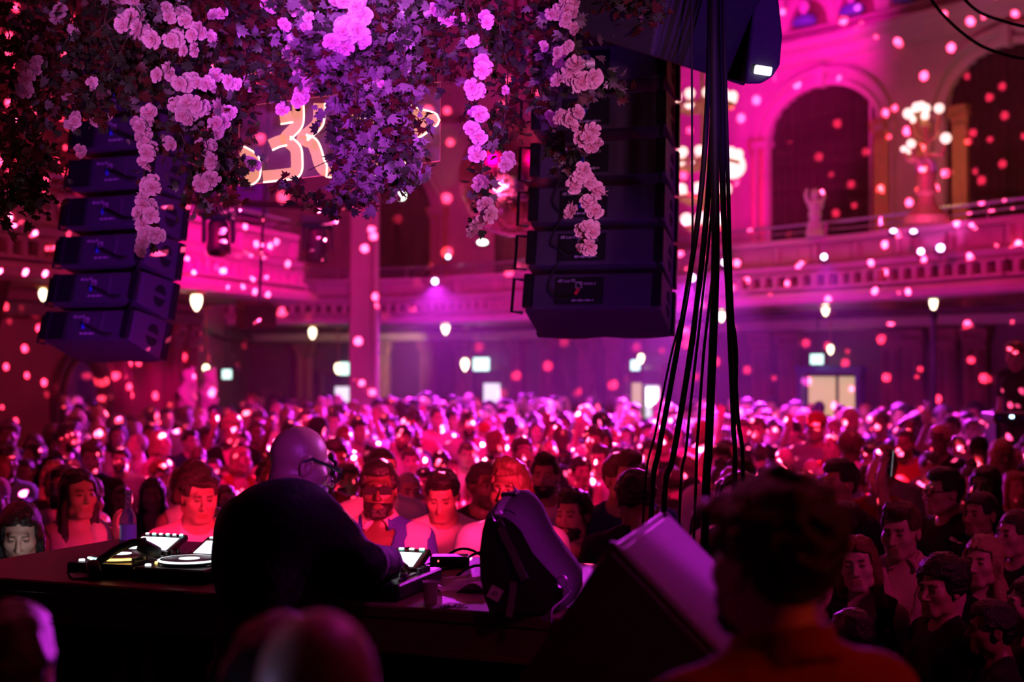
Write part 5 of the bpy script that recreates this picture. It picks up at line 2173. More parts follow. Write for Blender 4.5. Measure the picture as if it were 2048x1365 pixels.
garland([(380, -60), (350, 60), (345, 160), (360, 260), (400, 350), (405, 400)], 4.6, 420, .08, MIXD, blossoms=B((334, 140, .9), (372, 160, 1.0), (395, 165, .8), (362, 214, 1.1), (385, 222, 1.1), (404, 212, 1.0), (372, 236, .9), (408, 379, 1.05), (345, 290, .8), (400, 175, .9)))
garland([(460, -60), (440, 50), (430, 150), (440, 240), (450, 310), (440, 380)], 4.7, 420, .08, MIXD, blossoms=B((430, 162, 1.0), (470, 165, .8), (443, 238, 1.0), (457, 222, 1.0), (428, 258, .8), (440, 30, .8), (418, 290, .9), (430, 330, .8)))
garland([(510, -60), (480, 60), (462, 170), (455, 260), (450, 330)], 5.0, 480, .085, DARK, blossoms=B((505, 330, .9), (540, 12, .9), (498, 170, .7)))
garland([(580, -60), (560, 50), (550, 110), (545, 150), (540, 180)], 4.8, 300, .075, DARK, blossoms=B((585, 105, 1.05), (600, 112, .9), (612, 172, .9), (600, 142, .8), (596, 190, .9), (575, 228, .8), (602, 8, .9)))
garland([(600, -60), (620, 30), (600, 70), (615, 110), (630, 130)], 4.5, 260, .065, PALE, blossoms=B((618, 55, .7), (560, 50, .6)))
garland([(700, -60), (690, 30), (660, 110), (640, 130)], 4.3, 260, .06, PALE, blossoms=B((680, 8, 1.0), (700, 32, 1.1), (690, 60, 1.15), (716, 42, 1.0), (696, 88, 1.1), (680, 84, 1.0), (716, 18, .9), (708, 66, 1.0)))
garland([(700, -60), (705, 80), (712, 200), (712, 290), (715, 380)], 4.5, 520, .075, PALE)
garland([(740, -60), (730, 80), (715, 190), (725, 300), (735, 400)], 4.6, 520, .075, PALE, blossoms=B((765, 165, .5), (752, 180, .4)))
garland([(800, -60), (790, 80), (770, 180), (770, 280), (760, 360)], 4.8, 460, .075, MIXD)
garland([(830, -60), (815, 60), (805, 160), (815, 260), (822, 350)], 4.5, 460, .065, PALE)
garland([(770, 100), (780, 200), (790, 300), (800, 370)], 4.7, 340, .07, MIXD)
garland([(690, 150), (678, 240), (672, 330), (664, 430)], 4.7, 120, .022, PALE)
garland([(880, -60), (860, 40), (850, 90), (880, 140)], 4.7, 300, .075, DARK, blossoms=B((872, 22, .8), (892, 36, .9), (905, 45, .7), (930, 30, .7)))
garland([(930, -60), (935, 60), (945, 150), (950, 260), (965, 350), (960, 455)], 4.6, 250, .04, MIXD, lab=None, blossoms=B((958, 132, 1.0), (946, 80, .7), (955, 178, 1.0), (951, 228, 1.0), (953, 270, 1.0), (966, 320, 1.0), (971, 366, 1.0), (962, 416, 1.0), (959, 455, 1.0), (966, 40, .8)))
garland([(990, -60), (1000, 60), (1015, 140), (1010, 230), (1005, 300)], 4.9, 330, .055, DARK, blossoms=B((1010, 318, .9), (1000, 185, .6)))
garland([(910, -40), (960, 50), (1000, 70), (1050, 60)], 5.0, 260, .06, DARK)
garland([(1060, -60), (1075, 30), (1100, 110), (1080, 170), (1100, 260), (1120, 330)], 4.7, 280, .045, MIXD, blossoms=B((1085, 90, .5), (1106, 240, .7)))
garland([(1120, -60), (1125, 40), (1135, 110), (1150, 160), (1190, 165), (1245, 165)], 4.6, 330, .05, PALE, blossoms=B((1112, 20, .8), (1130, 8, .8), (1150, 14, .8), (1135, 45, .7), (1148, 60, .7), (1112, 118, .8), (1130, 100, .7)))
garland([(1150, -40), (1150, 60), (1150, 140), (1165, 250), (1170, 340), (1172, 420), (1165, 500)], 4.5, 75, .03, MIXD, blossoms=B((1148, 152, 1.15), (1168, 162, 1.2), (1132, 165, .9), (1150, 228, 1.0), (1146, 248, .9), (1118, 240, .8), (1166, 286, 1.0), (1186, 284, .9), (1150, 368, 1.05), (1178, 356, 1.0), (1162, 350, .9), (1180, 398, 1.1), (1186, 418, 1.0), (1160, 428, .95), (1174, 462, 1.0), (1184, 478, 1.0), (1166, 470, .8)))
garland([(285, 210), (290, 260), (292, 310), (288, 360), (300, 410), (300, 450), (292, 490)], 4.5, 60, .028, MIXD, blossoms=B((300, 236, 1.0), (282, 262, 1.0), (292, 272, .8), (288, 300, 1.0), (296, 330, .8), (285, 358, 1.0), (298, 385, 1.0), (303, 400, .9), (288, 418, 1.0), (304, 440, 1.0), (285, 432, .8), (300, 470, 1.0), (288, 486, .9)))
garland([(1210, -60), (1240, 10), (1290, 20), (1330, 10)], 4.9, 180, .05, DARK)
for (a, b) in (((-40, 20), (260, 10)), ((180, 40), (460, 60)), ((420, 30), (700, 20)), ((640, 40), (900, 30)), ((60, 110), (330, 140)), ((560, 20), (860, 70))):
    x0, y0 = a
    x1, y1 = b
    garland([(x0, y0), (x0 * .75 + x1 * .25, y0 + 35), (x0 * .4 + x1 * .6, y0 + 45), (x1, y1)], 5.2, 420, .10, DARK)
garland([(560, 365), (600, 385), (640, 400), (690, 395), (740, 370)], 4.9, 110, .03, DARK)
named = {0: 'outermost'}
SPECIAL = {'285,210': 'blossom strand hanging down over the slim speaker hang', '1150,-40': 'long blossom strand hanging down over the large speaker hang', '930,-60': 'blossom strand hanging over the mirror ball', '700,-60': 'short garland with the brightest white blossom cluster'}
ORD = ['first', 'second', 'third', 'fourth', 'fifth', 'sixth', 'seventh', 'eighth', 'ninth', 'tenth', 'eleventh', 'twelfth', 'thirteenth', 'fourteenth', 'fifteenth', 'sixteenth', 'seventeenth', 'eighteenth', 'nineteenth', 'twentieth']


def ordw(i):
    if i < 20:
        return ORD[i]
    t = ['twenty', 'thirty', 'forty', 'fifty'][i // 10 - 2] if (i + 1) % 10 else ['', 'thirtieth', 'fortieth', 'fiftieth'][(i + 1) // 10 - 2]
    if (i + 1) % 10 == 0:
        return ['thirtieth', 'fortieth', 'fiftieth'][(i + 1) // 10 - 3]
    return ['twenty', 'thirty', 'forty'][(i + 1) // 10 - 2] + '-' + ORD[(i + 1) % 10 - 1]


sp_of = {tuple(int(v) for v in k.split(',')): v for k, v in SPECIAL.items()}
GAR.sort(key=lambda g: g[0])
zones = [(250, 'above the slim speaker hang'), (620, 'between the slim speaker hang and the neon sign'), (850, 'over the neon sign'), (1040, 'around the mirror ball'), (3000, 'over the large speaker hang')]
cnt = {}
for x, o in GAR:
    z = next(zn for lim, zn in zones if x < lim)
    cnt[z] = cnt.get(z, 0) + 1
    bl = sum('blossom' in c.name for c in o.children)
    w = 'blossoming ivy garland' if bl > 2 else 'leafy ivy garland'
    o['label'] = '%s %s, %s along' % (w, z, ordw(cnt[z] - 1))
    o['group'] = 'garlands of the flower canopy'
for x, o in GAR:
    for (sx, sy), lab in sp_of.items():
        q = P(sx, sy, o.location.y)
        if (q - o.location).length < .01:
            o['label'] = lab
# ---------------------------------------------------------------- the DJ
def look_M(o, zdir, ydir):
    z = Vector(zdir).normalized()
    y = Vector(ydir)
    y = (y - z * y.dot(z)).normalized()
    x = y.cross(z)
    M = Matrix.Identity(4)
    M.col[0][:3], M.col[1][:3], M.col[2][:3], M.col[3][:3] = x, y, z, Vector(o)
    return M


HC = P(602, 930, 4.45)
MHD = T(HC) @ RZ(math.radians(119)) @ RX(math.radians(19)) @ Matrix.Scale(.97, 4)
MHI = np.array(MHD.inverted(), np.float32)
NB = P(570, 1030, 4.36)
SL_, SR_ = P(498, 1056, 4.44), P(662, 1096, 4.28)
ER_, WR_ = P(728, 1128, 4.20), P(778, 1124, 4.50)
EL_, WL_ = P(468, 1150, 4.48), P(474, 1152, 4.72)
CH_ = P(566, 1105, 4.32)
PV_ = Vector((CH_.x - .01, CH_.y - .12, ZS + .96))
HMR = look_M(WR_, P(812, 1140, 4.72) - WR_, (0, 0, 1))
HML = look_M(WL_, P(480, 1150, 4.95) - WL_, (0, 0, 1))
HIPS = [(PV_ + Vector((s * .09, 0, -.05)), Vector((PV_.x + s * .11, PV_.y + .03, ZS + .5)), Vector((PV_.x + s * .12, PV_.y - .02, ZS + .08))) for s in (-1, 1)]


def dj_torso(p, g=0.0):
    d = ell(p, CH_, (.185 + g, .125 + g, .205 + g))
    d = smin(d, cone(p, SL_, SR_, .075 + g, .075 + g), .08)
    d = smin(d, cone(p, NB + Vector((0, 0, -.02)), SL_, .05 + g, .07 + g), .05)
    d = smin(d, cone(p, NB + Vector((0, 0, -.02)), SR_, .05 + g, .066 + g), .05)
    d = smin(d, cone(p, CH_, PV_, .16 + g, .155 + g), .08)
    return d


def dj_arms(p, d, g=0.0, f=1.0):
    for S, E, W in ((SL_, EL_, WL_), (SR_, ER_, WR_)):
        d = smin(d, cone(p, S, E, .062 + g, .048 + g), .04)
        d = smin(d, cone(p, E, E + (W - E) * f, .047 + g, .034 + g), .025)
    return d


def dj_body(p):
    d = dj_torso(p)
    d = smin(d, cone(p, NB, MHD @ Vector((0, .03, -.06)), .062, .058), .04)
    d = dj_arms(p, d)
    for a, b, c in HIPS:
        d = smin(d, cone(p, a, b, .09, .06), .03)
        d = smin(d, cone(p, b, c, .058, .04), .02)
        d = smin(d, ell(p, c + Vector((0, .07, -.035)), (.045, .13, .043)), .03)
    q = p @ MHI[:3, :3].T + MHI[:3, 3]
    m = (q * q).sum(-1) < .2 ** 2
    if m.any():
        d[m] = smin(d[m], head_sdf(q[m], True, 1.1, 1.05) * .97, .025)
    for HM in (HMR, HML):
        c = np.float32(HM @ Vector((0, 0, .07)))
        m = ((p - c) ** 2).sum(-1) < .17 ** 2
        if m.any():
            d[m] = smin(d[m], hand_sdf(p[m], HM, 1 if HM is HMR else -1, .35), .012)
    return d


hc = HC
gx = axis(-1.15, -.15, .02, [(hc.x - .12, hc.x + .14, .005), (WR_.x - .03, WR_.x + .15, .006)])
gy = axis(3.9, 5.1, .02, [(hc.y - .13, hc.y + .13, .005), (WR_.y, WR_.y + .22, .007)])
gz = axis(ZS - .02, 2.3, .025, [(hc.z - .17, hc.z + .15, .005), (WR_.z - .06, WR_.z + .06, .006)])
V, Q = nets(dj_body, gx, gy, gz)
O_ = np.array((PV_.x, PV_.y, ZS), np.float32)
me = np_mesh('dj_body', V - O_, Q, MATS['skin'])
q = V @ MHI[:3, :3].T + MHI[:3, 3]
col = np.ones((len(V), 4), np.float32)
m = (np.abs(q) < .13).all(1) & (q[:, 1] < 0)
col[m, :3] = head_pig(q[m])
me.color_attributes.new('pig', 'FLOAT_COLOR', 'POINT').data.foreach_set('color', col.ravel())
MO = T(Vector(O_))
dj = link('person', me, None, MO, (.30, .16, .11))
tag(dj, 'bald bearded DJ in a black sweater and glasses bending over the players', 'person')


def dj_top(p):
    d = dj_torso(p, .018)
    d = dj_arms(p, d, .016, .93)
    d = smin(d, np.maximum(cone(p, NB, MHD @ Vector((0, .03, -.06)), .082, .074), ((p - np.float32(NB)) @ np.float32((.1, .15, .98))) - .018), .03)
    d = d + .006 * hnoise(p, 17, 1.0)
    for S, E, W in ((SL_, EL_, WL_), (SR_, ER_, WR_)):
        n = np.float32((W - E).normalized())
        o = np.float32(E + (W - E) * .93)
        near = ((p - o) ** 2).sum(-1) < .10 ** 2
        d = np.where(near, np.maximum(d, (p - o) @ n), d)
    return np.maximum(d, ZS + .88 - p[:, 2])


V, Q = nets(dj_top, axis(-1.2, -.2, .016), axis(3.85, 5.0, .018), axis(ZS + .8, 2.12, .016))
link('sweater', np_mesh('sweater', V - O_, Q, MATS['cloth']), dj, None, (.008, .008, .010))


def dj_tr(p):
    d = ell(p, PV_ + Vector((0, 0, -.06)), (.185, .14, .16))
    for a, b, c in HIPS:
        d = smin(d, cone(p, a, b, .108, .08), .03)
        d = smin(d, cone(p, b, c, .08, .07), .02)
    return np.maximum(d, p[:, 2] - ZS - .98)


V, Q = nets(dj_tr, axis(-1.1, -.3, .03), axis(3.9, 4.6, .03), axis(ZS - .03, ZS + 1.05, .035))
link('trousers', np_mesh('trousers', V - O_, Q, MATS['dark_trousers']), dj)
LH = MO.inverted() @ MHD
link('beard', hair_mesh('dj_beard', 'fullbeard', .005, 4.0), dj, LH, (.20, .19, .20))
gm = MB()
for s in (-1, 1):
    c = Vector((s * .034, -.110, .002))
    ring = [c + Vector((.029 * math.copysign(abs(math.cos(2 * PI * i / 20)) ** .6, math.cos(2 * PI * i / 20)), -.004, .023 * math.copysign(abs(math.sin(2 * PI * i / 20)) ** .6, math.sin(2 * PI * i / 20)))) for i in range(21)]
    gm.tube(ring, .004, 7, cap=False)
    gm.tube([(s * .064, -.112, .016), (s * .076, -.09, .018), (s * .083, .0, .024), (s * .084, .03, .004)], [.006, .006, .0055, .004], 7)
gm.tube([(-.006, -.114, .008), (0, -.117, .012), (.006, -.114, .008)], .0035, 6)
g = gm.build('glasses', MATS['black_plastic'], dj, smooth=True)
g.matrix_basis = LH
er = MB().ball((.088, .004, -.036), .0045, 8).build('ear_stud', MATS['steel'], dj)
er.matrix_basis = LH
for k, f in enumerate((.25, .40)):
    b = MB()
    for i in range(22):
        a = 2 * PI * i / 22
        b.ball((.034 * math.cos(a), .026 * math.sin(a), -.012 + .013 * k), .0048, 6)
    br = b.build('bracelet', MATS['steel'], dj)
    br.matrix_basis = MO.inverted() @ HMR

# ---------------------------------------------------------------- poses for the crowd
HU = T(-.215, -.27, 1.50)
POSES = dict(
    m0=dict(), mL=dict(yaw=.45), mR=dict(yaw=-.45), mD=dict(pitch=.38), mV=dict(neck='v'), mO=dict(neck='open', sleeve='long'), mOR=dict(neck='open', sleeve='long', yaw=-.35, pitch=.12),
    mJ=dict(neck='jacket', sleeve='long'), mJD=dict(neck='jacket', sleeve='long', pitch=.18, yaw=.1),
    mP=dict(right=dict(e=(-.27, -.12, 1.18), w=(-.14, -.29, 1.40), hm=T(-.14, -.29, 1.40) @ RZ(PI), curl=.45)),
    mU=dict(right=dict(e=(-.27, -.20, 1.42), w=(-.17, -.28, 1.66), hm=T(-.17, -.28, 1.66) @ RZ(PI) @ RX(.1), curl=.25)),
    f0=dict(male=False, sleeve='tank'), fT=dict(male=False), fL=dict(male=False, sleeve='tank', yaw=.45), fR=dict(male=False, yaw=-.45), fD=dict(male=False, sleeve='tank', pitch=.34, neck='v'),
    fV=dict(male=False, neck='v', sleeve='long', pitch=.06),
    fH=dict(male=False, sleeve='tank', yaw=.18, left=dict(e=(.29, -.10, 1.15), w=(.19, -.085, 1.38), hm=T(.19, -.085, 1.38) @ Matrix.Rotation(-.30, 4, 'Y') @ RZ(PI / 2), curl=.6)),
    fG=dict(male=False, sleeve='tank', yaw=-.12, roll=-.1, right=dict(e=(-.30, -.06, 1.20), w=(-.155, -.085, 1.46), hm=T(-.155, -.085, 1.46) @ Matrix.Rotation(.25, 4, 'Y') @ RZ(-PI / 2), curl=.5)),
    fP=dict(male=False, right=dict(e=(-.24, -.14, 1.18), w=(-.13, -.28, 1.38), hm=T(-.13, -.28, 1.38) @ RZ(PI), curl=.45)),
)
for k, v in POSES.items():
    variant(k, fine=.0058, mid=.020, **v)
for k, v in dict(m=dict(), ml=dict(yaw=.5), mr=dict(yaw=-.5), mo=dict(neck='open', sleeve='long'), mu=POSES['mU'], f=dict(male=False), fl=dict(male=False, yaw=.4, sleeve='tank'), fr=dict(male=False, yaw=-.4), fu=dict(male=False, right=dict(e=(-.26, -.10, 1.50), w=(-.21, -.16, 1.74), hm=T(-.21, -.16, 1.74) @ RZ(PI), curl=.2))).items():
    variant('far_' + k, fine=.0105, mid=.030, **v)

# the two-tone shirt of the man across the booth
sm = mat('patchwork_shirt', (.03, .05, .33), .8, var=.1)
nt = sm.node_tree
vo = nt.nodes.new('ShaderNodeTexVoronoi')
vo.inputs['Scale'].default_value = 9.5
mp = nt.nodes.new('ShaderNodeMapping')
mp.inputs['Scale'].default_value = (1.3, .4, .75)
mp.inputs['Rotation'].default_value = (0, .6, 0)
tc = nt.nodes.new('ShaderNodeTexCoord')
nt.links.new(tc.outputs['Object'], mp.inputs['Vector'])
nt.links.new(mp.outputs[0], vo.inputs['Vector'])
rp = nt.nodes.new('ShaderNodeValToRGB')
rp.color_ramp.interpolation = 'CONSTANT'
rp.color_ramp.elements[0].color = (.03, .05, .36, 1)
rp.color_ramp.elements[1].position = .60
rp.color_ramp.elements[1].color = (.72, .50, .60, 1)
nt.links.new(vo.outputs['Color'], rp.inputs[0])
nt.links.new(rp.outputs[0], nt.nodes['Principled BSDF'].inputs['Base Color'])

HEROES = []


def hero(cx, cy, S, yaw, var, skin, hair, hcol, top, label, extra=(), tilt=0.0, d=None, bcol=None, under=None):
    d = d or 989.7 / (S + .15 * (cy - 740))
    c = P(cx, cy, d)
    sc = c.z / 1.6
    yw = math.radians(yaw)
    h = BODY[var]['fig'].Mh @ Vector((0, 0, 0))
    off = RZ(yw) @ Vector((h.x, h.y, 0)) * sc
    o = person(label, var, (c.x - off.x, c.y - off.y, 0), yw, sc, skin, hair, hcol, top, extra, None, 0.0, bcol, under)
    HEROES.append((c.x, c.y, cx, cy, S))
    return o


H = hero
# along the booth, from the arched mirror inwards
H(136, 876, 57, 62, 'm0', 'fair', 'short', 'dark', 'black', 'tall stubbled man in black turned sideways in front of the arched mirror', ('beard',))
H(69, 911, 52, -40, 'fT', 'fair', 'slick', 'dark', 'black', 'person with slicked back dark hair beside the brown drape, looking aside')
H(18, 928, 48, -60, 'm0', 'fair', 'short', 'dark', 'grey', 'man in profile at the very edge of the crowd beneath the brown drape')
H(50, 945, 53, 12, 'fT', 'brown', 'slick', 'black', 'black', 'person in black with hair pulled back, standing just beyond the lit-faced woman')
H(104, 955, 50, 38, 'm0', 'dark', 'short', 'black', 'black', 'dark skinned man in black between two paler faces near the drape')
H(146, 944, 50, 15, 'm0', 'pale', 'receding', 'brown', 'grey', 'man with high forehead peering out over the long haired woman')
H(185, 919, 61, 10, 'mO', 'fair', 'swept', 'brown', 'black', 'man with wavy brown hair and open black shirt below the mirror')
H(157, 990, 64, 30, 'fH', 'tan', 'long', 'black', 'beige', 'long black haired woman in a sleeveless top raising a hand to her ear', d=7.35)
H(41, 1060, 62, 14, 'fD', 'fair', 'long', 'black', 'white', 'woman in white whose face is lit by a phone at the booth corner', d=6.25)
H(-8, 1000, 70, 0, 'm0', 'fair', 'cap', 'pink', 'black', 'person in a pale pink cap at the edge of the frame')
H(244, 1001, 54, 14, 'fT', 'brown', 'tied', 'dark', 'black', 'young woman with tied hair standing behind the clear bottle')
H(305, 990, 64, 10, 'fV', 'brown', 'braids', 'black', 'black', 'woman with dark braids and a deep neckline behind the media players')
H(358, 965, 60, 0, 'm0', 'dark', 'bald', 'black', 'white', 'bald dark skinned man in a printed white shirt near the booth', ('beard',))
H(319, 945, 54, 42, 'mD', 'fair', 'short', 'ginger', 'grey', 'ginger man looking down past the woman with braids', ('beard',))
H(241, 920, 50, 8, 'm0', 'fair', 'short', 'black', 'grey', 'bearded man with short black hair left of the hatless grey haired one'.replace('left of', 'next to'), ('beard',))
H(272, 893, 48, -70, 'm0', 'pale', 'receding', 'grey', 'white', 'older grey haired person in profile before the red wall')
H(322, 888, 50, 70, 'fT', 'pale', 'bob', 'blonde', 'pink', 'blonde person in pink turning away, before the red wall')
H(381, 884, 44, 40, 'm0', 'fair', 'short', 'black', 'navy', 'young man in navy standing tall before the paired statues')
H(310, 903, 40, 10, 'm0', 'fair', 'curly', 'grey', 'black', 'person with curly greyish hair, face half hidden, before the red wall')
H(400, 992, 66, 18, 'mJD', 'tan', 'swept', 'dark', 'pink', 'man with swept back hair in a pale jacket at the booth edge', d=7.2)
H(452, 1000, 55, 24, 'fT', 'fair', 'bob', 'brown', 'red', 'woman with brown bob peeking out behind the man in the pale jacket')
H(483, 922, 52, 28, 'fL', 'fair', 'bob', 'blonde', 'red', 'woman with a blonde fringe smiling toward the DJ')
H(396, 918, 50, 6, 'm0', 'dark', 'bald', 'black', 'black', 'bald dark skinned man standing behind the man in the pale jacket')
H(428, 940, 45, 0, 'm0', 'fair', 'buzz', 'dark', 'grey', 'smiling man with close cropped hair beside the waving hand', ('beard',))
H(452, 955, 43, 5, 'fP', 'fair', 'long', 'brown', 'black', 'woman lifting a hand in front of her face near the DJ shoulder')
H(514, 955, 44, 0, 'm0', 'fair', 'receding', 'brown', 'black', 'man with an orange-lit forehead just behind the DJ back')
H(415, 880, 42, 20, 'm0', 'brown', 'afro', 'black', 'black', 'person with a round dark afro near the paired statues')
# across the booth
o = H(757, 980, 96, 4, 'mO', 'dark', 'short', 'black', (.5, .5, .5), 'man in dark sunglasses and blue patchwork shirt leaning on the booth', ('sunglasses', 'beard'), d=6.9)
for c in o.children:
    if c.name.startswith('shirt'):
        c.data = c.data.copy()
        c.data.materials.clear()
        c.data.materials.append(sm)
    if c.name.startswith('shirt'):
        pass
H(885, 985, 80, -6, 'mD', 'tan', 'quiff', 'black', 'white', 'young man in a white T-shirt looking down at the booth', d=7.4)
H(850, 966, 55, 10, 'mR', 'fair', 'short', 'black', 'black', 'dark haired man tucked in just behind the white T-shirt man')
o = H(700, 962, 60, 22, 'mP', 'brown', 'short', 'black', 'black', 'man in black holding a phone up beside the DJ head')
H(748, 925, 46, 180, 'm0', 'brown', 'afro', 'black', 'pink', 'person with a short afro seen from behind near the column foot')
H(821, 924, 52, 6, 'm0', 'pale', 'short', 'brown', 'white', 'stocky man in a light shirt gazing at the booth')
H(827, 1000, 46, 8, 'm0', 'fair', 'short', 'dark', 'black', 'young face low between the sunglasses man and the white T-shirt man')
H(882, 927, 44, 0, 'fT', 'dark', 'curly', 'black', 'black', 'dark skinned woman with curly hair right above the white T-shirt man'.replace('right above', 'behind'))
o = H(934, 912, 50, 6, 'mP', 'fair', 'short', 'brown', 'white', 'man holding a phone high with fingers spread, centre of the crowd')
H(950, 968, 50, 0, 'fT', 'fair', 'long', 'blonde', 'pink', 'blonde woman standing close behind the black bag')
H(1003, 948, 46, -8, 'm0', 'pale', 'bald', 'grey', 'pink', 'bald man just above the buckle of the black bag')
H(1010, 978, 48, -20, 'fT', 'fair', 'slick', 'dark', 'pink', 'short haired woman right behind the black bag')
H(972, 966, 40, 10, 'fT', 'fair', 'bob', 'brown', 'black', 'half hidden face between the blonde woman and the bald man')
H(1048, 928, 64, 4, 'm0', 'fair', 'receding', 'dark', 'red', 'older man in glasses standing taller behind the bearded man', ('glasses',))
H(1090, 953, 68, 16, 'mR', 'tan', 'quiff', 'black', 'white', 'bearded man in a white T-shirt behind the black bag', ('beard',), d=8.8)
H(1147, 1032, 80, -32, 'mV', 'tan', 'quiff', 'black', 'black', 'young man in a black V-neck beside the wedge monitor', ('beard',), d=7.1)
H(1112, 1010, 60, 10, 'fT', 'brown', 'bun', 'black', 'black', 'woman with a top bun hidden behind the man in the black V-neck')
H(995, 884, 46, 55, 'fL', 'fair', 'bob', 'red', 'black', 'red haired woman in profile in the middle of the crowd')
H(1162, 945, 55, 18, 'fP', 'tan', 'curly', 'black', 'black', 'woman with loose curls lifting her hand to her mouth')
H(1200, 921, 55, -22, 'mP', 'fair', 'quiff', 'dark', 'white', 'man with high dark hair touching his face before the hanging cables')
H(1238, 925, 58, 180, 'f0', 'fair', 'long', 'dark', 'white', 'person in a bright white top seen from behind near the cables')
H(1300, 912, 55, 2, 'mP', 'fair', 'short', 'black', 'black', 'man holding a phone at chest height behind the slanting cables')
H(1345, 965, 55, 185, 'm0', 'fair', 'short', 'dark', 'black', 'dark haired person from behind between the hanging cables')
H(1270, 1000, 70, 184, 'mP', 'brown', 'curly', 'black', 'black', 'large dark haired figure from behind raising a hand near the wedge monitor', d=6.9)
H(1385, 990, 56, 10, 'm0', 'tan', 'cap', 'black', 'black', 'bearded man in a black backwards cap behind the wedge monitor', ('beard',))
H(1416, 928, 52, 175, 'fT', 'fair', 'bob', 'blonde', 'pink', 'blonde head from behind at the thickest cable')
H(1375, 935, 46, 200, 'fT', 'fair', 'long', 'brown', 'black', 'long brown hair from behind between two cables')
H(1515, 862, 50, -20, 'm0', 'fair', 'short', 'brown', 'black', 'grinning man with short brown hair beyond the cables')
H(1452, 905, 48, 12, 'm0', 'fair', 'short', 'black', 'pink', 'man with black hair between the outer cables')
H(1100, 905, 46, 12, 'm0', 'fair', 'receding', 'black', 'black', 'man with thinning hair just beyond the glasses wearer')
# beyond the dark silhouette
H(1568, 922, 52, 178, 'm0', 'pale', 'bald', 'grey', 'pink', 'bald head from behind just beyond the dark silhouette')
H(1520, 912, 44, 180, 'm0', 'fair', 'short', 'dark', 'black', 'dark haired head from behind beside the bald head')
H(1622, 945, 52, 182, 'm0', 'fair', 'bald', 'grey', 'black', 'second bald head from behind, next to the Asian man in profile'.replace('the Asian man', 'the black haired man'))
H(1664, 893, 52, -50, 'm0', 'fair', 'buzz', 'brown', 'red', 'broad man with cropped hair glancing aside beyond the two bald heads')
H(1678, 968, 72, -62, 'm0', 'tan', 'short', 'black', 'black', 'black haired man in profile next to the dark silhouette', d=8.0)
H(1759, 956, 60, -30, 'mL', 'pale', 'bald', 'grey', 'red', 'bald man with a stern face near the raised phone', d=9.3)
H(1738, 908, 48, 4, 'm0', 'fair', 'quiff', 'black', 'black', 'man with combed up black hair facing the stage near the lamp post side')
H(1780, 905, 44, -55, 'fT', 'fair', 'bob', 'black', 'black', 'dark bobbed woman in profile next to the combed up hair man')
H(1860, 931, 56, 6, 'mD', 'tan', 'short', 'black', 'grey', 'man glancing down over the raised phone')
H(1887, 985, 66, -75, 'mU', 'fair', 'short', 'black', 'black', 'man with flat black hair and glasses holding a phone up', ('glasses',), d=7.9)
H(1915, 900, 46, -8, 'm0', 'fair', 'curly', 'brown', 'black', 'curly brown haired person toward the dim side wall')
H(1958, 906, 54, 160, 'm0', 'brown', 'cap', 'black', 'navy', 'person in a dark cap turned from the stage by the side wall')
H(1960, 1030, 66, -55, 'fT', 'tan', 'slick', 'black', 'black', 'woman with sleek tied hair in profile, lit along her brow', d=7.6)
H(2030, 1070, 78, -65, 'fT', 'fair', 'slick', 'dark', 'black', 'woman at the frame edge in profile with upturned nose', d=6.9)
H(2030, 975, 60, 10, 'f0', 'fair', 'long', 'ginger', 'pink', 'ginger haired person at the frame edge beneath the raised arm')
H(1920, 1002, 45, -40, 'mP', 'fair', 'buzz', 'grey', 'grey', 'grey cropped man tucked between the phone holder and the sleek haired woman')
H(1801, 1062, 104, -16, 'mOR', 'fair', 'quiff', 'brown', 'pink', 'young man with a brown quiff and pale collared shirt', d=6.35)
H(1716, 1130, 112, -14, 'fG', 'pale', 'long', 'red', 'black', 'red haired young woman holding a hand against her hair', d=5.95)
H(1966, 1125, 96, -18, 'fR', 'fair', 'wavy', 'blonde', 'black', 'blonde woman with full wavy hair looking aside', d=6.3)
H(1880, 1180, 110, -80, 'mL', 'tan', 'afro', 'black', 'black', 'dark curly head in front of the quiffed man', d=5.65)
H(1700, 1275, 100, -120, 'fR', 'fair', 'long', 'black', 'black', 'dark head low in front of the red haired young woman', d=5.3)
H(1690, 1050, 84, 190, 'fT', 'fair', 'long', 'black', 'black', 'long black hair from behind beside the dark silhouette', d=7.4)
H(1985, 1260, 110, -100, 'm0', 'brown', 'short', 'black', 'black', 'shadowed person in black down in the dim corner', d=5.4)
H(2060, 1210, 110, -90, 'fT', 'fair', 'bob', 'dark', 'black', 'shadowed bobbed head at the edge of the frame', d=5.5)

# ---------------------------------------------------------------- people on stage in front of the camera
variant('fg_open', fine=.0055, mid=.014, neck='open', sleeve='long', width=1.04)
sc = .95
c = P(1545, 1128, 2.15)
o = person('man with thick dark hair and rust coloured shirt seen from behind, out of focus', 'fg_open', (c.x, c.y, c.z - 1.60 * sc), math.radians(-152), sc, 'fair', None, 'black', (.30, .05, .018))
link('hair', hair_mesh('thick_hair', 'swept', .005, 9.0), o, BODY['fg_open']['fig'].Mh @ Matrix.Diagonal((1.05, 1.03, .98, 1)), HCOL['black'])
link('beard', hair_mesh('trim_beard', 'beard', .005, 3.0), o, BODY['fg_open']['fig'].Mh, HCOL['black'])
c = P(640, 1360, 1.62)
person('bald head from behind, out of focus close to the camera', 'm0', (c.x, c.y, ZS), math.radians(172), .90, 'tan', 'bald', 'black', 'black')
c = P(560, 1300, 1.98)
person('dark haired person from behind, low behind the blurred bald head', 'm0', (c.x, c.y, ZS), math.radians(165), .852, 'fair', 'short', 'black', 'black')
c = P(6, 1330, 2.3)
person('shadowed person at the bottom corner of the frame, one cheek dimly lit', 'mR', (c.x, c.y, ZS), math.radians(-150), .832, 'fair', 'short', 'black', 'navy')

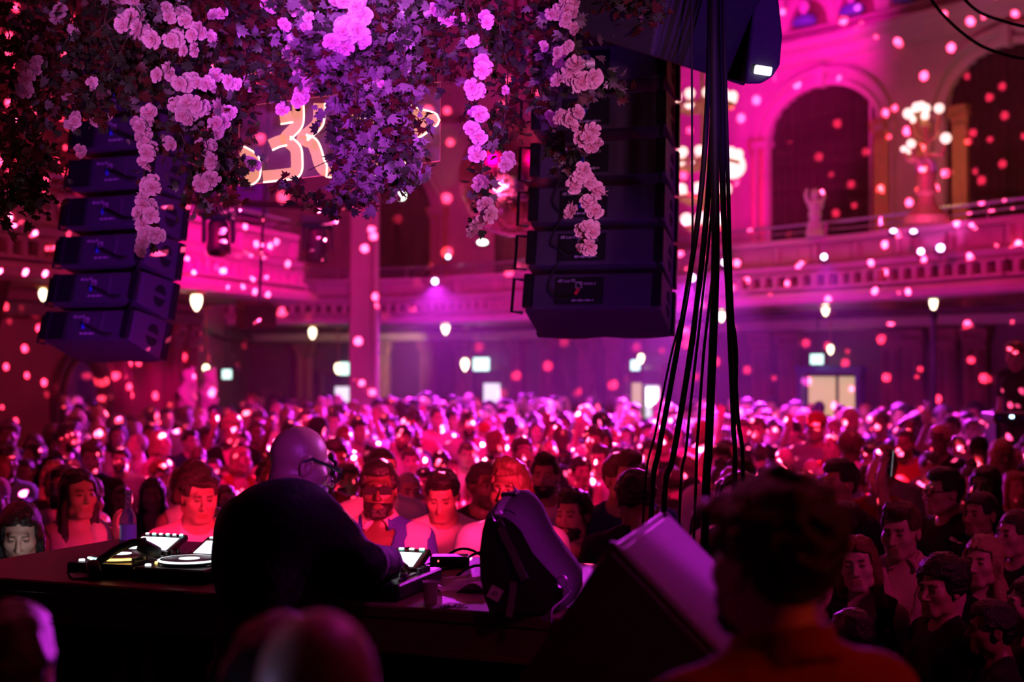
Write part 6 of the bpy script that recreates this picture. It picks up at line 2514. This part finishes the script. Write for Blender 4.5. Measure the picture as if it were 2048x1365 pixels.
# phones held in raised hands
def phone_for(lab_part, lab, light=False):
    o = next(q for q in C.objects if lab_part in q.get('label', ''))
    fig = BODY[o['pose']]['fig']
    M = o.matrix_basis @ fig.right['hm'] @ T(0, -.032, .095)
    p = add_phone(lab, M, lit=not light)
    if light:
        MB().lathe([(.014, 0), (.012, .004), (0, .005)], 14, M=T(.02, .006, .05) @ RX(-PI / 2)).build('torch_light', MATS['white_light'], p)


phone_for('holding a phone up beside the DJ', 'black phone held up beside the DJ head')
phone_for('holding a phone high with fingers', 'phone held high in spread fingers in the middle of the crowd')
phone_for('flat black hair and glasses holding', 'phone held up beside the stern bald man')
phone_for('phone at chest height behind', 'phone held by the man behind the slanting cables')
phone_for('grey cropped man tucked', 'phone showing a bright white light near the side wall', True)
for q in list(C.objects):
    if 'pose' in q:
        del q['pose']

# ---------------------------------------------------------------- the rest of the crowd
rc = random.Random(11)
EDGE = [(-1.72, 6.35), (1.0, 5.2)]
cand = []
y = 6.6
row = 0
while y < 28.5:
    sp_x = .52
    xmax = .40 * y + .4
    x = -xmax + (row % 2) * sp_x / 2
    while x < xmax:
        cand.append((x + rc.uniform(-.11, .11), y + rc.uniform(-.12, .12)))
        x += sp_x * (1.0 if y < 16 else 1.12)
    y += .50 if y < 14 else .62
    row += 1


def inside(x, y):
    if y < 6.35 - (x + 1.72) * .4228 + .75:
        return False
    k = (x / y) * FPX + 1024
    if not -60 < k < 2110:
        return False
    pb, _ = on(FAR, max(k, 380))
    if y > pb.y + 1.5:
        return False
    try:
        pl, _ = on(LEFT, k)
        if y > pl.y - .8:
            return False
    except ValueError:
        pass
    if x < -5.3 and y < 17.3:
        return False
    if abs(x - cx_col) < .55 and abs(y - 24) < .55:
        return False
    for pl_ in (LEFT, BACK):
        for a, b in zip(pl_, pl_[1:]):
            a, b, q = Vector(a), Vector(b), Vector((x, y))
            t = max(0, min(1, (q - a).dot(b - a) / (b - a).length_squared))
            if (a + (b - a) * t - q).length < .65:
                return False
    for ox, oy, r in OBST:
        if (x - ox) ** 2 + (y - oy) ** 2 < r * r:
            return False
    for hx, hy, _, _, _ in HEROES:
        if abs(x - hx) < .46 and abs(y - hy) < .36:
            return False
    # keep sight lines to the near, named faces clear
    for hx, hy, px, py, S in HEROES:
        if y < hy and abs(k - px) < S * .55 and hy - y < 2.2:
            return False
    return True


cx_col = (722 - 1024) * 24 / FPX
OBST = [(5.2, 13.6, 1.15), (4.7, 13.0, .7)] + [(q.matrix_basis.translation.x, q.matrix_basis.translation.y, .55) for q in C.objects if q.name.startswith(('statue', 'lamp_post'))]
spots_ = [list(q) for q in cand if inside(*q)]
fixed = [(h[0], h[1]) for h in HEROES]
for it in range(25):
    spots_.sort(key=lambda q: q[1])
    for i in range(len(spots_)):
        a = spots_[i]
        for j in range(i + 1, len(spots_)):
            b = spots_[j]
            if b[1] - a[1] > .5:
                break
            dx, dy = (b[0] - a[0]) / .60, (b[1] - a[1]) / .44
            r = math.hypot(dx, dy)
            if 1e-4 < r < 1:
                f = (1 - r) / r * .25
                a[0] -= dx * f * .60
                b[0] += dx * f * .60
                a[1] -= dy * f * .44
                b[1] += dy * f * .44
        for (hx, hy) in fixed:
            dx, dy = (a[0] - hx) / .58, (a[1] - hy) / .44
            r = math.hypot(dx, dy)
            if 1e-4 < r < 1:
                f = (1 - r) / r * .5
                a[0] += dx * f * .58
                a[1] += dy * f * .44
spots_ = [q for q in spots_ if inside(*q)]
spots_.sort(key=lambda q: q[1])
NMAX = 296 - len(HEROES)
LM = [(230, 'by the arched mirror'), (480, 'by the paired statues'), (690, 'past the DJ'), (800, 'by the tall column'), (1030, 'under the mirror ball'), (1350, 'under the large speaker hang'), (1520, 'past the hanging cables'), (1780, 'near the yellow glass door'), (9999, 'near the lamp post')]
ROWS = [(9.5, 'near the stage'), (13, 'mid crowd'), (17, 'well back'), (99, 'far back')]
HW = dict(short='short', quiff='quiffed', fringe='fringed', swept='swept', buzz='cropped', afro='afro', curly='curly', long='long', bob='bobbed', wavy='wavy', tied='tied', bun='bunned', slick='sleek', receding='thinning', bald='bald')
seen_l = {}
far_stuff = []
zone_rows = {}
for i, (x, y) in enumerate(spots_):
    k = (x / y) * FPX + 1024
    male = rc.random() < .6
    far = y > 9.6
    if male:
        var = rc.choice(['far_m', 'far_ml', 'far_mr', 'far_mo'] if far else ['m0', 'mL', 'mR', 'mD'])
        hair = rc.choice(['short'] * 5 + ['quiff', 'quiff', 'swept', 'buzz', 'buzz', 'curly', 'fringe', 'receding', 'bald', 'bald', 'afro', 'cap'])
        sc = rc.uniform(.98, 1.10)
    else:
        var = rc.choice(['far_f', 'far_fl', 'far_fr'] if far else ['f0', 'fT', 'fR', 'fL'])
        hair = rc.choice(['long', 'long', 'bob', 'wavy', 'tied', 'bun', 'slick', 'braids', 'curly'])
        sc = rc.uniform(.95, 1.05)
    if far and rc.random() < .07:
        var = 'far_mu' if male else 'far_fu'
    skin = rc.choice(['pale', 'fair', 'fair', 'fair', 'tan', 'tan', 'brown', 'dark'])
    hcol = rc.choice(['black'] * 4 + ['dark'] * 5 + ['brown'] * 4 + ['blonde'] * 3 + ['grey', 'ginger']) if hair != 'cap' else rc.choice(['black', 'white', 'navy', 'red'])
    top = rc.choice(['black'] * 5 + ['white'] * 5 + ['grey', 'navy', 'pink', 'red', 'beige', 'lightblue', 'blue', 'green', 'purple']) if y < 15 else rc.choice(['black'] * 3 + ['white'] * 7 + ['grey', 'navy', 'pink', 'beige', 'lightblue', 'lightblue'])
    yaw = math.atan2(-x - .4, y - 4) + rc.gauss(0, .22)
    if rc.random() < .08:
        yaw += PI
    extra = []
    if male and rc.random() < .35:
        extra.append('beard')
    if rc.random() < .08:
        extra.append('glasses')
    if i >= NMAX:
        far_stuff.append((x, y, yaw, sc, var, skin, hair, hcol, top))
        continue
    lm = next(t for l, t in LM if k < l)
    rw = next(t for l, t in ROWS if y < l)
    hw = 'bald' if hair == 'bald' else ('capped' if hair == 'cap' else '%s %s haired' % (HW.get(hair, hair), WORD[hcol]))
    tw = 'top' if not male else 'shirt'
    base = '%s person in %s %s, %s, %s' % (hw, top.replace('lightblue', 'pale'), tw, rw, lm)
    seen_l[base] = seen_l.get(base, 0) + 1
    lab = base if seen_l[base] == 1 else base.replace('person', ORD[seen_l[base] - 1] + ' such person')
    person(lab, var, (x, y, 0), yaw, sc, skin, hair, hcol, top, extra, 'crowd on the dance floor')

# those farthest back, too small to tell one from the next
LOD = {}


def merged(me, M, colr, acc):
    n = len(me.vertices)
    co = np.empty(n * 3, np.float32)
    me.vertices.foreach_get('co', co)
    co = co.reshape(-1, 3)
    A = np.array(M, np.float32)
    co = co @ A[:3, :3].T + A[:3, 3]
    f = np.empty(len(me.loops), np.int32)
    me.loops.foreach_get('vertex_index', f)
    if 'pig' in me.color_attributes:
        pg = np.empty(n * 4, np.float32)
        me.color_attributes['pig'].data.foreach_get('color', pg)
        c = pg.reshape(-1, 4)[:, :3] * np.float32(colr)
    else:
        c = np.tile(np.float32(colr), (n, 1))
    acc.append((co, f.reshape(-1, 4), c))


def lod(kind, male):
    k = (kind, male)
    if k not in LOD:
        f = Fig(male=male)
        LOD[k] = f.body_mesh('far_body', .02, .05) if kind == 'body' else f.shirt_mesh('far_shirt', .045)
    return LOD[k]


if far_stuff:
    acc = []
    for (x, y, yaw, sc, var, skin, hair, hcol, top) in far_stuff:
        male = var.startswith(('m', 'far_m'))
        M = T(x, y, 0) @ RZ(yaw) @ Matrix.Scale(sc, 4)
        merged(lod('body', male), M, SKIN[skin], acc)
        merged(lod('shirt', male), M, CCOL[top], acc)
        if hair not in ('bald', 'cap'):
            hk = 'far_' + hair
            if hk not in LOD:
                LOD[hk] = hair_mesh(hk, hair, .018)
            merged(LOD[hk], M @ head_matrix(), HCOL[hcol], acc)
    off = 0
    VV, FF, CC = [], [], []
    for co, f, c in acc:
        VV.append(co)
        FF.append(f + off)
        CC.append(c)
        off += len(co)
    cm = mat('far_crowd', (.9, .9, .9), .7, var=.08, pig=True)
    me = np_mesh('distant_crowd', np.concatenate(VV), np.concatenate(FF), cm)
    cc = np.concatenate([np.concatenate(CC), np.ones((off, 1), np.float32)], 1)
    me.color_attributes.new('pig', 'FLOAT_COLOR', 'POINT').data.foreach_set('color', cc.astype(np.float32).ravel())
    o = link('distant_crowd', me)
    tag(o, 'rows of people at the very back under the far balcony', 'crowd', None, 'stuff')
for q in list(C.objects):
    if 'pose' in q:
        del q['pose']
# the operator at the side desk
c = P(2036, 706, 13.6)
zf = c.z - 1.60
person('person in black working at a desk on the side platform above the crowd', 'mD', (c.x, c.y, zf), math.radians(-60), 1.0, 'fair', 'short', 'brown', 'black')
o = thing('platform', 'low black platform under the side desk', 'platform', (c.x + .35, c.y, 0))
MB().box((0, 0, zf - .03), (1.6, 1.5, .06), bev=.01).build('platform_deck', MATS['stage_black'], o)
for sx in (-.7, .7):
    for sy in (-.65, .65):
        MB().box((sx, sy, (zf - .06) / 2), (.07, .07, zf - .06)).build('leg', MATS['stage_black'], o)
o = thing('control_desk', 'dark control desk with tiny blue lights on the side platform', 'desk', (c.x - .12, c.y - .52, zf))
MB().box((0, 0, 1.0), (.70, .36, .10), bev=.015).build('desk_top', MATS['gear_black'], o)
for sx in (-.3, .3):
    MB().box((sx, 0, .48), (.05, .3, .95)).build('leg', MATS['gear_black'], o)
for i in range(6):
    MB().box((-.3 + i * .11, -.182, 1.0 + .012 * (i % 2)), (.03, .01, .02)).build('indicator_light', MATS['spot_lens_blue' if i in (1,) else 'blue_plug'], o)
print('CROWD', len(HEROES), len(spots_), len(far_stuff))
# ---------------------------------------------------------------- light
def lamp(name, kind, loc, col, power, aim=None, size=.3, ang=60, blend=.5):
    d = bpy.data.lights.new(name, kind)
    d.color = col
    d.energy = power
    if kind == 'SPOT':
        d.spot_size = math.radians(ang)
        d.spot_blend = blend
        d.shadow_soft_size = size
    elif kind == 'AREA':
        d.size = size
    else:
        d.shadow_soft_size = size
    o = bpy.data.objects.new(name, d)
    C.objects.link(o)
    o.location = loc
    if aim is not None:
        o.rotation_euler = (Vector(aim) - Vector(loc)).to_track_quat('-Z', 'Y').to_euler()
    return o


MAG = (1.0, .0, .50)
PNK = (1.0, .0, .15)
RED = (1.0, .012, .09)
VIO = (.36, .02, 1.0)
LIL = (.78, .03, 1.0)
# front-of-stage wash on the crowd
lamp('front_wash_lamp', 'SPOT', (.32, 5.3, 1.95), RED, 620, (-1.7, 8.8, .95), .15, 52)
lamp('front_wash_lamp', 'SPOT', (-3.4, 5.6, 2.45), RED, 260, (.9, 8.8, 1.1), .15, 34)
lamp('front_wash_lamp', 'SPOT', (-3.2, 9.2, 6.2), PNK, 1300, (-.8, 14.0, 1.4), .25, 60)
lamp('front_wash_lamp', 'SPOT', (2.6, 8.6, 6.2), PNK, 1300, (.6, 14.0, 1.4), .25, 60)
lamp('front_wash_lamp', 'SPOT', (.8, 10.0, 6.8), PNK, 1500, (1.0, 19, 1.4), .25, 50)
# lilac light from the balcony spotlights on the far rows
for (px, py, d), pw, aim in (((870, 566, 29.1), 13000, (-1.0, 25.5, 1.2)), ((1449, 530, 21.8), 10500, (2.4, 19.2, 1.2)), ((1384, 560, 22.4), 11000, (1.0, 19.5, 1.2)), ((1648, 518, 20.1), 4200, (4.0, 17.6, 1.2)), ((583, 589, 20.7), 1800, (-2.2, 19.4, 1.0))):
    lamp('back_wash_lamp', 'SPOT', P(px, py, d) + Vector((0, -.15, -.05)), LIL, pw, aim, .06, 72)
lamp('top_wash_lamp', 'SPOT', (.9, 18.0, 8.5), (.85, .10, 1.0), 5200, (.3, 25.0, 1.6), .15, 36, .8)  # unseen overhead lamps, added to brighten the far rows
lamp('top_wash_lamp', 'SPOT', (2.0, 14.5, 8.5), (.85, .10, 1.0), 4200, (2.8, 19.5, 1.6), .15, 44, .8)
# the walls
lamp('wall_wash_lamp', 'SPOT', (2.9, 21.6, 4.8), MAG, 1100, (4.2, 25.6, 7.2), .3, 70)
lamp('wall_wash_lamp', 'SPOT', (3.6, 20.5, 8.5), (1, .0, .65), 900, (4.6, 26, 9.4), .2, 70)
lamp('wall_wash_lamp', 'SPOT', (-.5, 24, 5.4), MAG, 220, (-.5, 33, 6.6), .3, 80)
lamp('wall_wash_lamp', 'SPOT', (-1.2, 13.0, 5.2), (1, .0, .42), 3600, (-3.75, 18.9, 4.1), .3, 34)
lamp('wall_wash_lamp', 'SPOT', (-.5, 18, 6.0), (1, .0, .32), 480, (-2.6, 30, 3.8), .3, 34)
lamp('wall_wash_lamp', 'SPOT', (1.0, 13, 6.0), (1, .0, .28), 1000, (5.2, 20, 3.9), .3, 44)
lamp('wall_wash_lamp', 'SPOT', (1.0, 19, 5.6), MAG, 750, (.3, 29, 3.8), .3, 40)
lamp('warm_lamp', 'SPOT', P(886, 478, 32.6), (1, .66, .28), 14, P(880, 380, 33.3), .05, 32)
lamp('warm_lamp', 'SPOT', P(800, 690, 32.5), (1, .75, .35), 70, P(772, 720, 34), .1, 90)
lamp('warm_lamp', 'POINT', P(1868, 585, 20.4), (1, .62, .25), 22, None, .06)
lamp('warm_lamp', 'POINT', P(1850, 262, 20.9), (1, .52, .22), 26, None, .15)
lamp('pink_fill', 'SPOT', P(1850, 520, 17.6), (1, .1, .85), 90, P(1855, 420, 18.9), .05, 50)
lamp('wall_wash_lamp', 'SPOT', (-1.8, 15, 3.2), RED, 160, (-6.0, 19, 1.6), .3, 80)
# unseen violet, pink and red fill lamps added for speakers, garlands, monitor and people
lamp('violet_fill', 'SPOT', (-1.1, 5.5, 2.0), (.48, .02, 1.0), 420, (-2.2, 8.3, 3.25), .15, 40)
lamp('violet_fill', 'SPOT', (-.2, 4.9, 1.9), (.42, .02, 1.0), 62, (.38, 7.0, 2.62), .12, 26)
lamp('violet_fill', 'SPOT', (-.2, 1.4, 2.8), (.62, .05, 1.0), 1000, (-.44, 4.7, 3.4), .05, 22, .8)
lamp('pink_fill', 'SPOT', (.9, 1.8, 2.7), (1.0, .26, .75), 210, (.25, 4.5, 3.15), .05, 26)
lamp('pink_fill', 'SPOT', (-.9, 1.8, 2.5), (.95, .22, .95), 170, (-1.16, 4.5, 3.10), .05, 18)
lamp('violet_fill', 'SPOT', (-.8, 1.8, 3.0), (.85, .24, 1.0), 110, (-1.10, 4.4, 3.62), .05, 22)
lamp('violet_fill', 'SPOT', (-.3, 1.8, 3.0), (.95, .40, 1.0), 190, (-.50, 4.3, 3.60), .05, 12)
lamp('red_fill', 'SPOT', (-2.6, 2.6, 2.6), (1, .06, .07), 14, (-1.4, 4.8, 3.3), .1, 70)
lamp('violet_fill', 'SPOT', (2.3, 4.5, 3.0), (.78, .02, .85), 230, (.25, 3.75, 1.88), .06, 27)
lamp('violet_fill', 'SPOT', (2.2, 5.0, 4.4), (.80, .02, .85), 160, (.15, 3.8, 1.85), .08, 31)
lamp('violet_fill', 'SPOT', (1.4, 5.7, 2.9), (.9, .12, 1.0), 560, (-.62, 4.42, 2.04), .05, 8)
lamp('violet_fill', 'SPOT', (.7, 1.7, 2.9), (.50, .03, .9), 260, (-.62, 4.42, 2.06), .08, 8)
lamp('violet_fill', 'SPOT', (.9, 3.6, 3.6), (.9, .03, .6), 34, (-.36, 1.62, 1.9), .12, 24)
lamp('violet_fill', 'SPOT', (-2.6, 1.75, 1.95), (.5, .4, 1.0), 30, (-.40, 1.62, 1.9), .10, 14)
lamp('pink_fill', 'SPOT', (.5, 2.6, 3.3), (1, .05, .45), 10, (-.12, 4.3, 1.62), .05, 18)
lamp('violet_fill', 'SPOT', (3.0, 8.5, 3.4), (.9, .05, .5), 60, (4.8, 13.6, 2.4), .1, 24)
lamp('red_fill', 'SPOT', (3.4, 1.2, 3.2), (1, .05, .02), 70, (1.1, 2.2, 1.6), .15, 44)
lamp('violet_fill', 'SPOT', (3.6, 6.4, 2.5), (.55, .05, 1.0), 120, (.8, 7.15, 3.0), .1, 22)
lamp('pink_fill', 'SPOT', (3.4, 3.4, 3.3), (1, .03, .34), 85, (1.8, 6.1, 1.45), .15, 46)
lamp('balcony_spot', 'SPOT', P(1384, 560, 22.4) + Vector((0, -.2, 0)), (.72, .03, .85), 9500, (.35, 3.7, 1.9), .06, 6.6, .4)
lamp('phone_glow', 'POINT', P(66, 1112, 5.9), (1.0, .82, .95), 1.1, None, .04)
lamp('violet_fill', 'SPOT', (2.6, 2.2, 2.2), VIO, 330, (.85, 5.4, 3.6), .1, 17)
lamp('violet_fill', 'SPOT', (-2.6, 4.4, 2.9), (.7, .2, 1), 5, (-1.55, 5.72, 1.7), .05, 7)
# the mirror ball's spots of light: a beam broken into many small ones
def ball_spots(loc, power, col, scale=13.0, r=.085):
    o = lamp('mirror_ball_beam', 'POINT', loc, col, power, None, 0.0)
    d = o.data
    d.use_nodes = True
    nt = d.node_tree
    n = nt.nodes
    em = n['Emission']
    tc = n.new('ShaderNodeTexCoord')
    vo = n.new('ShaderNodeTexVoronoi')
    vo.inputs['Scale'].default_value = scale
    nt.links.new(tc.outputs['Normal'], vo.inputs['Vector'])
    mr_ = n.new('ShaderNodeMapRange')
    mr_.inputs['From Min'].default_value = r
    mr_.inputs['From Max'].default_value = r * .75
    mr_.inputs['To Min'].default_value = 0
    mr_.inputs['To Max'].default_value = 1
    nt.links.new(vo.outputs['Distance'], mr_.inputs['Value'])
    nt.links.new(mr_.outputs[0], em.inputs['Strength'])
    return o


ball_spots(mc + Vector((.05, .56, -.05)), 150000, (1, .05, .18), 33.0, .205)
ball_spots(mc + Vector((-.35, -.75, -.30)), 9000, (1, .05, .18), 30.0, .17)

# beams hanging in the haze under the balcony spotlights
hz = bpy.data.materials.new('haze')
hz.use_nodes = True
hz.node_tree.nodes.clear()
ou = hz.node_tree.nodes.new('ShaderNodeOutputMaterial')
vs_ = hz.node_tree.nodes.new('ShaderNodeVolumeScatter')
vs_.inputs['Density'].default_value = .0013
vs_.inputs['Anisotropy'].default_value = .35
vs_.inputs['Color'].default_value = (1, 1, 1, 1)
hz.node_tree.links.new(vs_.outputs[0], ou.inputs['Volume'])
for px, py, d, dx, pw, ang, colr in ((870, 563, 29.3, -.4, 5200, 24, (.5, .05, 1.0)), (583, 585, 20.9, -.25, 1700, 26, (.5, .05, 1.0)), (1648, 514, 20.3, -.3, 1800, 24, LIL), (1449, 525, 22.0, .1, 5200, 38, LIL), (1384, 556, 22.6, -.9, 7500, 44, (1, .12, .9)), (1842, 503, 18.5, -.2, 300, 30, LIL), (1881, 496, 18.4, .1, 300, 30, LIL)):
    c = P(px, py, d)
    a = c + Vector((dx, -.9, -2.6))
    lamp('balcony_spot', 'SPOT', c + Vector((0, -.12, -.02)), colr, pw, a, .03, ang, .6)

hb_ = MB().prism([(-5.2, 9.3), (5.6, 9.3), (7.0, 12.5), (6.0, 17.2), (4.4, 19.9), (3.0, 21.7), (1.9, 23.9), (.7, 26.4), (-.6, 28.2), (-2.0, 29.5), (-3.2, 29.9), (-3.4, 23.5), (-2.4, 21.2), (-3.3, 17.6), (-4.6, 15.2), (-5.8, 12.6)], 1.83, 10.9).build('haze', hz)
tag(hb_, 'thin stage haze hanging over the dance floor', 'haze', None, 'stuff')

w = bpy.data.worlds.new('World')
SC.world = w
w.use_nodes = True
w.node_tree.nodes['Background'].inputs[0].default_value = (.012, .0, .008, 1)
w.node_tree.nodes['Background'].inputs[1].default_value = .25

cam = bpy.data.cameras.new('camera')
co = bpy.data.objects.new('camera', cam)
C.objects.link(co)
cam.lens = 50
cam.sensor_width = 36
co.location = CAM
co.rotation_euler = (PI / 2 + TH, 0, 0)
cam.dof.use_dof = True
cam.dof.focus_distance = 5.2
cam.dof.aperture_fstop = 2.0
cam.clip_end = 200
SC.camera = co
SC.view_settings.view_transform = 'Standard'
SC.view_settings.look = 'None'
SC.view_settings.gamma = 1
SC.view_settings.exposure = 0
SC.cycles.use_denoising = True
SC.cycles.sample_clamp_indirect = 4
SC.cycles.max_bounces = 6
SC.cycles.diffuse_bounces = 2
SC.cycles.glossy_bounces = 3
SC.cycles.transparent_max_bounces = 12
SC.cycles.volume_bounces = 0
